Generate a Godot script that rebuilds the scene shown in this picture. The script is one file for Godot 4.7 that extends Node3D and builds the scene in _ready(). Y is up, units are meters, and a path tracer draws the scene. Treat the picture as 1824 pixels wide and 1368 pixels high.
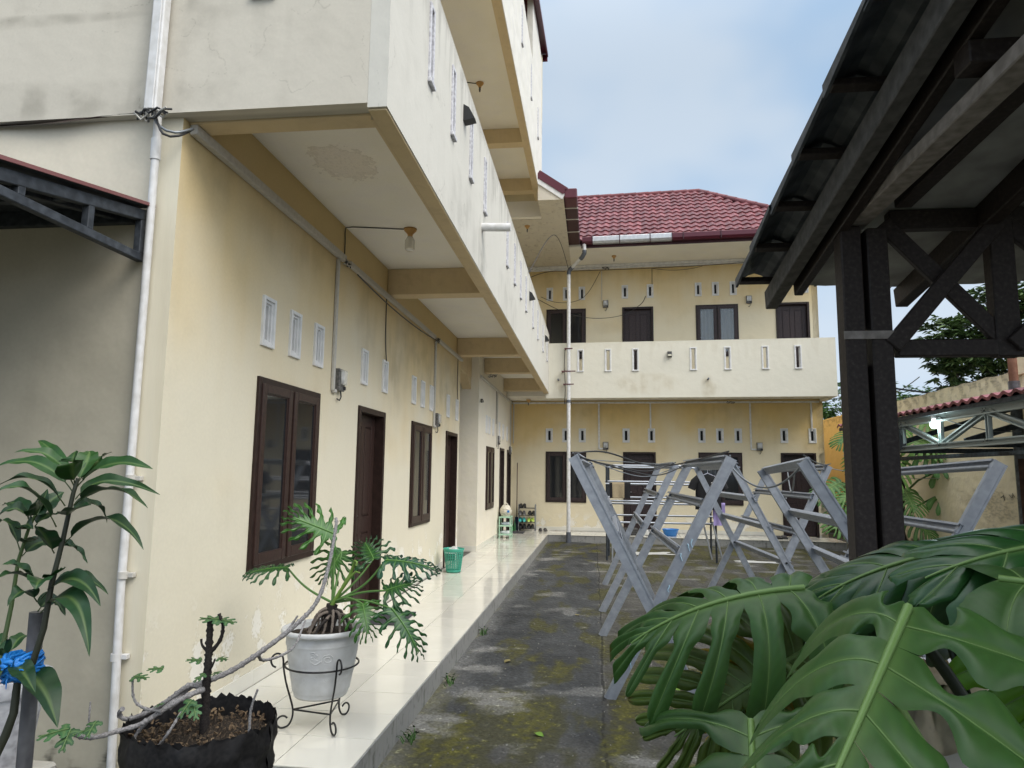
extends Node3D
# A courtyard between a boarding house of two and three storeys and a timber pavilion, under an overcast sky.
# x is to the right, y up, -z into the courtyard; the yard lies at y = 0.

var M := {}
var names := {}
var rng := RandomNumberGenerator.new()
var cache := {}


func V(x: float, y: float, z: float) -> Vector3:
	return Vector3(x, y, z)


func lin(r: float, g: float, b: float) -> Color:
	return Color(r, g, b).linear_to_srgb()


# ------------------------------------------------------------------ mesh building
class G:
	var v := PackedVector3Array()
	var n := PackedVector3Array()
	var uv := PackedVector2Array()
	var c := PackedColorArray()
	var idx := PackedInt32Array()
	var col := Color(1, 1, 1)

	func vert(p: Vector3, nn: Vector3, u := Vector2.ZERO, k = null) -> int:
		v.append(p)
		n.append(nn)
		uv.append(u)
		c.append(col if k == null else k)
		return v.size() - 1

	func tri(a: Vector3, b: Vector3, d: Vector3) -> void:  # counter-clockwise from outside
		var nn := (b - a).cross(d - a).normalized()
		var i := vert(a, nn)
		vert(b, nn)
		vert(d, nn)
		idx.append_array(PackedInt32Array([i, i + 2, i + 1]))

	func quad(a: Vector3, b: Vector3, d: Vector3, e: Vector3, us := Vector2(1, 1)) -> void:
		var nn := (b - a).cross(e - a).normalized()
		if nn.length() < 0.5:
			nn = (d - b).cross(e - b).normalized()
		var i := vert(a, nn, Vector2(0, us.y))
		vert(b, nn, Vector2(us.x, us.y))
		vert(d, nn, Vector2(us.x, 0))
		vert(e, nn, Vector2(0, 0))
		idx.append_array(PackedInt32Array([i, i + 2, i + 1, i, i + 3, i + 2]))

	func face(pts: Array, mid: Vector3) -> void:
		var nn: Vector3 = (pts[1] - pts[0]).cross(pts[2] - pts[0])
		if nn.dot(pts[0] - mid) < 0.0:
			pts.reverse()
		if pts.size() == 3:
			tri(pts[0], pts[1], pts[2])
		else:
			quad(pts[0], pts[1], pts[2], pts[3])

	# a chamfered box
	func box(t: Transform3D, s: Vector3, bv := 0.0) -> void:
		var h := s * 0.5
		var mid := t.origin
		bv = minf(bv, minf(h.x, minf(h.y, h.z)) * 0.6)
		if bv <= 0.0:
			for a in 3:
				var b: int = (a + 1) % 3
				var d: int = (a + 2) % 3
				for sg in [-1.0, 1.0]:
					var q := []
					for k in [[-1, -1], [1, -1], [1, 1], [-1, 1]]:
						var p := Vector3.ZERO
						p[a] = h[a] * sg
						p[b] = h[b] * k[0]
						p[d] = h[d] * k[1]
						q.append(t * p)
					face(q, mid)
			return
		var r := h - Vector3(bv, bv, bv)
		for a in 3:
			var b: int = (a + 1) % 3
			var d: int = (a + 2) % 3
			for sg in [-1.0, 1.0]:
				var q := []
				for k in [[-1, -1], [1, -1], [1, 1], [-1, 1]]:
					var p := Vector3.ZERO
					p[a] = h[a] * sg
					p[b] = r[b] * k[0]
					p[d] = r[d] * k[1]
					q.append(t * p)
				face(q, mid)
			for sb in [-1.0, 1.0]:
				for sd in [-1.0, 1.0]:
					var q := []
					for k in [[-1, 0], [1, 0], [1, 1], [-1, 1]]:
						var p := Vector3.ZERO
						p[a] = r[a] * k[0]
						p[b] = (h[b] if k[1] == 0 else r[b]) * sb
						p[d] = (r[d] if k[1] == 0 else h[d]) * sd
						q.append(t * p)
					face(q, mid)
		for sx in [-1.0, 1.0]:
			for sy in [-1.0, 1.0]:
				for sz in [-1.0, 1.0]:
					face([t * Vector3(h.x * sx, r.y * sy, r.z * sz), t * Vector3(r.x * sx, h.y * sy, r.z * sz), t * Vector3(r.x * sx, r.y * sy, h.z * sz)], mid)

	# a box between two corners
	func bx(x0: float, x1: float, y0: float, y1: float, z0: float, z1: float, bv := 0.0) -> void:
		box(Transform3D(Basis(), Vector3(x0 + x1, y0 + y1, z0 + z1) * 0.5), Vector3(absf(x1 - x0), absf(y1 - y0), absf(z1 - z0)), bv)

	# a bar of section w (across) by d (along the normal up) from a to b
	func bar(a: Vector3, b: Vector3, w: float, d: float, up := Vector3.UP, bv := 0.0, off := 0.0) -> void:
		var x := (b - a).normalized()
		var z := x.cross(up).normalized()
		if z.length() < 0.5:
			z = x.cross(Vector3.RIGHT).normalized()
		var y := z.cross(x)
		box(Transform3D(Basis(x, y, z), (a + b) * 0.5 + y * off), Vector3(a.distance_to(b), d, w), bv)

	func tube(path: Array, r0: float, r1: float, sides := 8, closed := false, rf = null) -> void:
		var m := path.size()
		if m < 2:
			return
		var up := Vector3.UP
		var d0: Vector3 = (path[1] - path[0]).normalized()
		if absf(d0.dot(up)) > 0.9:
			up = Vector3.RIGHT
		var start := v.size()
		for i in m:
			var d: Vector3
			if closed:
				d = path[(i + 1) % m] - path[(i + m - 1) % m]
			else:
				d = path[mini(i + 1, m - 1)] - path[maxi(i - 1, 0)]
			d = d.normalized()
			var s := d.cross(up).normalized()
			if s.length() < 0.5:
				s = d.cross(Vector3(0.3, 0.5, 0.8)).normalized()
			up = s.cross(d).normalized()
			var r := lerpf(r0, r1, i / float(maxi(m - 1, 1)))
			if rf != null:
				r *= rf.call(i)
			for k in sides + 1:
				var a := TAU * k / sides
				var nn := s * cos(a) + up * sin(a)
				vert(path[i] + nn * r, nn, Vector2(k / float(sides), i))
		var rows := m if closed else m - 1
		for i in rows:
			var a := start + i * (sides + 1)
			var b := start + ((i + 1) % m) * (sides + 1)
			for k in sides:
				idx.append_array(PackedInt32Array([a + k, a + k + 1, b + k + 1, a + k, b + k + 1, b + k]))
		if not closed:
			for e in [0, m - 1]:
				var nn: Vector3 = (path[0] - path[1]).normalized() if e == 0 else (path[m - 1] - path[m - 2]).normalized()
				var o := vert(path[e], nn)
				var a: int = start + e * (sides + 1)
				for k in sides:
					vert(v[a + k], nn)
				for k in sides:
					var p := o + 1 + k
					var q := o + 1 + (k + 1) % sides
					if (v[p] - v[o]).cross(v[q] - v[o]).dot(nn) > 0.0:
						idx.append_array(PackedInt32Array([o, q, p]))
					else:
						idx.append_array(PackedInt32Array([o, p, q]))

	# a solid of revolution about the y axis of t; the profile runs so that outside is on its right going up
	func lathe(prof: Array, sides: int, t := Transform3D(), rf = null) -> void:
		var m := prof.size()
		var start := v.size()
		for i in m:
			var d: Vector2 = prof[mini(i + 1, m - 1)] - prof[maxi(i - 1, 0)]
			var nr := Vector2(d.y, -d.x).normalized()
			for k in sides + 1:
				var a := TAU * k / sides
				var r: float = prof[i].x * (1.0 if rf == null else rf.call(a, prof[i].y))
				vert(t * Vector3(r * cos(a), prof[i].y, r * sin(a)), (t.basis * Vector3(nr.x * cos(a), nr.y, nr.x * sin(a))).normalized(), Vector2(k / float(sides), i / float(m)))
		for i in m - 1:
			var a := start + i * (sides + 1)
			var b := a + sides + 1
			for k in sides:
				idx.append_array(PackedInt32Array([a + k, a + k + 1, b + k + 1, a + k, b + k + 1, b + k]))

	# a smooth sheet f(i, j); k(i, j) gives colours
	func sheet(ni: int, nj: int, f: Callable, k = null) -> void:
		var start := v.size()
		var p := PackedVector3Array()
		p.resize((ni + 1) * (nj + 1))
		for i in ni + 1:
			for j in nj + 1:
				p[i * (nj + 1) + j] = f.call(i / float(ni), j / float(nj))
		for i in ni + 1:
			for j in nj + 1:
				var a := p[mini(i + 1, ni) * (nj + 1) + j] - p[maxi(i - 1, 0) * (nj + 1) + j]
				var b := p[i * (nj + 1) + mini(j + 1, nj)] - p[i * (nj + 1) + maxi(j - 1, 0)]
				var nn := a.cross(b).normalized()
				if nn.length() < 0.5:
					nn = Vector3.UP
				vert(p[i * (nj + 1) + j], nn, Vector2(i / float(ni), j / float(nj)), null if k == null else k.call(i / float(ni), j / float(nj)))
		for i in ni:
			for j in nj:
				var a := start + i * (nj + 1) + j
				var b := a + nj + 1
				idx.append_array(PackedInt32Array([a, b + 1, b, a, a + 1, b + 1]))

	# a wall in the plane (ud, vd) with normal nd = ud x vd, w by h, with openings [u0, v0, u1, v1]
	func wall(o: Vector3, ud: Vector3, vd: Vector3, nd: Vector3, w: float, h: float, holes: Array, th: float) -> void:
		var us := [0.0, w]
		var vs := [0.0, h]
		for q in holes:
			us.append_array([q[0], q[2]])
			vs.append_array([q[1], q[3]])
		us.sort()
		vs.sort()
		var bk := nd * -th
		for i in us.size() - 1:
			if us[i + 1] - us[i] < 1e-5:
				continue
			for j in vs.size() - 1:
				if vs[j + 1] - vs[j] < 1e-5:
					continue
				var mu: float = (us[i] + us[i + 1]) * 0.5
				var mv: float = (vs[j] + vs[j + 1]) * 0.5
				var open := false
				for q in holes:
					if mu > q[0] and mu < q[2] and mv > q[1] and mv < q[3]:
						open = true
				if open:
					continue
				var a: Vector3 = o + ud * us[i] + vd * vs[j]
				var b: Vector3 = o + ud * us[i + 1] + vd * vs[j]
				var d: Vector3 = o + ud * us[i + 1] + vd * vs[j + 1]
				var e: Vector3 = o + ud * us[i] + vd * vs[j + 1]
				quad(a, b, d, e)
				var k := v.size() - 4
				uv[k] = Vector2(us[i] / w, 1.0 - vs[j] / h)
				uv[k + 1] = Vector2(us[i + 1] / w, 1.0 - vs[j] / h)
				uv[k + 2] = Vector2(us[i + 1] / w, 1.0 - vs[j + 1] / h)
				uv[k + 3] = Vector2(us[i] / w, 1.0 - vs[j + 1] / h)
				quad(b + bk, a + bk, e + bk, d + bk)
		var rims := [[0.0, 0.0, w, h, 1.0]]
		for q in holes:
			rims.append([q[0], q[1], q[2], q[3], -1.0])
		for q in rims:
			var a: Vector3 = o + ud * q[0] + vd * q[1]
			var b: Vector3 = o + ud * q[2] + vd * q[1]
			var d: Vector3 = o + ud * q[2] + vd * q[3]
			var e: Vector3 = o + ud * q[0] + vd * q[3]
			for s in [[a, b], [b, d], [d, e], [e, a]]:
				if q[4] > 0.0:
					quad(s[0] + bk, s[1] + bk, s[1], s[0], Vector2(0.1, 0.1))
				else:
					quad(s[0], s[1], s[1] + bk, s[0] + bk, Vector2(0.1, 0.1))
				for k in 4:
					uv[v.size() - 1 - k] += Vector2(0.4, 0.5)

	func mesh(m: Material) -> ArrayMesh:
		var arr := []
		arr.resize(Mesh.ARRAY_MAX)
		arr[Mesh.ARRAY_VERTEX] = v
		arr[Mesh.ARRAY_NORMAL] = n
		arr[Mesh.ARRAY_TEX_UV] = uv
		arr[Mesh.ARRAY_COLOR] = c
		arr[Mesh.ARRAY_INDEX] = idx
		var am := ArrayMesh.new()
		am.add_surface_from_arrays(Mesh.PRIMITIVE_TRIANGLES, arr)
		am.surface_set_material(0, m)
		return am


# ------------------------------------------------------------------ naming and placing
func numbered(called: String, parent: Node) -> String:
	var key := str(parent.get_instance_id()) + called
	var k: int = names.get(key, 0)
	names[key] = k + 1
	return called if k == 0 else "%s_%03d" % [called, k]


func put(called: String, mesh: Mesh, parent: Node = self, t := Transform3D()) -> MeshInstance3D:
	var o := MeshInstance3D.new()
	o.name = numbered(called, parent)
	o.mesh = mesh
	o.transform = t
	parent.add_child(o, true)
	return o


func obj(called: String, g: G, m: Material, parent: Node = self, t := Transform3D()) -> MeshInstance3D:
	return put(called, g.mesh(m), parent, t)


func base(called: String, at := Vector3.ZERO, turn := 0.0) -> Node3D:
	var o := Node3D.new()
	o.name = numbered(called, self)
	o.position = at
	o.rotation.y = turn
	add_child(o, true)
	return o


func tag(o: Node, label: String, category: String, group := "") -> Node:
	o.set_meta("label", label)
	o.set_meta("category", category)
	if group != "":
		o.set_meta("group", group)
	return o


func struct(o: Node, label := "") -> Node:
	o.set_meta("kind", "structure")
	if label != "":
		o.set_meta("label", label)
	return o


func copy(o: Node3D, label: String) -> Node3D:
	var r: Node3D = o.duplicate()
	r.name = numbered(String(o.name), self)
	add_child(r, true)
	r.set_meta("label", label)
	return r


# ------------------------------------------------------------------ textures and materials
func noise_img(w: int, h: int, freq: float, oct: int, sd: int, kind := FastNoiseLite.TYPE_SIMPLEX_SMOOTH) -> Image:
	var f := FastNoiseLite.new()
	f.noise_type = kind
	f.seed = sd
	f.frequency = freq
	f.fractal_type = FastNoiseLite.FRACTAL_FBM
	f.fractal_octaves = oct
	var im := f.get_seamless_image(w, h, false, false, 0.12)
	im.convert(Image.FORMAT_L8)
	return im


func ss(a: float, b: float, x: float) -> float:
	var t := clampf((x - a) / (b - a), 0.0, 1.0)
	return t * t * (3.0 - 2.0 * t)


func normal_from(im: Image, strength: float) -> ImageTexture:
	var k: Image = im.duplicate()
	k.convert(Image.FORMAT_RGBA8)
	k.bump_map_to_normal_map(strength)
	return ImageTexture.create_from_image(k)


# plaster: base colour with soft blotches, streaks that run down, grey-brown dirt, fine grain
func plaster_tex(base_col: Color, dirt_col: Color, dirt: float, sd: int) -> ImageTexture:
	var S := 512
	var low := noise_img(S, S, 0.006, 4, sd).get_data()
	var mid := noise_img(S, S, 0.02, 5, sd + 1).get_data()
	var fine := noise_img(S, S, 0.25, 2, sd + 2).get_data()
	var st := noise_img(S, 64, 0.03, 4, sd + 3)
	st.resize(S, S, Image.INTERPOLATE_CUBIC)
	var streak := st.get_data()
	var out := PackedByteArray()
	out.resize(S * S * 3)
	for i in S * S:
		var l := low[i] / 255.0
		var m := mid[i] / 255.0
		var f := fine[i] / 255.0
		var s := streak[i] / 255.0
		var d := dirt * (ss(0.52, 0.85, m * 0.6 + l * 0.4) * 0.7 + ss(0.56, 0.85, s) * ss(0.35, 0.7, l) * 0.6 + ss(0.66, 0.8, m) * 0.5)
		d = clampf(d * 0.55, 0.0, 0.85)
		var k := 0.94 + 0.09 * l + 0.05 * (f - 0.5)
		var r := lerpf(base_col.r, dirt_col.r, d) * k
		var g := lerpf(base_col.g, dirt_col.g, d) * k
		var b := lerpf(base_col.b, dirt_col.b, d) * k * (0.97 + 0.06 * m)
		var q := Color(clampf(r, 0, 1), clampf(g, 0, 1), clampf(b, 0, 1)).linear_to_srgb()
		out[i * 3] = int(q.r * 255.0)
		out[i * 3 + 1] = int(q.g * 255.0)
		out[i * 3 + 2] = int(q.b * 255.0)
	return ImageTexture.create_from_image(Image.create_from_data(S, S, false, Image.FORMAT_RGB8, out))


# the paint of one whole wall, w by h metres: base colour, age yellowing towards the top (painted light on the lower front wall), smoke smudges, runs below the top edge,
# flaked patches low down, algae at the foot, hairline cracks
func wall_paint(w: float, h: float, W: int, H: int, base_col: Color, sd: int, o: Dictionary) -> StandardMaterial3D:
	var px := w / W
	var low := noise_img(W, H, 0.004, 4, sd).get_data()
	var mid := noise_img(W, H, 0.018, 5, sd + 1).get_data()
	var fine := noise_img(W, H, 0.3, 2, sd + 2).get_data()
	var st := noise_img(W, maxi(32, H / 12), 0.03, 4, sd + 3)
	st.resize(W, H, Image.INTERPOLATE_CUBIC)
	var streak := st.get_data()
	var crack := noise_img(W, H, 0.007, 4, sd + 4).get_data()
	var yc: Color = o.get("yellow", base_col)  # top colour: aged paint, but on the lower front wall a painted lit tone
	var y0: float = o.get("y0", 99.0)
	var y1: float = o.get("y1", 100.0)
	var smudges: Array = o.get("smudges", [])
	var runs: float = o.get("runs", 0.0)
	var flakes: float = o.get("flakes", -1.0)
	var algae: float = o.get("algae", 0.0)
	var dirt: float = o.get("dirt", 0.0)
	var cracks: float = o.get("cracks", 0.0)
	var dc: Color = o.get("dirt_col", Color(0.20, 0.17, 0.12))
	var out := PackedByteArray()
	out.resize(W * H * 3)
	for y in H:
		var v := h * (1.0 - (y + 0.5) / H)
		for x in W:
			var i := y * W + x
			var l := low[i] / 255.0
			var m := mid[i] / 255.0
			var f := fine[i] / 255.0
			var s := streak[i] / 255.0
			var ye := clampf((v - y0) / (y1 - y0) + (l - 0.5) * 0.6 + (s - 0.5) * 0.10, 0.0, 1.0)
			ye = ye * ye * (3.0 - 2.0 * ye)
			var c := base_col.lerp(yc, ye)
			var d := dirt * ss(0.5, 0.85, m * 0.5 + l * 0.5) + dirt * 0.6 * ss(0.55, 0.9, s) * l
			if runs > 0.0 and v > h - 0.9:
				d += runs * ss(0.0, 1.0, (v - h) / (0.12 + 0.75 * ss(0.45, 0.85, s)) + 1.0) * (0.35 + 0.65 * m)
			if algae > 0.0 and v < algae * 2.0:
				d += 0.9 * ss(algae * (0.5 + 1.1 * s), 0.0, v) * (0.6 + 0.5 * m)
			for q in smudges:
				var du: float = (x * px - q[0]) / q[2]
				var dv: float = (v - q[1]) / q[3]
				var rr := du * du + dv * dv
				if rr < 1.0:
					d += q[4] * (1.0 - rr) * (0.25 + 0.75 * ss(0.3, 0.75, s * 0.4 + m * 0.6))
			if cracks > 0.0 and absf(crack[i] / 255.0 - 0.5) < 0.005 and m > 0.52:
				d += cracks
			c = c.lerp(dc, clampf(d, 0.0, 0.9))
			if flakes > 0.0 and v < flakes:
				var e := ss(0.60, 0.625, m * 0.8 + f * 0.2) * ss(flakes, flakes * 0.6, v)
				c = c.lerp(Color(0.82, 0.80, 0.75), e * 0.75)
				var e2 := ss(0.585, 0.60, m * 0.8 + f * 0.2) * ss(0.625, 0.61, m * 0.8 + f * 0.2) * ss(flakes, flakes * 0.6, v)
				c = c.lerp(Color(0.45, 0.40, 0.28), e2 * 0.5)
			var k := 0.955 + 0.06 * l + 0.06 * (f - 0.5)
			var q2 := Color(clampf(c.r * k, 0, 1), clampf(c.g * k, 0, 1), clampf(c.b * k, 0, 1)).linear_to_srgb()
			out[i * 3] = int(q2.r * 255.0)
			out[i * 3 + 1] = int(q2.g * 255.0)
			out[i * 3 + 2] = int(q2.b * 255.0)
	var mt := StandardMaterial3D.new()
	mt.albedo_texture = ImageTexture.create_from_image(Image.create_from_data(W, H, false, Image.FORMAT_RGB8, out))
	mt.roughness = 0.88
	mt.metallic_specular = 0.3
	mt.normal_enabled = true
	mt.normal_texture = normal_from(noise_img(W, H, 0.03, 4, sd + 8), 4.0)
	mt.normal_scale = o.get("bump", 0.3)
	return mt


func tri_mat(tex: Texture2D, scale: float, rough: float, nrm: Texture2D = null, ns := 0.5) -> StandardMaterial3D:
	var m := StandardMaterial3D.new()
	m.albedo_texture = tex
	m.uv1_triplanar = true
	m.uv1_world_triplanar = true
	m.uv1_scale = Vector3(scale, scale, scale)
	m.uv1_triplanar_sharpness = 8.0
	m.roughness = rough
	m.metallic_specular = 0.35
	if nrm:
		m.normal_enabled = true
		m.normal_texture = nrm
		m.normal_scale = ns
	return m


func ramp(a: Array) -> Gradient:
	var g := Gradient.new()
	var off := PackedFloat32Array()
	var cs := PackedColorArray()
	for p in a:
		off.append(p[0])
		cs.append(p[1])
	g.offsets = off
	g.colors = cs
	return g


func noise_tex(size: int, freq: float, oct: int, sd: int, r: Array) -> NoiseTexture2D:
	var f := FastNoiseLite.new()
	f.noise_type = FastNoiseLite.TYPE_SIMPLEX_SMOOTH
	f.seed = sd
	f.frequency = freq
	f.fractal_octaves = oct
	var t := NoiseTexture2D.new()
	t.width = size
	t.height = size
	t.seamless = true
	t.noise = f
	t.color_ramp = ramp(r)
	return t


func plain(c: Color, rough: float, metal := 0.0, spec := 0.5) -> StandardMaterial3D:
	var m := StandardMaterial3D.new()
	m.albedo_color = c
	m.roughness = rough
	m.metallic = metal
	m.metallic_specular = spec
	return m


# a stain with a shape of its own: alpha from noise within a soft outline; mode 0 cloud, 1 runs down from the top, 2 flaked patches, 3 hairline crack
func stain_mat(c: Color, mode: int, sd: int, strength: float) -> StandardMaterial3D:
	var S := 256
	var a := noise_img(S, S, 0.018, 5, sd).get_data()
	var b := noise_img(S, S, 0.06, 4, sd + 7).get_data()
	var st := noise_img(S, 32, 0.05, 4, sd + 9)
	st.resize(S, S, Image.INTERPOLATE_CUBIC)
	var s := st.get_data()
	var out := PackedByteArray()
	out.resize(S * S * 4)
	var q := c.linear_to_srgb()
	for y in S:
		for x in S:
			var i := y * S + x
			var u := x / float(S) * 2.0 - 1.0
			var w := y / float(S) * 2.0 - 1.0
			var e := 0.0
			var n1 := a[i] / 255.0
			var n2 := b[i] / 255.0
			if mode == 0:
				var r := sqrt(u * u + w * w)
				e = ss(1.0, 0.35, r + (n1 - 0.5) * 0.9) * (0.35 + 0.65 * ss(0.35, 0.7, n2))
			elif mode == 1:
				var len := 0.25 + 1.5 * ss(0.4, 0.75, s[i] / 255.0)
				var fall := (w + 1.0) / 2.0
				e = ss(len, 0.0, fall * 1.6) * (0.4 + 0.6 * ss(0.3, 0.7, n2)) * ss(1.0, 0.8, absf(u))
			elif mode == 2:
				var m := ss(1.0, 0.55, maxf(absf(u), absf(w)))
				e = ss(0.58, 0.63, n2 * 0.65 + n1 * 0.35) * m
			elif mode == 3:
				var line := absf(u - (n1 - 0.5) * 1.1 - (n2 - 0.5) * 0.3)
				e = ss(0.03, 0.0, line) * ss(0.25, 0.45, n2) * ss(1.0, 0.7, absf(w))
			elif mode == 4:
				var r2 := sqrt(u * u + w * w) + (n1 - 0.5) * 0.5 + (n2 - 0.5) * 0.25
				e = ss(0.82, 0.72, r2) * (0.45 + 0.5 * ss(0.55, 0.74, r2) + 0.4 * ss(0.5, 0.7, n2) * ss(0.7, 0.3, r2))
			elif mode == 5:
				e = ss(-0.2, 1.0, w + (s[i] / 255.0 - 0.5) * 1.6 + (n2 - 0.5) * 0.5) * ss(1.0, 0.85, absf(u))
			elif mode == 6:
				e = ss(1.0, 0.0, (w + 1.0) * 0.5 + (n1 - 0.5) * 0.55) * (0.85 + 0.15 * n2) * ss(1.0, 0.45, absf(u))
			elif mode == 7:
				e = ss(1.0, 0.1, sqrt(u * u * 1.3 + w * w) + (n1 - 0.5) * 0.5) * (0.3 + 0.7 * ss(0.3, 0.8, s[i] / 255.0)) * (0.8 + 0.2 * n2)
			out[i * 4] = int(q.r * 255.0)
			out[i * 4 + 1] = int(q.g * 255.0)
			out[i * 4 + 2] = int(q.b * 255.0)
			out[i * 4 + 3] = int(clampf(e * strength, 0.0, 1.0) * 255.0)
	var m := StandardMaterial3D.new()
	m.albedo_texture = ImageTexture.create_from_image(Image.create_from_data(S, S, false, Image.FORMAT_RGBA8, out))
	m.transparency = BaseMaterial3D.TRANSPARENCY_ALPHA
	m.roughness = 0.95
	m.texture_repeat = false
	return m


# mossy concrete seen from above; 12 m square
func concrete_tex() -> ImageTexture:
	var S := 768
	var low := noise_img(S, S, 0.0022, 4, 11).get_data()
	var mid := noise_img(S, S, 0.012, 5, 12).get_data()
	var moss := noise_img(S, S, 0.0045, 5, 13).get_data()
	var fine := noise_img(S, S, 0.22, 3, 14).get_data()
	var spot := noise_img(S, S, 0.07, 3, 15).get_data()
	var pale := noise_img(S, S, 0.006, 5, 16).get_data()
	var out := PackedByteArray()
	out.resize(S * S * 3)
	for i in S * S:
		var l := low[i] / 255.0
		var m := mid[i] / 255.0
		var f := fine[i] / 255.0
		var sp := spot[i] / 255.0
		var g0 := 0.050 + 0.075 * l + 0.07 * (m - 0.5)
		var pl := ss(0.54, 0.70, pale[i] / 255.0 * 0.7 + m * 0.3) * (0.45 + 0.55 * f)
		var r := lerpf(g0 * 1.02, 0.27, pl * 0.8)
		var g := lerpf(g0, 0.265, pl * 0.8)
		var b := lerpf(g0 * 0.93, 0.25, pl * 0.8)
		var ms := ss(0.40, 0.54, moss[i] / 255.0 * 0.75 + m * 0.25) * (1.0 - pl * 0.85)
		var bright := ss(0.60, 0.72, moss[i] / 255.0 * 0.7 + sp * 0.3)
		r = lerpf(r, lerpf(0.082, 0.150, bright), ms * 0.85)
		g = lerpf(g, lerpf(0.078, 0.140, bright), ms * 0.85)
		b = lerpf(b, lerpf(0.026, 0.010, bright), ms * 0.85)
		var k := (0.62 + 0.76 * f) * 0.62
		if sp > 0.76 and f > 0.58:
			k *= 2.2
		out[i * 3] = int(sqrt(clampf(r * k, 0.0, 1.0)) * 255.0)
		out[i * 3 + 1] = int(sqrt(clampf(g * k, 0.0, 1.0)) * 255.0)
		out[i * 3 + 2] = int(sqrt(clampf(b * k, 0.0, 1.0)) * 255.0)
	return ImageTexture.create_from_image(Image.create_from_data(S, S, false, Image.FORMAT_RGB8, out))


# the part of the yard that shows: x from -1.3 to 5.2, z from -17.6 to -2.2
func yard_tex() -> ImageTexture:
	var W := 1024
	var H := 2048
	var low := noise_img(W, H, 0.0030, 4, 511).get_data()
	var mid := noise_img(W, H, 0.014, 5, 512).get_data()
	var fine := noise_img(W, H, 0.26, 3, 514).get_data()
	var spot := noise_img(W, H, 0.075, 3, 515).get_data()
	var st := noise_img(W, H / 3, 0.014, 5, 516)
	st.resize(W, H, Image.INTERPOLATE_CUBIC)   # scaled patches
	var pale := noise_img(W / 2, H, 0.010, 5, 517)
	pale.resize(W, H, Image.INTERPOLATE_CUBIC)   # pale patches, longer across the yard
	var pd := pale.get_data()
	var md := st.get_data()
	var out := PackedByteArray()
	out.resize(W * H * 3)
	for y in H:
		var z := lerpf(-17.6, -2.2, y / float(H))
		var front := ss(-8.5, -4.0, z)
		var back := ss(-13.5, -15.2, z)
		for x in W:
			var i := y * W + x
			var wx := lerpf(-1.3, 5.2, x / float(W))
			var l := low[i] / 255.0
			var m := mid[i] / 255.0
			var f := fine[i] / 255.0
			var sp := spot[i] / 255.0
			var mo := md[i] / 255.0
			var lane := ss(0.10, 0.0, wx + 0.05 * (m - 0.5)) * ss(-3.9, -5.2, z + (l - 0.5) * 2.0)
			var g0 := 0.058 + 0.05 * l + 0.055 * (m - 0.5) - 0.018 * lane
			var r := g0 * lerpf(1.04, 0.96, lane)
			var g := g0
			var b := g0 * lerpf(0.90, 1.03, lane)
			# moss: most in front and along the back wall, less on the worn lane by the porch
			var want := 0.58 + 0.27 * front + 0.22 * back - 0.16 * lane + 0.10 * ss(-1.0, -1.15, wx) * front
			var n := mo * 0.55 + l * 0.2 + m * 0.25
			var ms := ss(0.70 - want * 0.42, 0.82 - want * 0.42, n)
			var br := ss(0.52, 0.70, sp * 0.35 + mo * 0.65) * (0.35 + 0.65 * maxf(front, back))
			r = lerpf(r, lerpf(0.058, 0.100, br), ms * 0.85)
			g = lerpf(g, lerpf(0.056, 0.094, br), ms * 0.85)
			b = lerpf(b, lerpf(0.024, 0.012, br), ms * 0.85)
			# worn pale patches, and dust along the step
			var pl := ss(0.60, 0.72, pd[i] / 255.0 * 0.72 + m * 0.28) * (0.35 + 0.65 * f)
			pl = maxf(pl, 0.75 * ss(-0.98, -1.14, wx + 0.12 * (mo - 0.5)) * (0.4 + 0.6 * m))
			pl = maxf(pl, ss(0.80, 0.84, pd[i] / 255.0) * 1.2)
			r = lerpf(r, 0.26, pl * 0.62)
			g = lerpf(g, 0.255, pl * 0.62)
			b = lerpf(b, 0.24, pl * 0.62)
			var k := (0.58 + 0.84 * f) * 0.92
			if sp > 0.74 and f > 0.56:
				k *= 1.9
			# open joint between the lane and the slabs, and a cross joint
			var jt := absf(wx - 0.06 - 0.03 * (m - 0.5) - 0.05 * (l - 0.5))
			if jt < 0.010 and m > 0.3:
				k *= 0.45
			elif jt < 0.022 and m > 0.5:
				k *= 1.35
			if wx > 0.08 and absf(z + 8.2 + 0.10 * (l - 0.5)) < 0.012:
				k *= 0.55
			out[i * 3] = int(Color(clampf(r * k, 0, 1), 0, 0).linear_to_srgb().r * 255.0)
			out[i * 3 + 1] = int(Color(clampf(g * k, 0, 1), 0, 0).linear_to_srgb().r * 255.0)
			out[i * 3 + 2] = int(Color(clampf(b * k, 0, 1), 0, 0).linear_to_srgb().r * 255.0)
	return ImageTexture.create_from_image(Image.create_from_data(W, H, false, Image.FORMAT_RGB8, out))


func leaf_mat(rough: float, spec := 0.5) -> StandardMaterial3D:
	var m := StandardMaterial3D.new()
	m.vertex_color_use_as_albedo = true
	m.albedo_color = Color(1, 1, 1)
	m.roughness = rough
	m.metallic_specular = spec
	m.cull_mode = BaseMaterial3D.CULL_DISABLED
	m.backlight_enabled = true
	m.backlight = lin(0.05, 0.09, 0.015)
	return m


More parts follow.
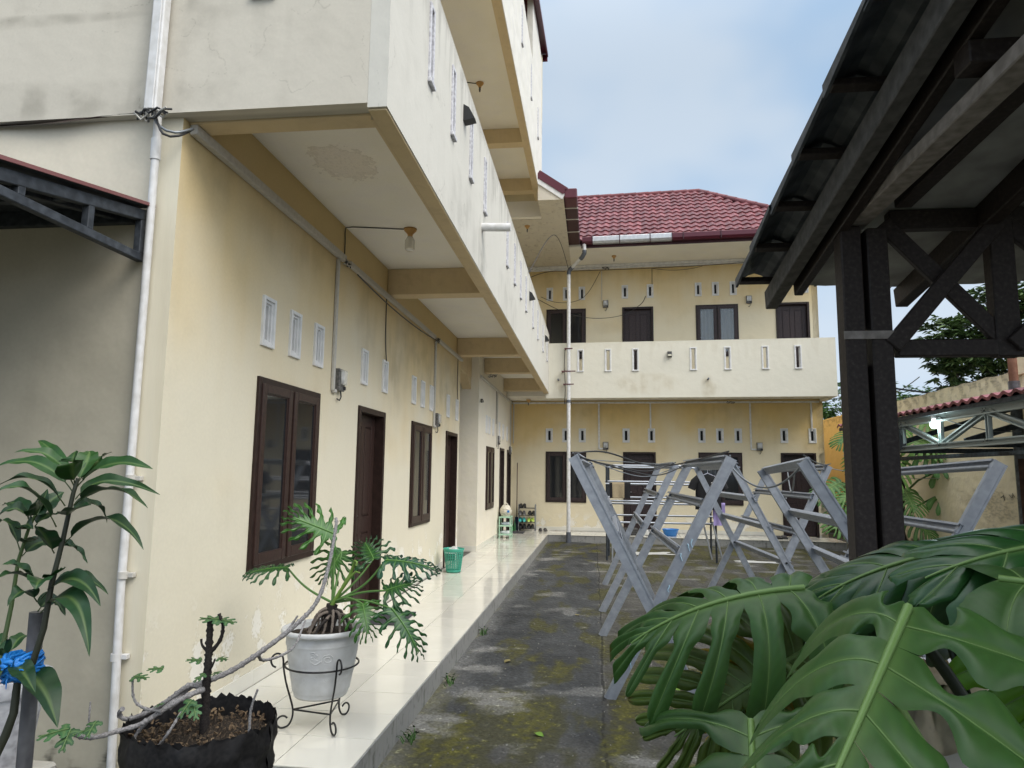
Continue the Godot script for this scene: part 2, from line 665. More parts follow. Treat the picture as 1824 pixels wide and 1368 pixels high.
func make_materials() -> void:
	var bump := noise_img(512, 512, 0.05, 5, 77)
	var bumpt := normal_from(bump, 3.0)
	var trowel := normal_from(noise_img(512, 512, 0.012, 4, 78), 6.0)
	M.wall_left = tri_mat(plaster_tex(Color(0.77, 0.72, 0.61), Color(0.45, 0.38, 0.25), 0.10, 101), 0.33, 0.85, trowel, 0.25)
	M.wall_front = tri_mat(plaster_tex(Color(0.66, 0.62, 0.54), Color(0.30, 0.27, 0.21), 0.16, 103), 0.30, 0.88, trowel, 0.45)
	M.parapet = tri_mat(plaster_tex(Color(0.74, 0.72, 0.66), Color(0.36, 0.34, 0.27), 0.18, 105), 0.30, 0.88, trowel, 0.45)
	M.wall_back = tri_mat(plaster_tex(Color(0.75, 0.66, 0.46), Color(0.40, 0.31, 0.16), 0.14, 107), 0.31, 0.88, trowel, 0.3)
	M.parapet_back = tri_mat(plaster_tex(Color(0.75, 0.71, 0.60), Color(0.44, 0.36, 0.20), 0.10, 109), 0.31, 0.88, trowel, 0.3)
	M.beam = tri_mat(plaster_tex(Color(0.64, 0.51, 0.32), Color(0.26, 0.18, 0.08), 0.22, 111), 0.45, 0.9, trowel, 0.35)
	M.ceiling = tri_mat(plaster_tex(Color(0.88, 0.845, 0.77), Color(0.45, 0.40, 0.32), 0.06, 113), 0.3, 0.92)
	M.soffit_old = tri_mat(plaster_tex(Color(0.66, 0.61, 0.52), Color(0.22, 0.16, 0.10), 0.55, 115), 0.55, 0.92)
	M.boundary = tri_mat(plaster_tex(Color(0.86, 0.75, 0.54), Color(0.28, 0.22, 0.12), 0.16, 117), 0.3, 0.92, trowel, 0.5)
	M.boundary_orange = tri_mat(plaster_tex(Color(0.68, 0.46, 0.18), Color(0.35, 0.22, 0.08), 0.2, 119), 0.3, 0.92, trowel, 0.4)
	M.wp_left = wall_paint(8.35, 4.07, 1024, 512, Color(0.71, 0.66, 0.53), 301, {"yellow": Color(0.68, 0.53, 0.28), "y0": 1.7, "y1": 4.1, "flakes": 1.1, "dirt": 0.06, "smudges": [[1.7, 3.5, 1.2, 0.3, 0.2], [3.3, 3.3, 0.4, 0.6, 0.25], [4.3, 3.05, 0.7, 0.7, 0.32], [5.0, 3.4, 0.8, 0.4, 0.25], [5.9, 3.1, 0.7, 0.6, 0.28], [7.1, 3.0, 0.8, 0.7, 0.34], [7.9, 3.2, 0.4, 0.7, 0.3], [0.3, 3.6, 0.3, 0.4, 0.3]], "bump": 0.09})
	M.wp_parapet = wall_paint(13.62, 1.465, 2048, 220, Color(0.62, 0.60, 0.54), 311, {"runs": 0.45, "dirt": 0.10, "cracks": 0.22, "dirt_col": Color(0.22, 0.21, 0.18), "smudges": [[3.2, 0.25, 0.25, 0.5, 0.5], [2.3, 0.15, 0.9, 0.5, 0.25], [5.4, 0.2, 1.2, 0.4, 0.25]], "bump": 0.08})
	M.wp_front_up = wall_paint(5.779, 1.45, 1024, 256, Color(0.60, 0.56, 0.48), 321, {"dirt": 0.13, "cracks": 0.25, "dirt_col": Color(0.24, 0.22, 0.18), "smudges": [[4.6, 0.75, 0.5, 0.35, 0.4], [3.6, 0.1, 1.6, 0.15, 0.5], [3.3, 0.62, 1.2, 0.05, 0.7], [4.55, 0.2, 0.2, 0.5, 0.3]], "bump": 0.08})
	M.wp_front_low = wall_paint(4.539, 3.84, 512, 432, Color(0.43, 0.395, 0.315), 331, {"yellow": Color(0.68, 0.62, 0.51), "y0": 2.6, "y1": 3.6, "dirt": 0.06, "algae": 0.36, "dirt_col": Color(0.055, 0.05, 0.035), "smudges": [[4.2, 1.0, 0.8, 0.8, 0.12], [3.6, 2.3, 0.9, 0.6, 0.12]], "bump": 0.12})  # canopy shade painted into the darker base; top keeps the lit tone
	M.wp_back_low = wall_paint(8.08, 3.67, 1024, 460, Color(0.76, 0.68, 0.50), 341, {"yellow": Color(0.68, 0.50, 0.22), "y0": 1.6, "y1": 4.0, "flakes": 0.85, "dirt": 0.07, "smudges": [[5.7, 3.35, 0.9, 0.4, 0.2], [2.6, 3.4, 1.2, 0.35, 0.18]], "bump": 0.11})
	M.wp_back_up = wall_paint(8.08, 3.52, 1024, 440, Color(0.76, 0.69, 0.52), 351, {"yellow": Color(0.68, 0.51, 0.24), "y0": 1.6, "y1": 3.7, "dirt": 0.07, "smudges": [[1.8, 3.2, 1.2, 0.4, 0.25], [4.2, 3.3, 1.6, 0.4, 0.2]], "bump": 0.11})
	M.wp_parapet_back = wall_paint(6.75, 1.37, 1024, 208, Color(0.73, 0.70, 0.60), 361, {"dirt": 0.06, "runs": 0.12, "dirt_col": Color(0.36, 0.28, 0.14), "smudges": [[2.4, 0.35, 0.9, 0.3, 0.30], [3.88, 0.25, 0.2, 0.35, 0.45], [0.35, 0.3, 0.25, 0.4, 0.35]], "bump": 0.11})
	M.glass_dark = plain(lin(0.016, 0.018, 0.021), 0.05, 0.0, 0.5)
	M.room = plain(lin(0.10, 0.09, 0.075), 0.95)
	var cm := StandardMaterial3D.new()
	cm.albedo_texture = concrete_tex()
	cm.uv1_triplanar = true
	cm.uv1_world_triplanar = true
	cm.uv1_scale = Vector3(1.0 / 12.0, 1.0 / 12.0, 1.0 / 12.0)
	cm.roughness = 0.88
	cm.metallic_specular = 0.4
	cm.normal_enabled = true
	cm.normal_texture = bumpt
	cm.normal_scale = 0.8
	M.concrete = cm
	var ym := StandardMaterial3D.new()
	ym.albedo_texture = yard_tex()
	ym.roughness = 0.85
	ym.metallic_specular = 0.4
	ym.normal_enabled = true
	ym.normal_texture = normal_from(noise_img(1024, 2048, 0.09, 5, 521), 3.5)
	ym.normal_scale = 0.8
	M.yard = ym
	M.earth = tri_mat(noise_tex(512, 0.02, 5, 21, [[0.0, lin(0.05, 0.05, 0.03)], [0.5, lin(0.09, 0.085, 0.055)], [1.0, lin(0.13, 0.13, 0.08)]]), 0.15, 0.95)
	for k in 3:
		var tone: float = [0.76, 0.725, 0.79][k]
		var tm := tri_mat(noise_tex(256, 0.01, 4, 30 + k, [[0.0, lin(tone * 0.96, tone * 0.93, tone * 0.83)], [1.0, lin(tone * 1.03, tone * 1.0, tone * 0.90)]]), 0.8, 0.10)
		tm.metallic_specular = 0.55
		tm.roughness = 0.24
		tm.roughness_texture = noise_tex(256, 0.02, 5, 130 + k, [[0.0, Color(0.28, 0.28, 0.28)], [0.55, Color(0.40, 0.40, 0.40)], [1.0, Color(0.85, 0.85, 0.85)]])
		M["tile%d" % k] = tm
	M.riser = tri_mat(plaster_tex(Color(0.30, 0.30, 0.29), Color(0.07, 0.07, 0.05), 0.75, 41), 0.9, 0.55)
	M.grout = plain(lin(0.10, 0.095, 0.085), 0.9)
	M.wood = tri_mat(noise_tex(256, 0.03, 4, 51, [[0.0, lin(0.018, 0.010, 0.008)], [1.0, lin(0.038, 0.021, 0.017)]]), 1.5, 0.42)
	M.wood_sash = tri_mat(noise_tex(256, 0.06, 4, 49, [[0.0, lin(0.026, 0.015, 0.013)], [1.0, lin(0.055, 0.032, 0.027)]]), 1.5, 0.36)
	M.wood_back_sash = tri_mat(noise_tex(256, 0.06, 4, 48, [[0.0, lin(0.032, 0.023, 0.024)], [1.0, lin(0.062, 0.045, 0.046)]]), 1.5, 0.36)
	M.wood_back = tri_mat(noise_tex(256, 0.03, 4, 52, [[0.0, lin(0.020, 0.014, 0.014)], [1.0, lin(0.045, 0.030, 0.028)]]), 1.5, 0.4)
	M.white = tri_mat(noise_tex(256, 0.03, 4, 53, [[0.0, lin(0.62, 0.62, 0.62)], [1.0, lin(0.78, 0.78, 0.78)]]), 1.0, 0.55)
	M.slit_white = tri_mat(noise_tex(256, 0.04, 4, 54, [[0.0, lin(0.34, 0.33, 0.36)], [0.6, lin(0.60, 0.60, 0.63)], [1.0, lin(0.70, 0.70, 0.72)]]), 2.0, 0.7)
	M.pvc = tri_mat(noise_tex(256, 0.03, 4, 55, [[0.0, lin(0.55, 0.54, 0.52)], [1.0, lin(0.74, 0.74, 0.75)]]), 1.3, 0.4)
	M.pvc_grey = plain(lin(0.10, 0.11, 0.13), 0.4)
	M.duct = tri_mat(noise_tex(256, 0.05, 4, 56, [[0.0, lin(0.46, 0.44, 0.40)], [1.0, lin(0.58, 0.56, 0.52)]]), 1.5, 0.55)
	M.glass = plain(Color(0.85, 0.9, 0.92, 0.10), 0.03, 0.0, 0.6)
	M.glass.transparency = BaseMaterial3D.TRANSPARENCY_ALPHA
	M.frost = plain(lin(0.62, 0.60, 0.58), 0.2)
	M.slot = plain(lin(0.012, 0.012, 0.012), 0.9)
	M.curtain = tri_mat(noise_tex(128, 0.05, 3, 57, [[0.0, lin(0.03, 0.03, 0.035)], [1.0, lin(0.07, 0.07, 0.08)]]), 2.0, 0.9)
	M.black = plain(lin(0.012, 0.012, 0.013), 0.45)
	M.wire = plain(lin(0.02, 0.02, 0.022), 0.5)
	M.wire_grey = plain(lin(0.22, 0.24, 0.26), 0.4, 0.6)
	M.iron = plain(lin(0.015, 0.015, 0.016), 0.4, 0.3)
	M.meter = tri_mat(noise_tex(128, 0.06, 4, 58, [[0.0, lin(0.06, 0.06, 0.06)], [1.0, lin(0.22, 0.21, 0.20)]]), 4.0, 0.4)
	M.socket = plain(lin(0.50, 0.29, 0.10), 0.6)
	M.jar = plain(Color(0.9, 0.9, 0.88, 0.35), 0.22)
	M.jar.transparency = BaseMaterial3D.TRANSPARENCY_ALPHA
	M.bulb_off = plain(lin(0.7, 0.7, 0.68), 0.3)
	for k in 3:
		var t: float = [1.0, 0.78, 1.22][k]
		M["roof%d" % k] = tri_mat(noise_tex(256, 0.03, 4, 60 + k, [[0.0, lin(0.15 * t, 0.040 * t, 0.046 * t)], [1.0, lin(0.235 * t, 0.085 * t, 0.092 * t)]]), 0.8, 0.42)
	M.maroon = plain(lin(0.085, 0.010, 0.022), 0.38)
	M.maroon_dark = plain(lin(0.045, 0.009, 0.016), 0.5)
	M.silver = tri_mat(noise_tex(128, 0.05, 4, 64, [[0.0, lin(0.50, 0.51, 0.53)], [1.0, lin(0.66, 0.67, 0.69)]]), 1.5, 0.38)
	M.silver.metallic = 0.5
	M.under = tri_mat(noise_tex(256, 0.02, 5, 66, [[0.0, lin(0.20, 0.20, 0.19)], [0.5, lin(0.30, 0.30, 0.285)], [1.0, lin(0.38, 0.38, 0.365)]]), 0.8, 0.75)
	M.tile_dark = tri_mat(noise_tex(256, 0.03, 5, 67, [[0.0, lin(0.035, 0.042, 0.05)], [1.0, lin(0.12, 0.13, 0.145)]]), 1.2, 0.55)
	M.timber = tri_mat(noise_tex(256, 0.10, 5, 68, [[0.0, lin(0.018, 0.013, 0.012)], [0.7, lin(0.034, 0.026, 0.023)], [1.0, lin(0.060, 0.050, 0.046)]]), 1.6, 0.55)
	M.timber_grey = tri_mat(noise_tex(256, 0.04, 5, 69, [[0.0, lin(0.16, 0.14, 0.125)], [1.0, lin(0.32, 0.29, 0.265)]]), 1.6, 0.8)
	M.timber_raft = tri_mat(noise_tex(256, 0.04, 5, 70, [[0.0, lin(0.065, 0.062, 0.06)], [1.0, lin(0.14, 0.135, 0.13)]]), 1.6, 0.8)
	M.steel = tri_mat(noise_tex(256, 0.03, 4, 71, [[0.0, lin(0.27, 0.29, 0.33)], [0.6, lin(0.33, 0.355, 0.40)], [1.0, lin(0.38, 0.41, 0.455)]]), 1.5, 0.46)
	M.steel.metallic = 0.25
	M.truss = plain(lin(0.36, 0.40, 0.39), 0.5, 0.35)
	M.tubes = plain(lin(0.44, 0.46, 0.50), 0.30, 0.8)
	M.frame_steel = tri_mat(noise_tex(128, 0.06, 4, 72, [[0.0, lin(0.022, 0.026, 0.032)], [1.0, lin(0.07, 0.08, 0.095)]]), 2.0, 0.5)
	M.leaf = leaf_mat(0.42, 0.42)
	M.leaf_gloss = leaf_mat(0.30)
	M.leaf_matt = leaf_mat(0.5)
	M.stem = leaf_mat(0.5)
	M.bark = tri_mat(noise_tex(256, 0.06, 5, 73, [[0.0, lin(0.10, 0.095, 0.095)], [0.5, lin(0.24, 0.23, 0.23)], [1.0, lin(0.44, 0.42, 0.41)]]), 6.0, 0.85)
	M.bark_dark = tri_mat(noise_tex(256, 0.06, 5, 74, [[0.0, lin(0.012, 0.010, 0.010)], [1.0, lin(0.05, 0.042, 0.038)]]), 6.0, 0.85)
	M.root = tri_mat(noise_tex(256, 0.06, 5, 75, [[0.0, lin(0.10, 0.08, 0.065)], [1.0, lin(0.26, 0.22, 0.19)]]), 6.0, 0.85)
	M.soil = tri_mat(noise_tex(256, 0.08, 5, 76, [[0.0, lin(0.008, 0.006, 0.005)], [0.55, lin(0.035, 0.027, 0.02)], [1.0, lin(0.16, 0.11, 0.07)]]), 4.0, 0.95)
	M.bag = tri_mat(noise_tex(256, 0.05, 5, 79, [[0.0, lin(0.008, 0.008, 0.009)], [1.0, lin(0.028, 0.026, 0.026)]]), 3.0, 0.5)
	M.pot = tri_mat(noise_tex(256, 0.02, 4, 80, [[0.0, lin(0.50, 0.50, 0.49)], [1.0, lin(0.62, 0.63, 0.64)]]), 2.0, 0.45)
	M.blue = plain(lin(0.012, 0.19, 0.58), 0.4)
	M.pipe_grey = tri_mat(noise_tex(128, 0.04, 4, 81, [[0.0, lin(0.07, 0.07, 0.075)], [1.0, lin(0.17, 0.17, 0.18)]]), 2.0, 0.3)
	M.st_dark = stain_mat(Color(0.16, 0.12, 0.06), 0, 201, 0.30)
	M.st_run = stain_mat(Color(0.05, 0.045, 0.035), 1, 203, 0.38)
	M.st_flake = stain_mat(Color(0.80, 0.77, 0.68), 2, 205, 0.6)
	M.st_ochre = stain_mat(Color(0.55, 0.40, 0.15), 2, 207, 0.12)
	M.st_crack = stain_mat(Color(0.12, 0.12, 0.11), 3, 209, 0.6)
	M.st_water = stain_mat(Color(0.72, 0.54, 0.42), 4, 211, 0.22)
	M.st_algae = stain_mat(Color(0.03, 0.03, 0.022), 5, 213, 0.85)
	M.st_yellow = stain_mat(Color(0.52, 0.38, 0.16), 6, 215, 0.75)
	M.st_yellow2 = stain_mat(Color(0.50, 0.36, 0.14), 6, 219, 0.7)
	M.st_smoke = stain_mat(Color(0.13, 0.10, 0.06), 7, 223, 0.42)


func sky_image() -> ImageTexture:
	var W := 512
	var H := 256
	var f := FastNoiseLite.new()
	f.seed = 5
	f.noise_type = FastNoiseLite.TYPE_SIMPLEX_SMOOTH
	f.frequency = 1.0
	f.fractal_octaves = 5
	var im := Image.create(W, H, false, Image.FORMAT_RGBF)
	var sun := Vector3(0.62, 0.66, 0.42).normalized()
	for y in H:
		var el := PI * (0.5 - (y + 0.5) / H)
		for x in W:
			var az := TAU * (x + 0.5) / W
			var d := Vector3(cos(el) * sin(az), sin(el), -cos(el) * cos(az))
			var up := maxf(d.y, 0.0)
			var p := Vector3(d.x, d.y * 2.2, d.z) * 1.9
			var n := f.get_noise_3dv(p) * 0.6 + f.get_noise_3dv(p * 2.7 + Vector3(9, 3, 1)) * 0.28
			var cl := ss(-0.28, 0.26, n + 0.10 * (1.0 - up))
			var thin := Color(0.50, 0.66, 0.85).lerp(Color(0.34, 0.50, 0.71), ss(0.05, 0.7, up))
			var thick := Color(0.64, 0.745, 0.865).lerp(Color(0.52, 0.62, 0.74), ss(0.1, 0.7, up))
			var c := thin.lerp(thick, cl)
			var k := 1.0 + 1.8 * ss(0.50, 1.0, up)   # an overcast sky is brightest overhead
			k += 2.8 * pow(maxf(0.0, d.dot(sun)), 4.0)   # and where the sun stands behind the cloud
			c = c.lerp(Color(0.82, 0.80, 0.77), clampf((k - 1.0) * 0.35, 0.0, 0.85))
			im.set_pixel(x, y, Color(c.r * k, c.g * k, c.b * k))
	return ImageTexture.create_from_image(im)


func setup() -> void:
	var cam := Camera3D.new()
	cam.name = "camera"
	cam.transform = Transform3D(Basis(V(0.993095, 0.011329, -0.116763), V(0.003675, 0.991833, 0.127487), V(0.117254, -0.127035, 0.984943)).orthonormalized(), V(0, 1.62, 0))
	cam.fov = 57.77
	cam.near = 0.05
	cam.far = 600.0
	add_child(cam)
	var e := Environment.new()
	e.background_mode = Environment.BG_SKY
	var sm := PanoramaSkyMaterial.new()
	sm.panorama = sky_image()
	var sky := Sky.new()
	sky.sky_material = sm
	e.sky = sky
	e.background_energy_multiplier = 1.0
	e.tonemap_mode = Environment.TONE_MAPPER_LINEAR
	e.tonemap_exposure = 1.05
	e.sdfgi_enabled = true
	e.ssao_enabled = true
	e.ssil_enabled = true
	var we := WorldEnvironment.new()
	we.name = "environment"
	we.environment = e
	add_child(we)
	var sun := DirectionalLight3D.new()
	sun.name = "sun"
	sun.light_color = Color(1.0, 0.97, 0.92)
	sun.light_energy = 0.38
	sun.light_angular_distance = 25.0
	sun.shadow_enabled = true
	sun.look_at_from_position(V(0.62, 0.66, 0.42) * 20.0, Vector3.ZERO, Vector3.UP)
	add_child(sun)


func frame(o: Vector3, ud: Vector3) -> Transform3D:
	return Transform3D(Basis(ud, Vector3.UP, ud.cross(Vector3.UP)), o)


func cached(key: String, make: Callable) -> Mesh:
	if not cache.has(key):
		cache[key] = make.call()
	return cache[key]


# ------------------------------------------------------------------ joinery, all in a wall's frame (u right, v up, n out)
func window(p: Node, fr: Transform3D, u: float, v: float, w: float, h: float, wood: String, curtain := true) -> void:
	var key := "win%.2f %.2f %s %s" % [w, h, wood, curtain]
	var fm := cached(key, func():
		var g := G.new()
		var b := 0.055
		g.bx(0, b, 0, h, -0.11, 0.022, 0.004)
		g.bx(w - b, w, 0, h, -0.11, 0.022, 0.004)
		g.bx(b, w - b, h - b, h, -0.11, 0.020, 0.004)
		g.bx(b, w - b, 0, b, -0.11, 0.026, 0.004)
		g.bx(w * 0.5 - 0.022, w * 0.5 + 0.022, b, h - b, -0.11, 0.004, 0.003)
		return g.mesh(M[wood]))
	var o := put("window", fm, p, fr * Transform3D(Basis(), V(u, v, 0)))
	var sw := (w - 0.11 - 0.044) * 0.5 + 0.018
	var sh := h - 0.11 + 0.02
	var smesh := cached(key + "s", func():
		var g := G.new()
		var b := 0.062
		g.bx(0, b, 0, sh, 0, 0.036, 0.005)
		g.bx(sw - b, sw, 0, sh, 0, 0.036, 0.005)
		g.bx(b, sw - b, sh - b, sh, 0, 0.0355, 0.005)
		g.bx(b, sw - b, 0, b * 1.25, 0, 0.0355, 0.005)
		g.bx(b, b + 0.010, b * 1.25, sh - b, 0.008, 0.024, 0.002)
		g.bx(sw - b - 0.010, sw - b, b * 1.25, sh - b, 0.008, 0.024, 0.002)
		g.bx(b + 0.010, sw - b - 0.010, sh - b - 0.010, sh - b, 0.008, 0.024, 0.002)
		return g.mesh(M[wood + "_sash"]))
	var pane := cached(key + "p", func():
		var g := G.new()
		g.bx(0.05, sw - 0.05, 0.05, sh - 0.05, 0.012, 0.017)
		return g.mesh(M.glass if curtain else M.glass_dark))
	for k in 2:
		var x: float = 0.055 - 0.012 if k == 0 else w * 0.5 + 0.022 - 0.004
		put("sash", smesh, o, Transform3D(Basis(), V(x, 0.045, -0.003)))
		put("pane", pane, o, Transform3D(Basis(), V(x, 0.045, -0.003)))
	if curtain:
		var cu := cached(key + "c", func():
			var g := G.new()
			g.sheet(40, 2, func(a, b): return V(0.06 + (w - 0.12) * a, 0.05 + (h - 0.1) * b, -0.12 - 0.012 * sin(a * 60.0) - 0.006 * sin(a * 23.0)))
			return g.mesh(M.curtain))
		put("curtain", cu, o)


func door(p: Node, fr: Transform3D, u: float, v: float, w: float, h: float, wood: String, rec := 0.085) -> void:
	var key := "door%.2f %.2f %s" % [w, h, wood]
	var fm := cached(key, func():
		var g := G.new()
		var b := 0.055
		g.bx(0, b, 0, h, -0.13, 0.022, 0.004)
		g.bx(w - b, w, 0, h, -0.13, 0.022, 0.004)
		g.bx(b, w - b, h - b, h, -0.13, 0.020, 0.004)
		return g.mesh(M[wood]))
	var o := put("door", fm, p, fr * Transform3D(Basis(), V(u, v, 0)))
	var lw := w - 0.11
	var lh := h - 0.055
	var leaf := cached(key + "l", func():
		var g := G.new()
		g.bx(0, lw, 0.006, lh, -0.04, -0.012)
		var st := 0.105
		var cols := [[0.0, st], [lw * 0.5 - 0.05, lw * 0.5 + 0.05], [lw - st, lw]]
		for q in cols:
			g.bx(q[0], q[1], 0.006, lh, -0.011, 0.0, 0.003)
		for q in [[0.006, 0.22], [lh * 0.40, lh * 0.40 + 0.16], [lh - 0.13, lh]]:
			g.bx(st, lw * 0.5 - 0.05, q[0], q[1], -0.011, -0.001, 0.003)
			g.bx(lw * 0.5 + 0.05, lw - st, q[0], q[1], -0.011, -0.001, 0.003)
		return g.mesh(M[wood + "_sash"]))
	var lo := put("door_leaf", leaf, o, Transform3D(Basis(), V(0.055, 0, -rec)))
	var st2 := 0.105
	for s in 2:
		for r in 2:
			var y0: float = 0.24 if r == 0 else lh * 0.40 + 0.18
			var y1: float = lh * 0.40 - 0.02 if r == 0 else lh - 0.15
			var pm := cached(key + "pp%d" % r, func():
				var g := G.new()
				var pw := lw * 0.5 - 0.05 - st2 - 0.03
				g.bx(0, pw, 0, y1 - y0, -0.012, 0.002, 0.012)
				return g.mesh(M[wood + "_sash"]))
			put("door_panel", pm, o, Transform3D(Basis(), V(0.055 + (st2 if s == 0 else lw * 0.5 + 0.05) + 0.015, y0, -rec)))
	var hm := cached("handle", func():
		var g := G.new()
		g.bx(-0.02, 0.02, -0.08, 0.08, 0, 0.006, 0.002)
		g.tube([V(0, 0.03, 0.0), V(0, 0.03, 0.045), V(0.02, 0.03, 0.05), V(0.10, 0.03, 0.05)], 0.008, 0.007, 6)
		return g.mesh(M.silver))
	put("handle", hm, o, Transform3D(Basis(), V(0.055 + 0.05, 0.98, -rec)))


func vent(p: Node, fr: Transform3D, u: float, v: float, w: float, h: float, dark: bool) -> void:
	var key := "vent%.2f %.2f" % [w, h]
	var fm := cached(key, func():
		var g := G.new()
		for s in [[0.0, 0.026, -0.10, 0.020], [0.026, 0.044, -0.10, 0.004], [0.044, 0.058, -0.10, -0.012]]:
			var a: float = s[0]
			var b: float = s[1]
			g.bx(a, b, a, h - a, s[2], s[3], 0.002)
			g.bx(w - b, w - a, a, h - a, s[2], s[3], 0.002)
			g.bx(b, w - b, h - b, h - a, s[2], s[3] - 0.001, 0.002)
			g.bx(b, w - b, a, b, s[2], s[3] - 0.001, 0.002)
		return g.mesh(M.white))
	var o := put("vent", fm, p, fr * Transform3D(Basis(), V(u, v, 0)))
	var pm := cached(key + "p%s" % dark, func():
		var g := G.new()
		g.bx(0.05, w - 0.05, 0.05, h - 0.05, -0.075, -0.068)
		return g.mesh(M.slot if dark else M.frost))
	put("vent_pane", pm, o)


func slit(p: Node, fr: Transform3D, u: float, v: float, w: float, h: float, th: float, mat: String) -> void:
	var fm := cached("slit%.2f %.2f %s" % [w, h, mat], func():
		var g := G.new()
		var b := 0.03
		for q in [[0.0, b, 0.0, h], [w - b, w, 0.0, h], [b, w - b, h - b, h]]:
			g.bx(q[0], q[1], q[2], q[3], -th - 0.012, 0.014, 0.003)
		g.bx(-0.004, w + 0.004, 0.0, b, -th - 0.014, 0.028, 0.003)
		g.bx(b, b + 0.014, b, h - b, -th, -0.03, 0.002)
		g.bx(w - b - 0.014, w - b, b, h - b, -th, -0.03, 0.002)
		return g.mesh(M[mat]))
	put("parapet_slit", fm, p, fr * Transform3D(Basis(), V(u, v, 0)))


func stain(p: Node, fr: Transform3D, called: String, mat: String, u: float, v: float, w: float, h: float, n := 0.003, turn := 0.0) -> void:
	var g := G.new()
	g.quad(V(-w / 2, -h / 2, 0), V(w / 2, -h / 2, 0), V(w / 2, h / 2, 0), V(-w / 2, h / 2, 0))
	put(called, g.mesh(M[mat]), p, fr * Transform3D(Basis(Vector3(0, 0, 1), turn), V(u, v, n)))


var FL: Transform3D
var FS: Transform3D
var FF: Transform3D
var FU: Transform3D
var FB: Transform3D
var FP: Transform3D
const TH := 0.05934


func holes_of(wins: Array, ww: float, wh: float, wv: float, doors: Array, dw: float, dh: float, dv: float, vents: Array, vw: float, vh: float, vv: float) -> Array:
	var r := []
	for u in wins:
		r.append([u, wv, u + ww, wv + wh])
	for u in doors:
		r.append([u, dv, u + dw, dv + dh])
	for u in vents:
		r.append([u, vv, u + vw, vv + vh])
	return r


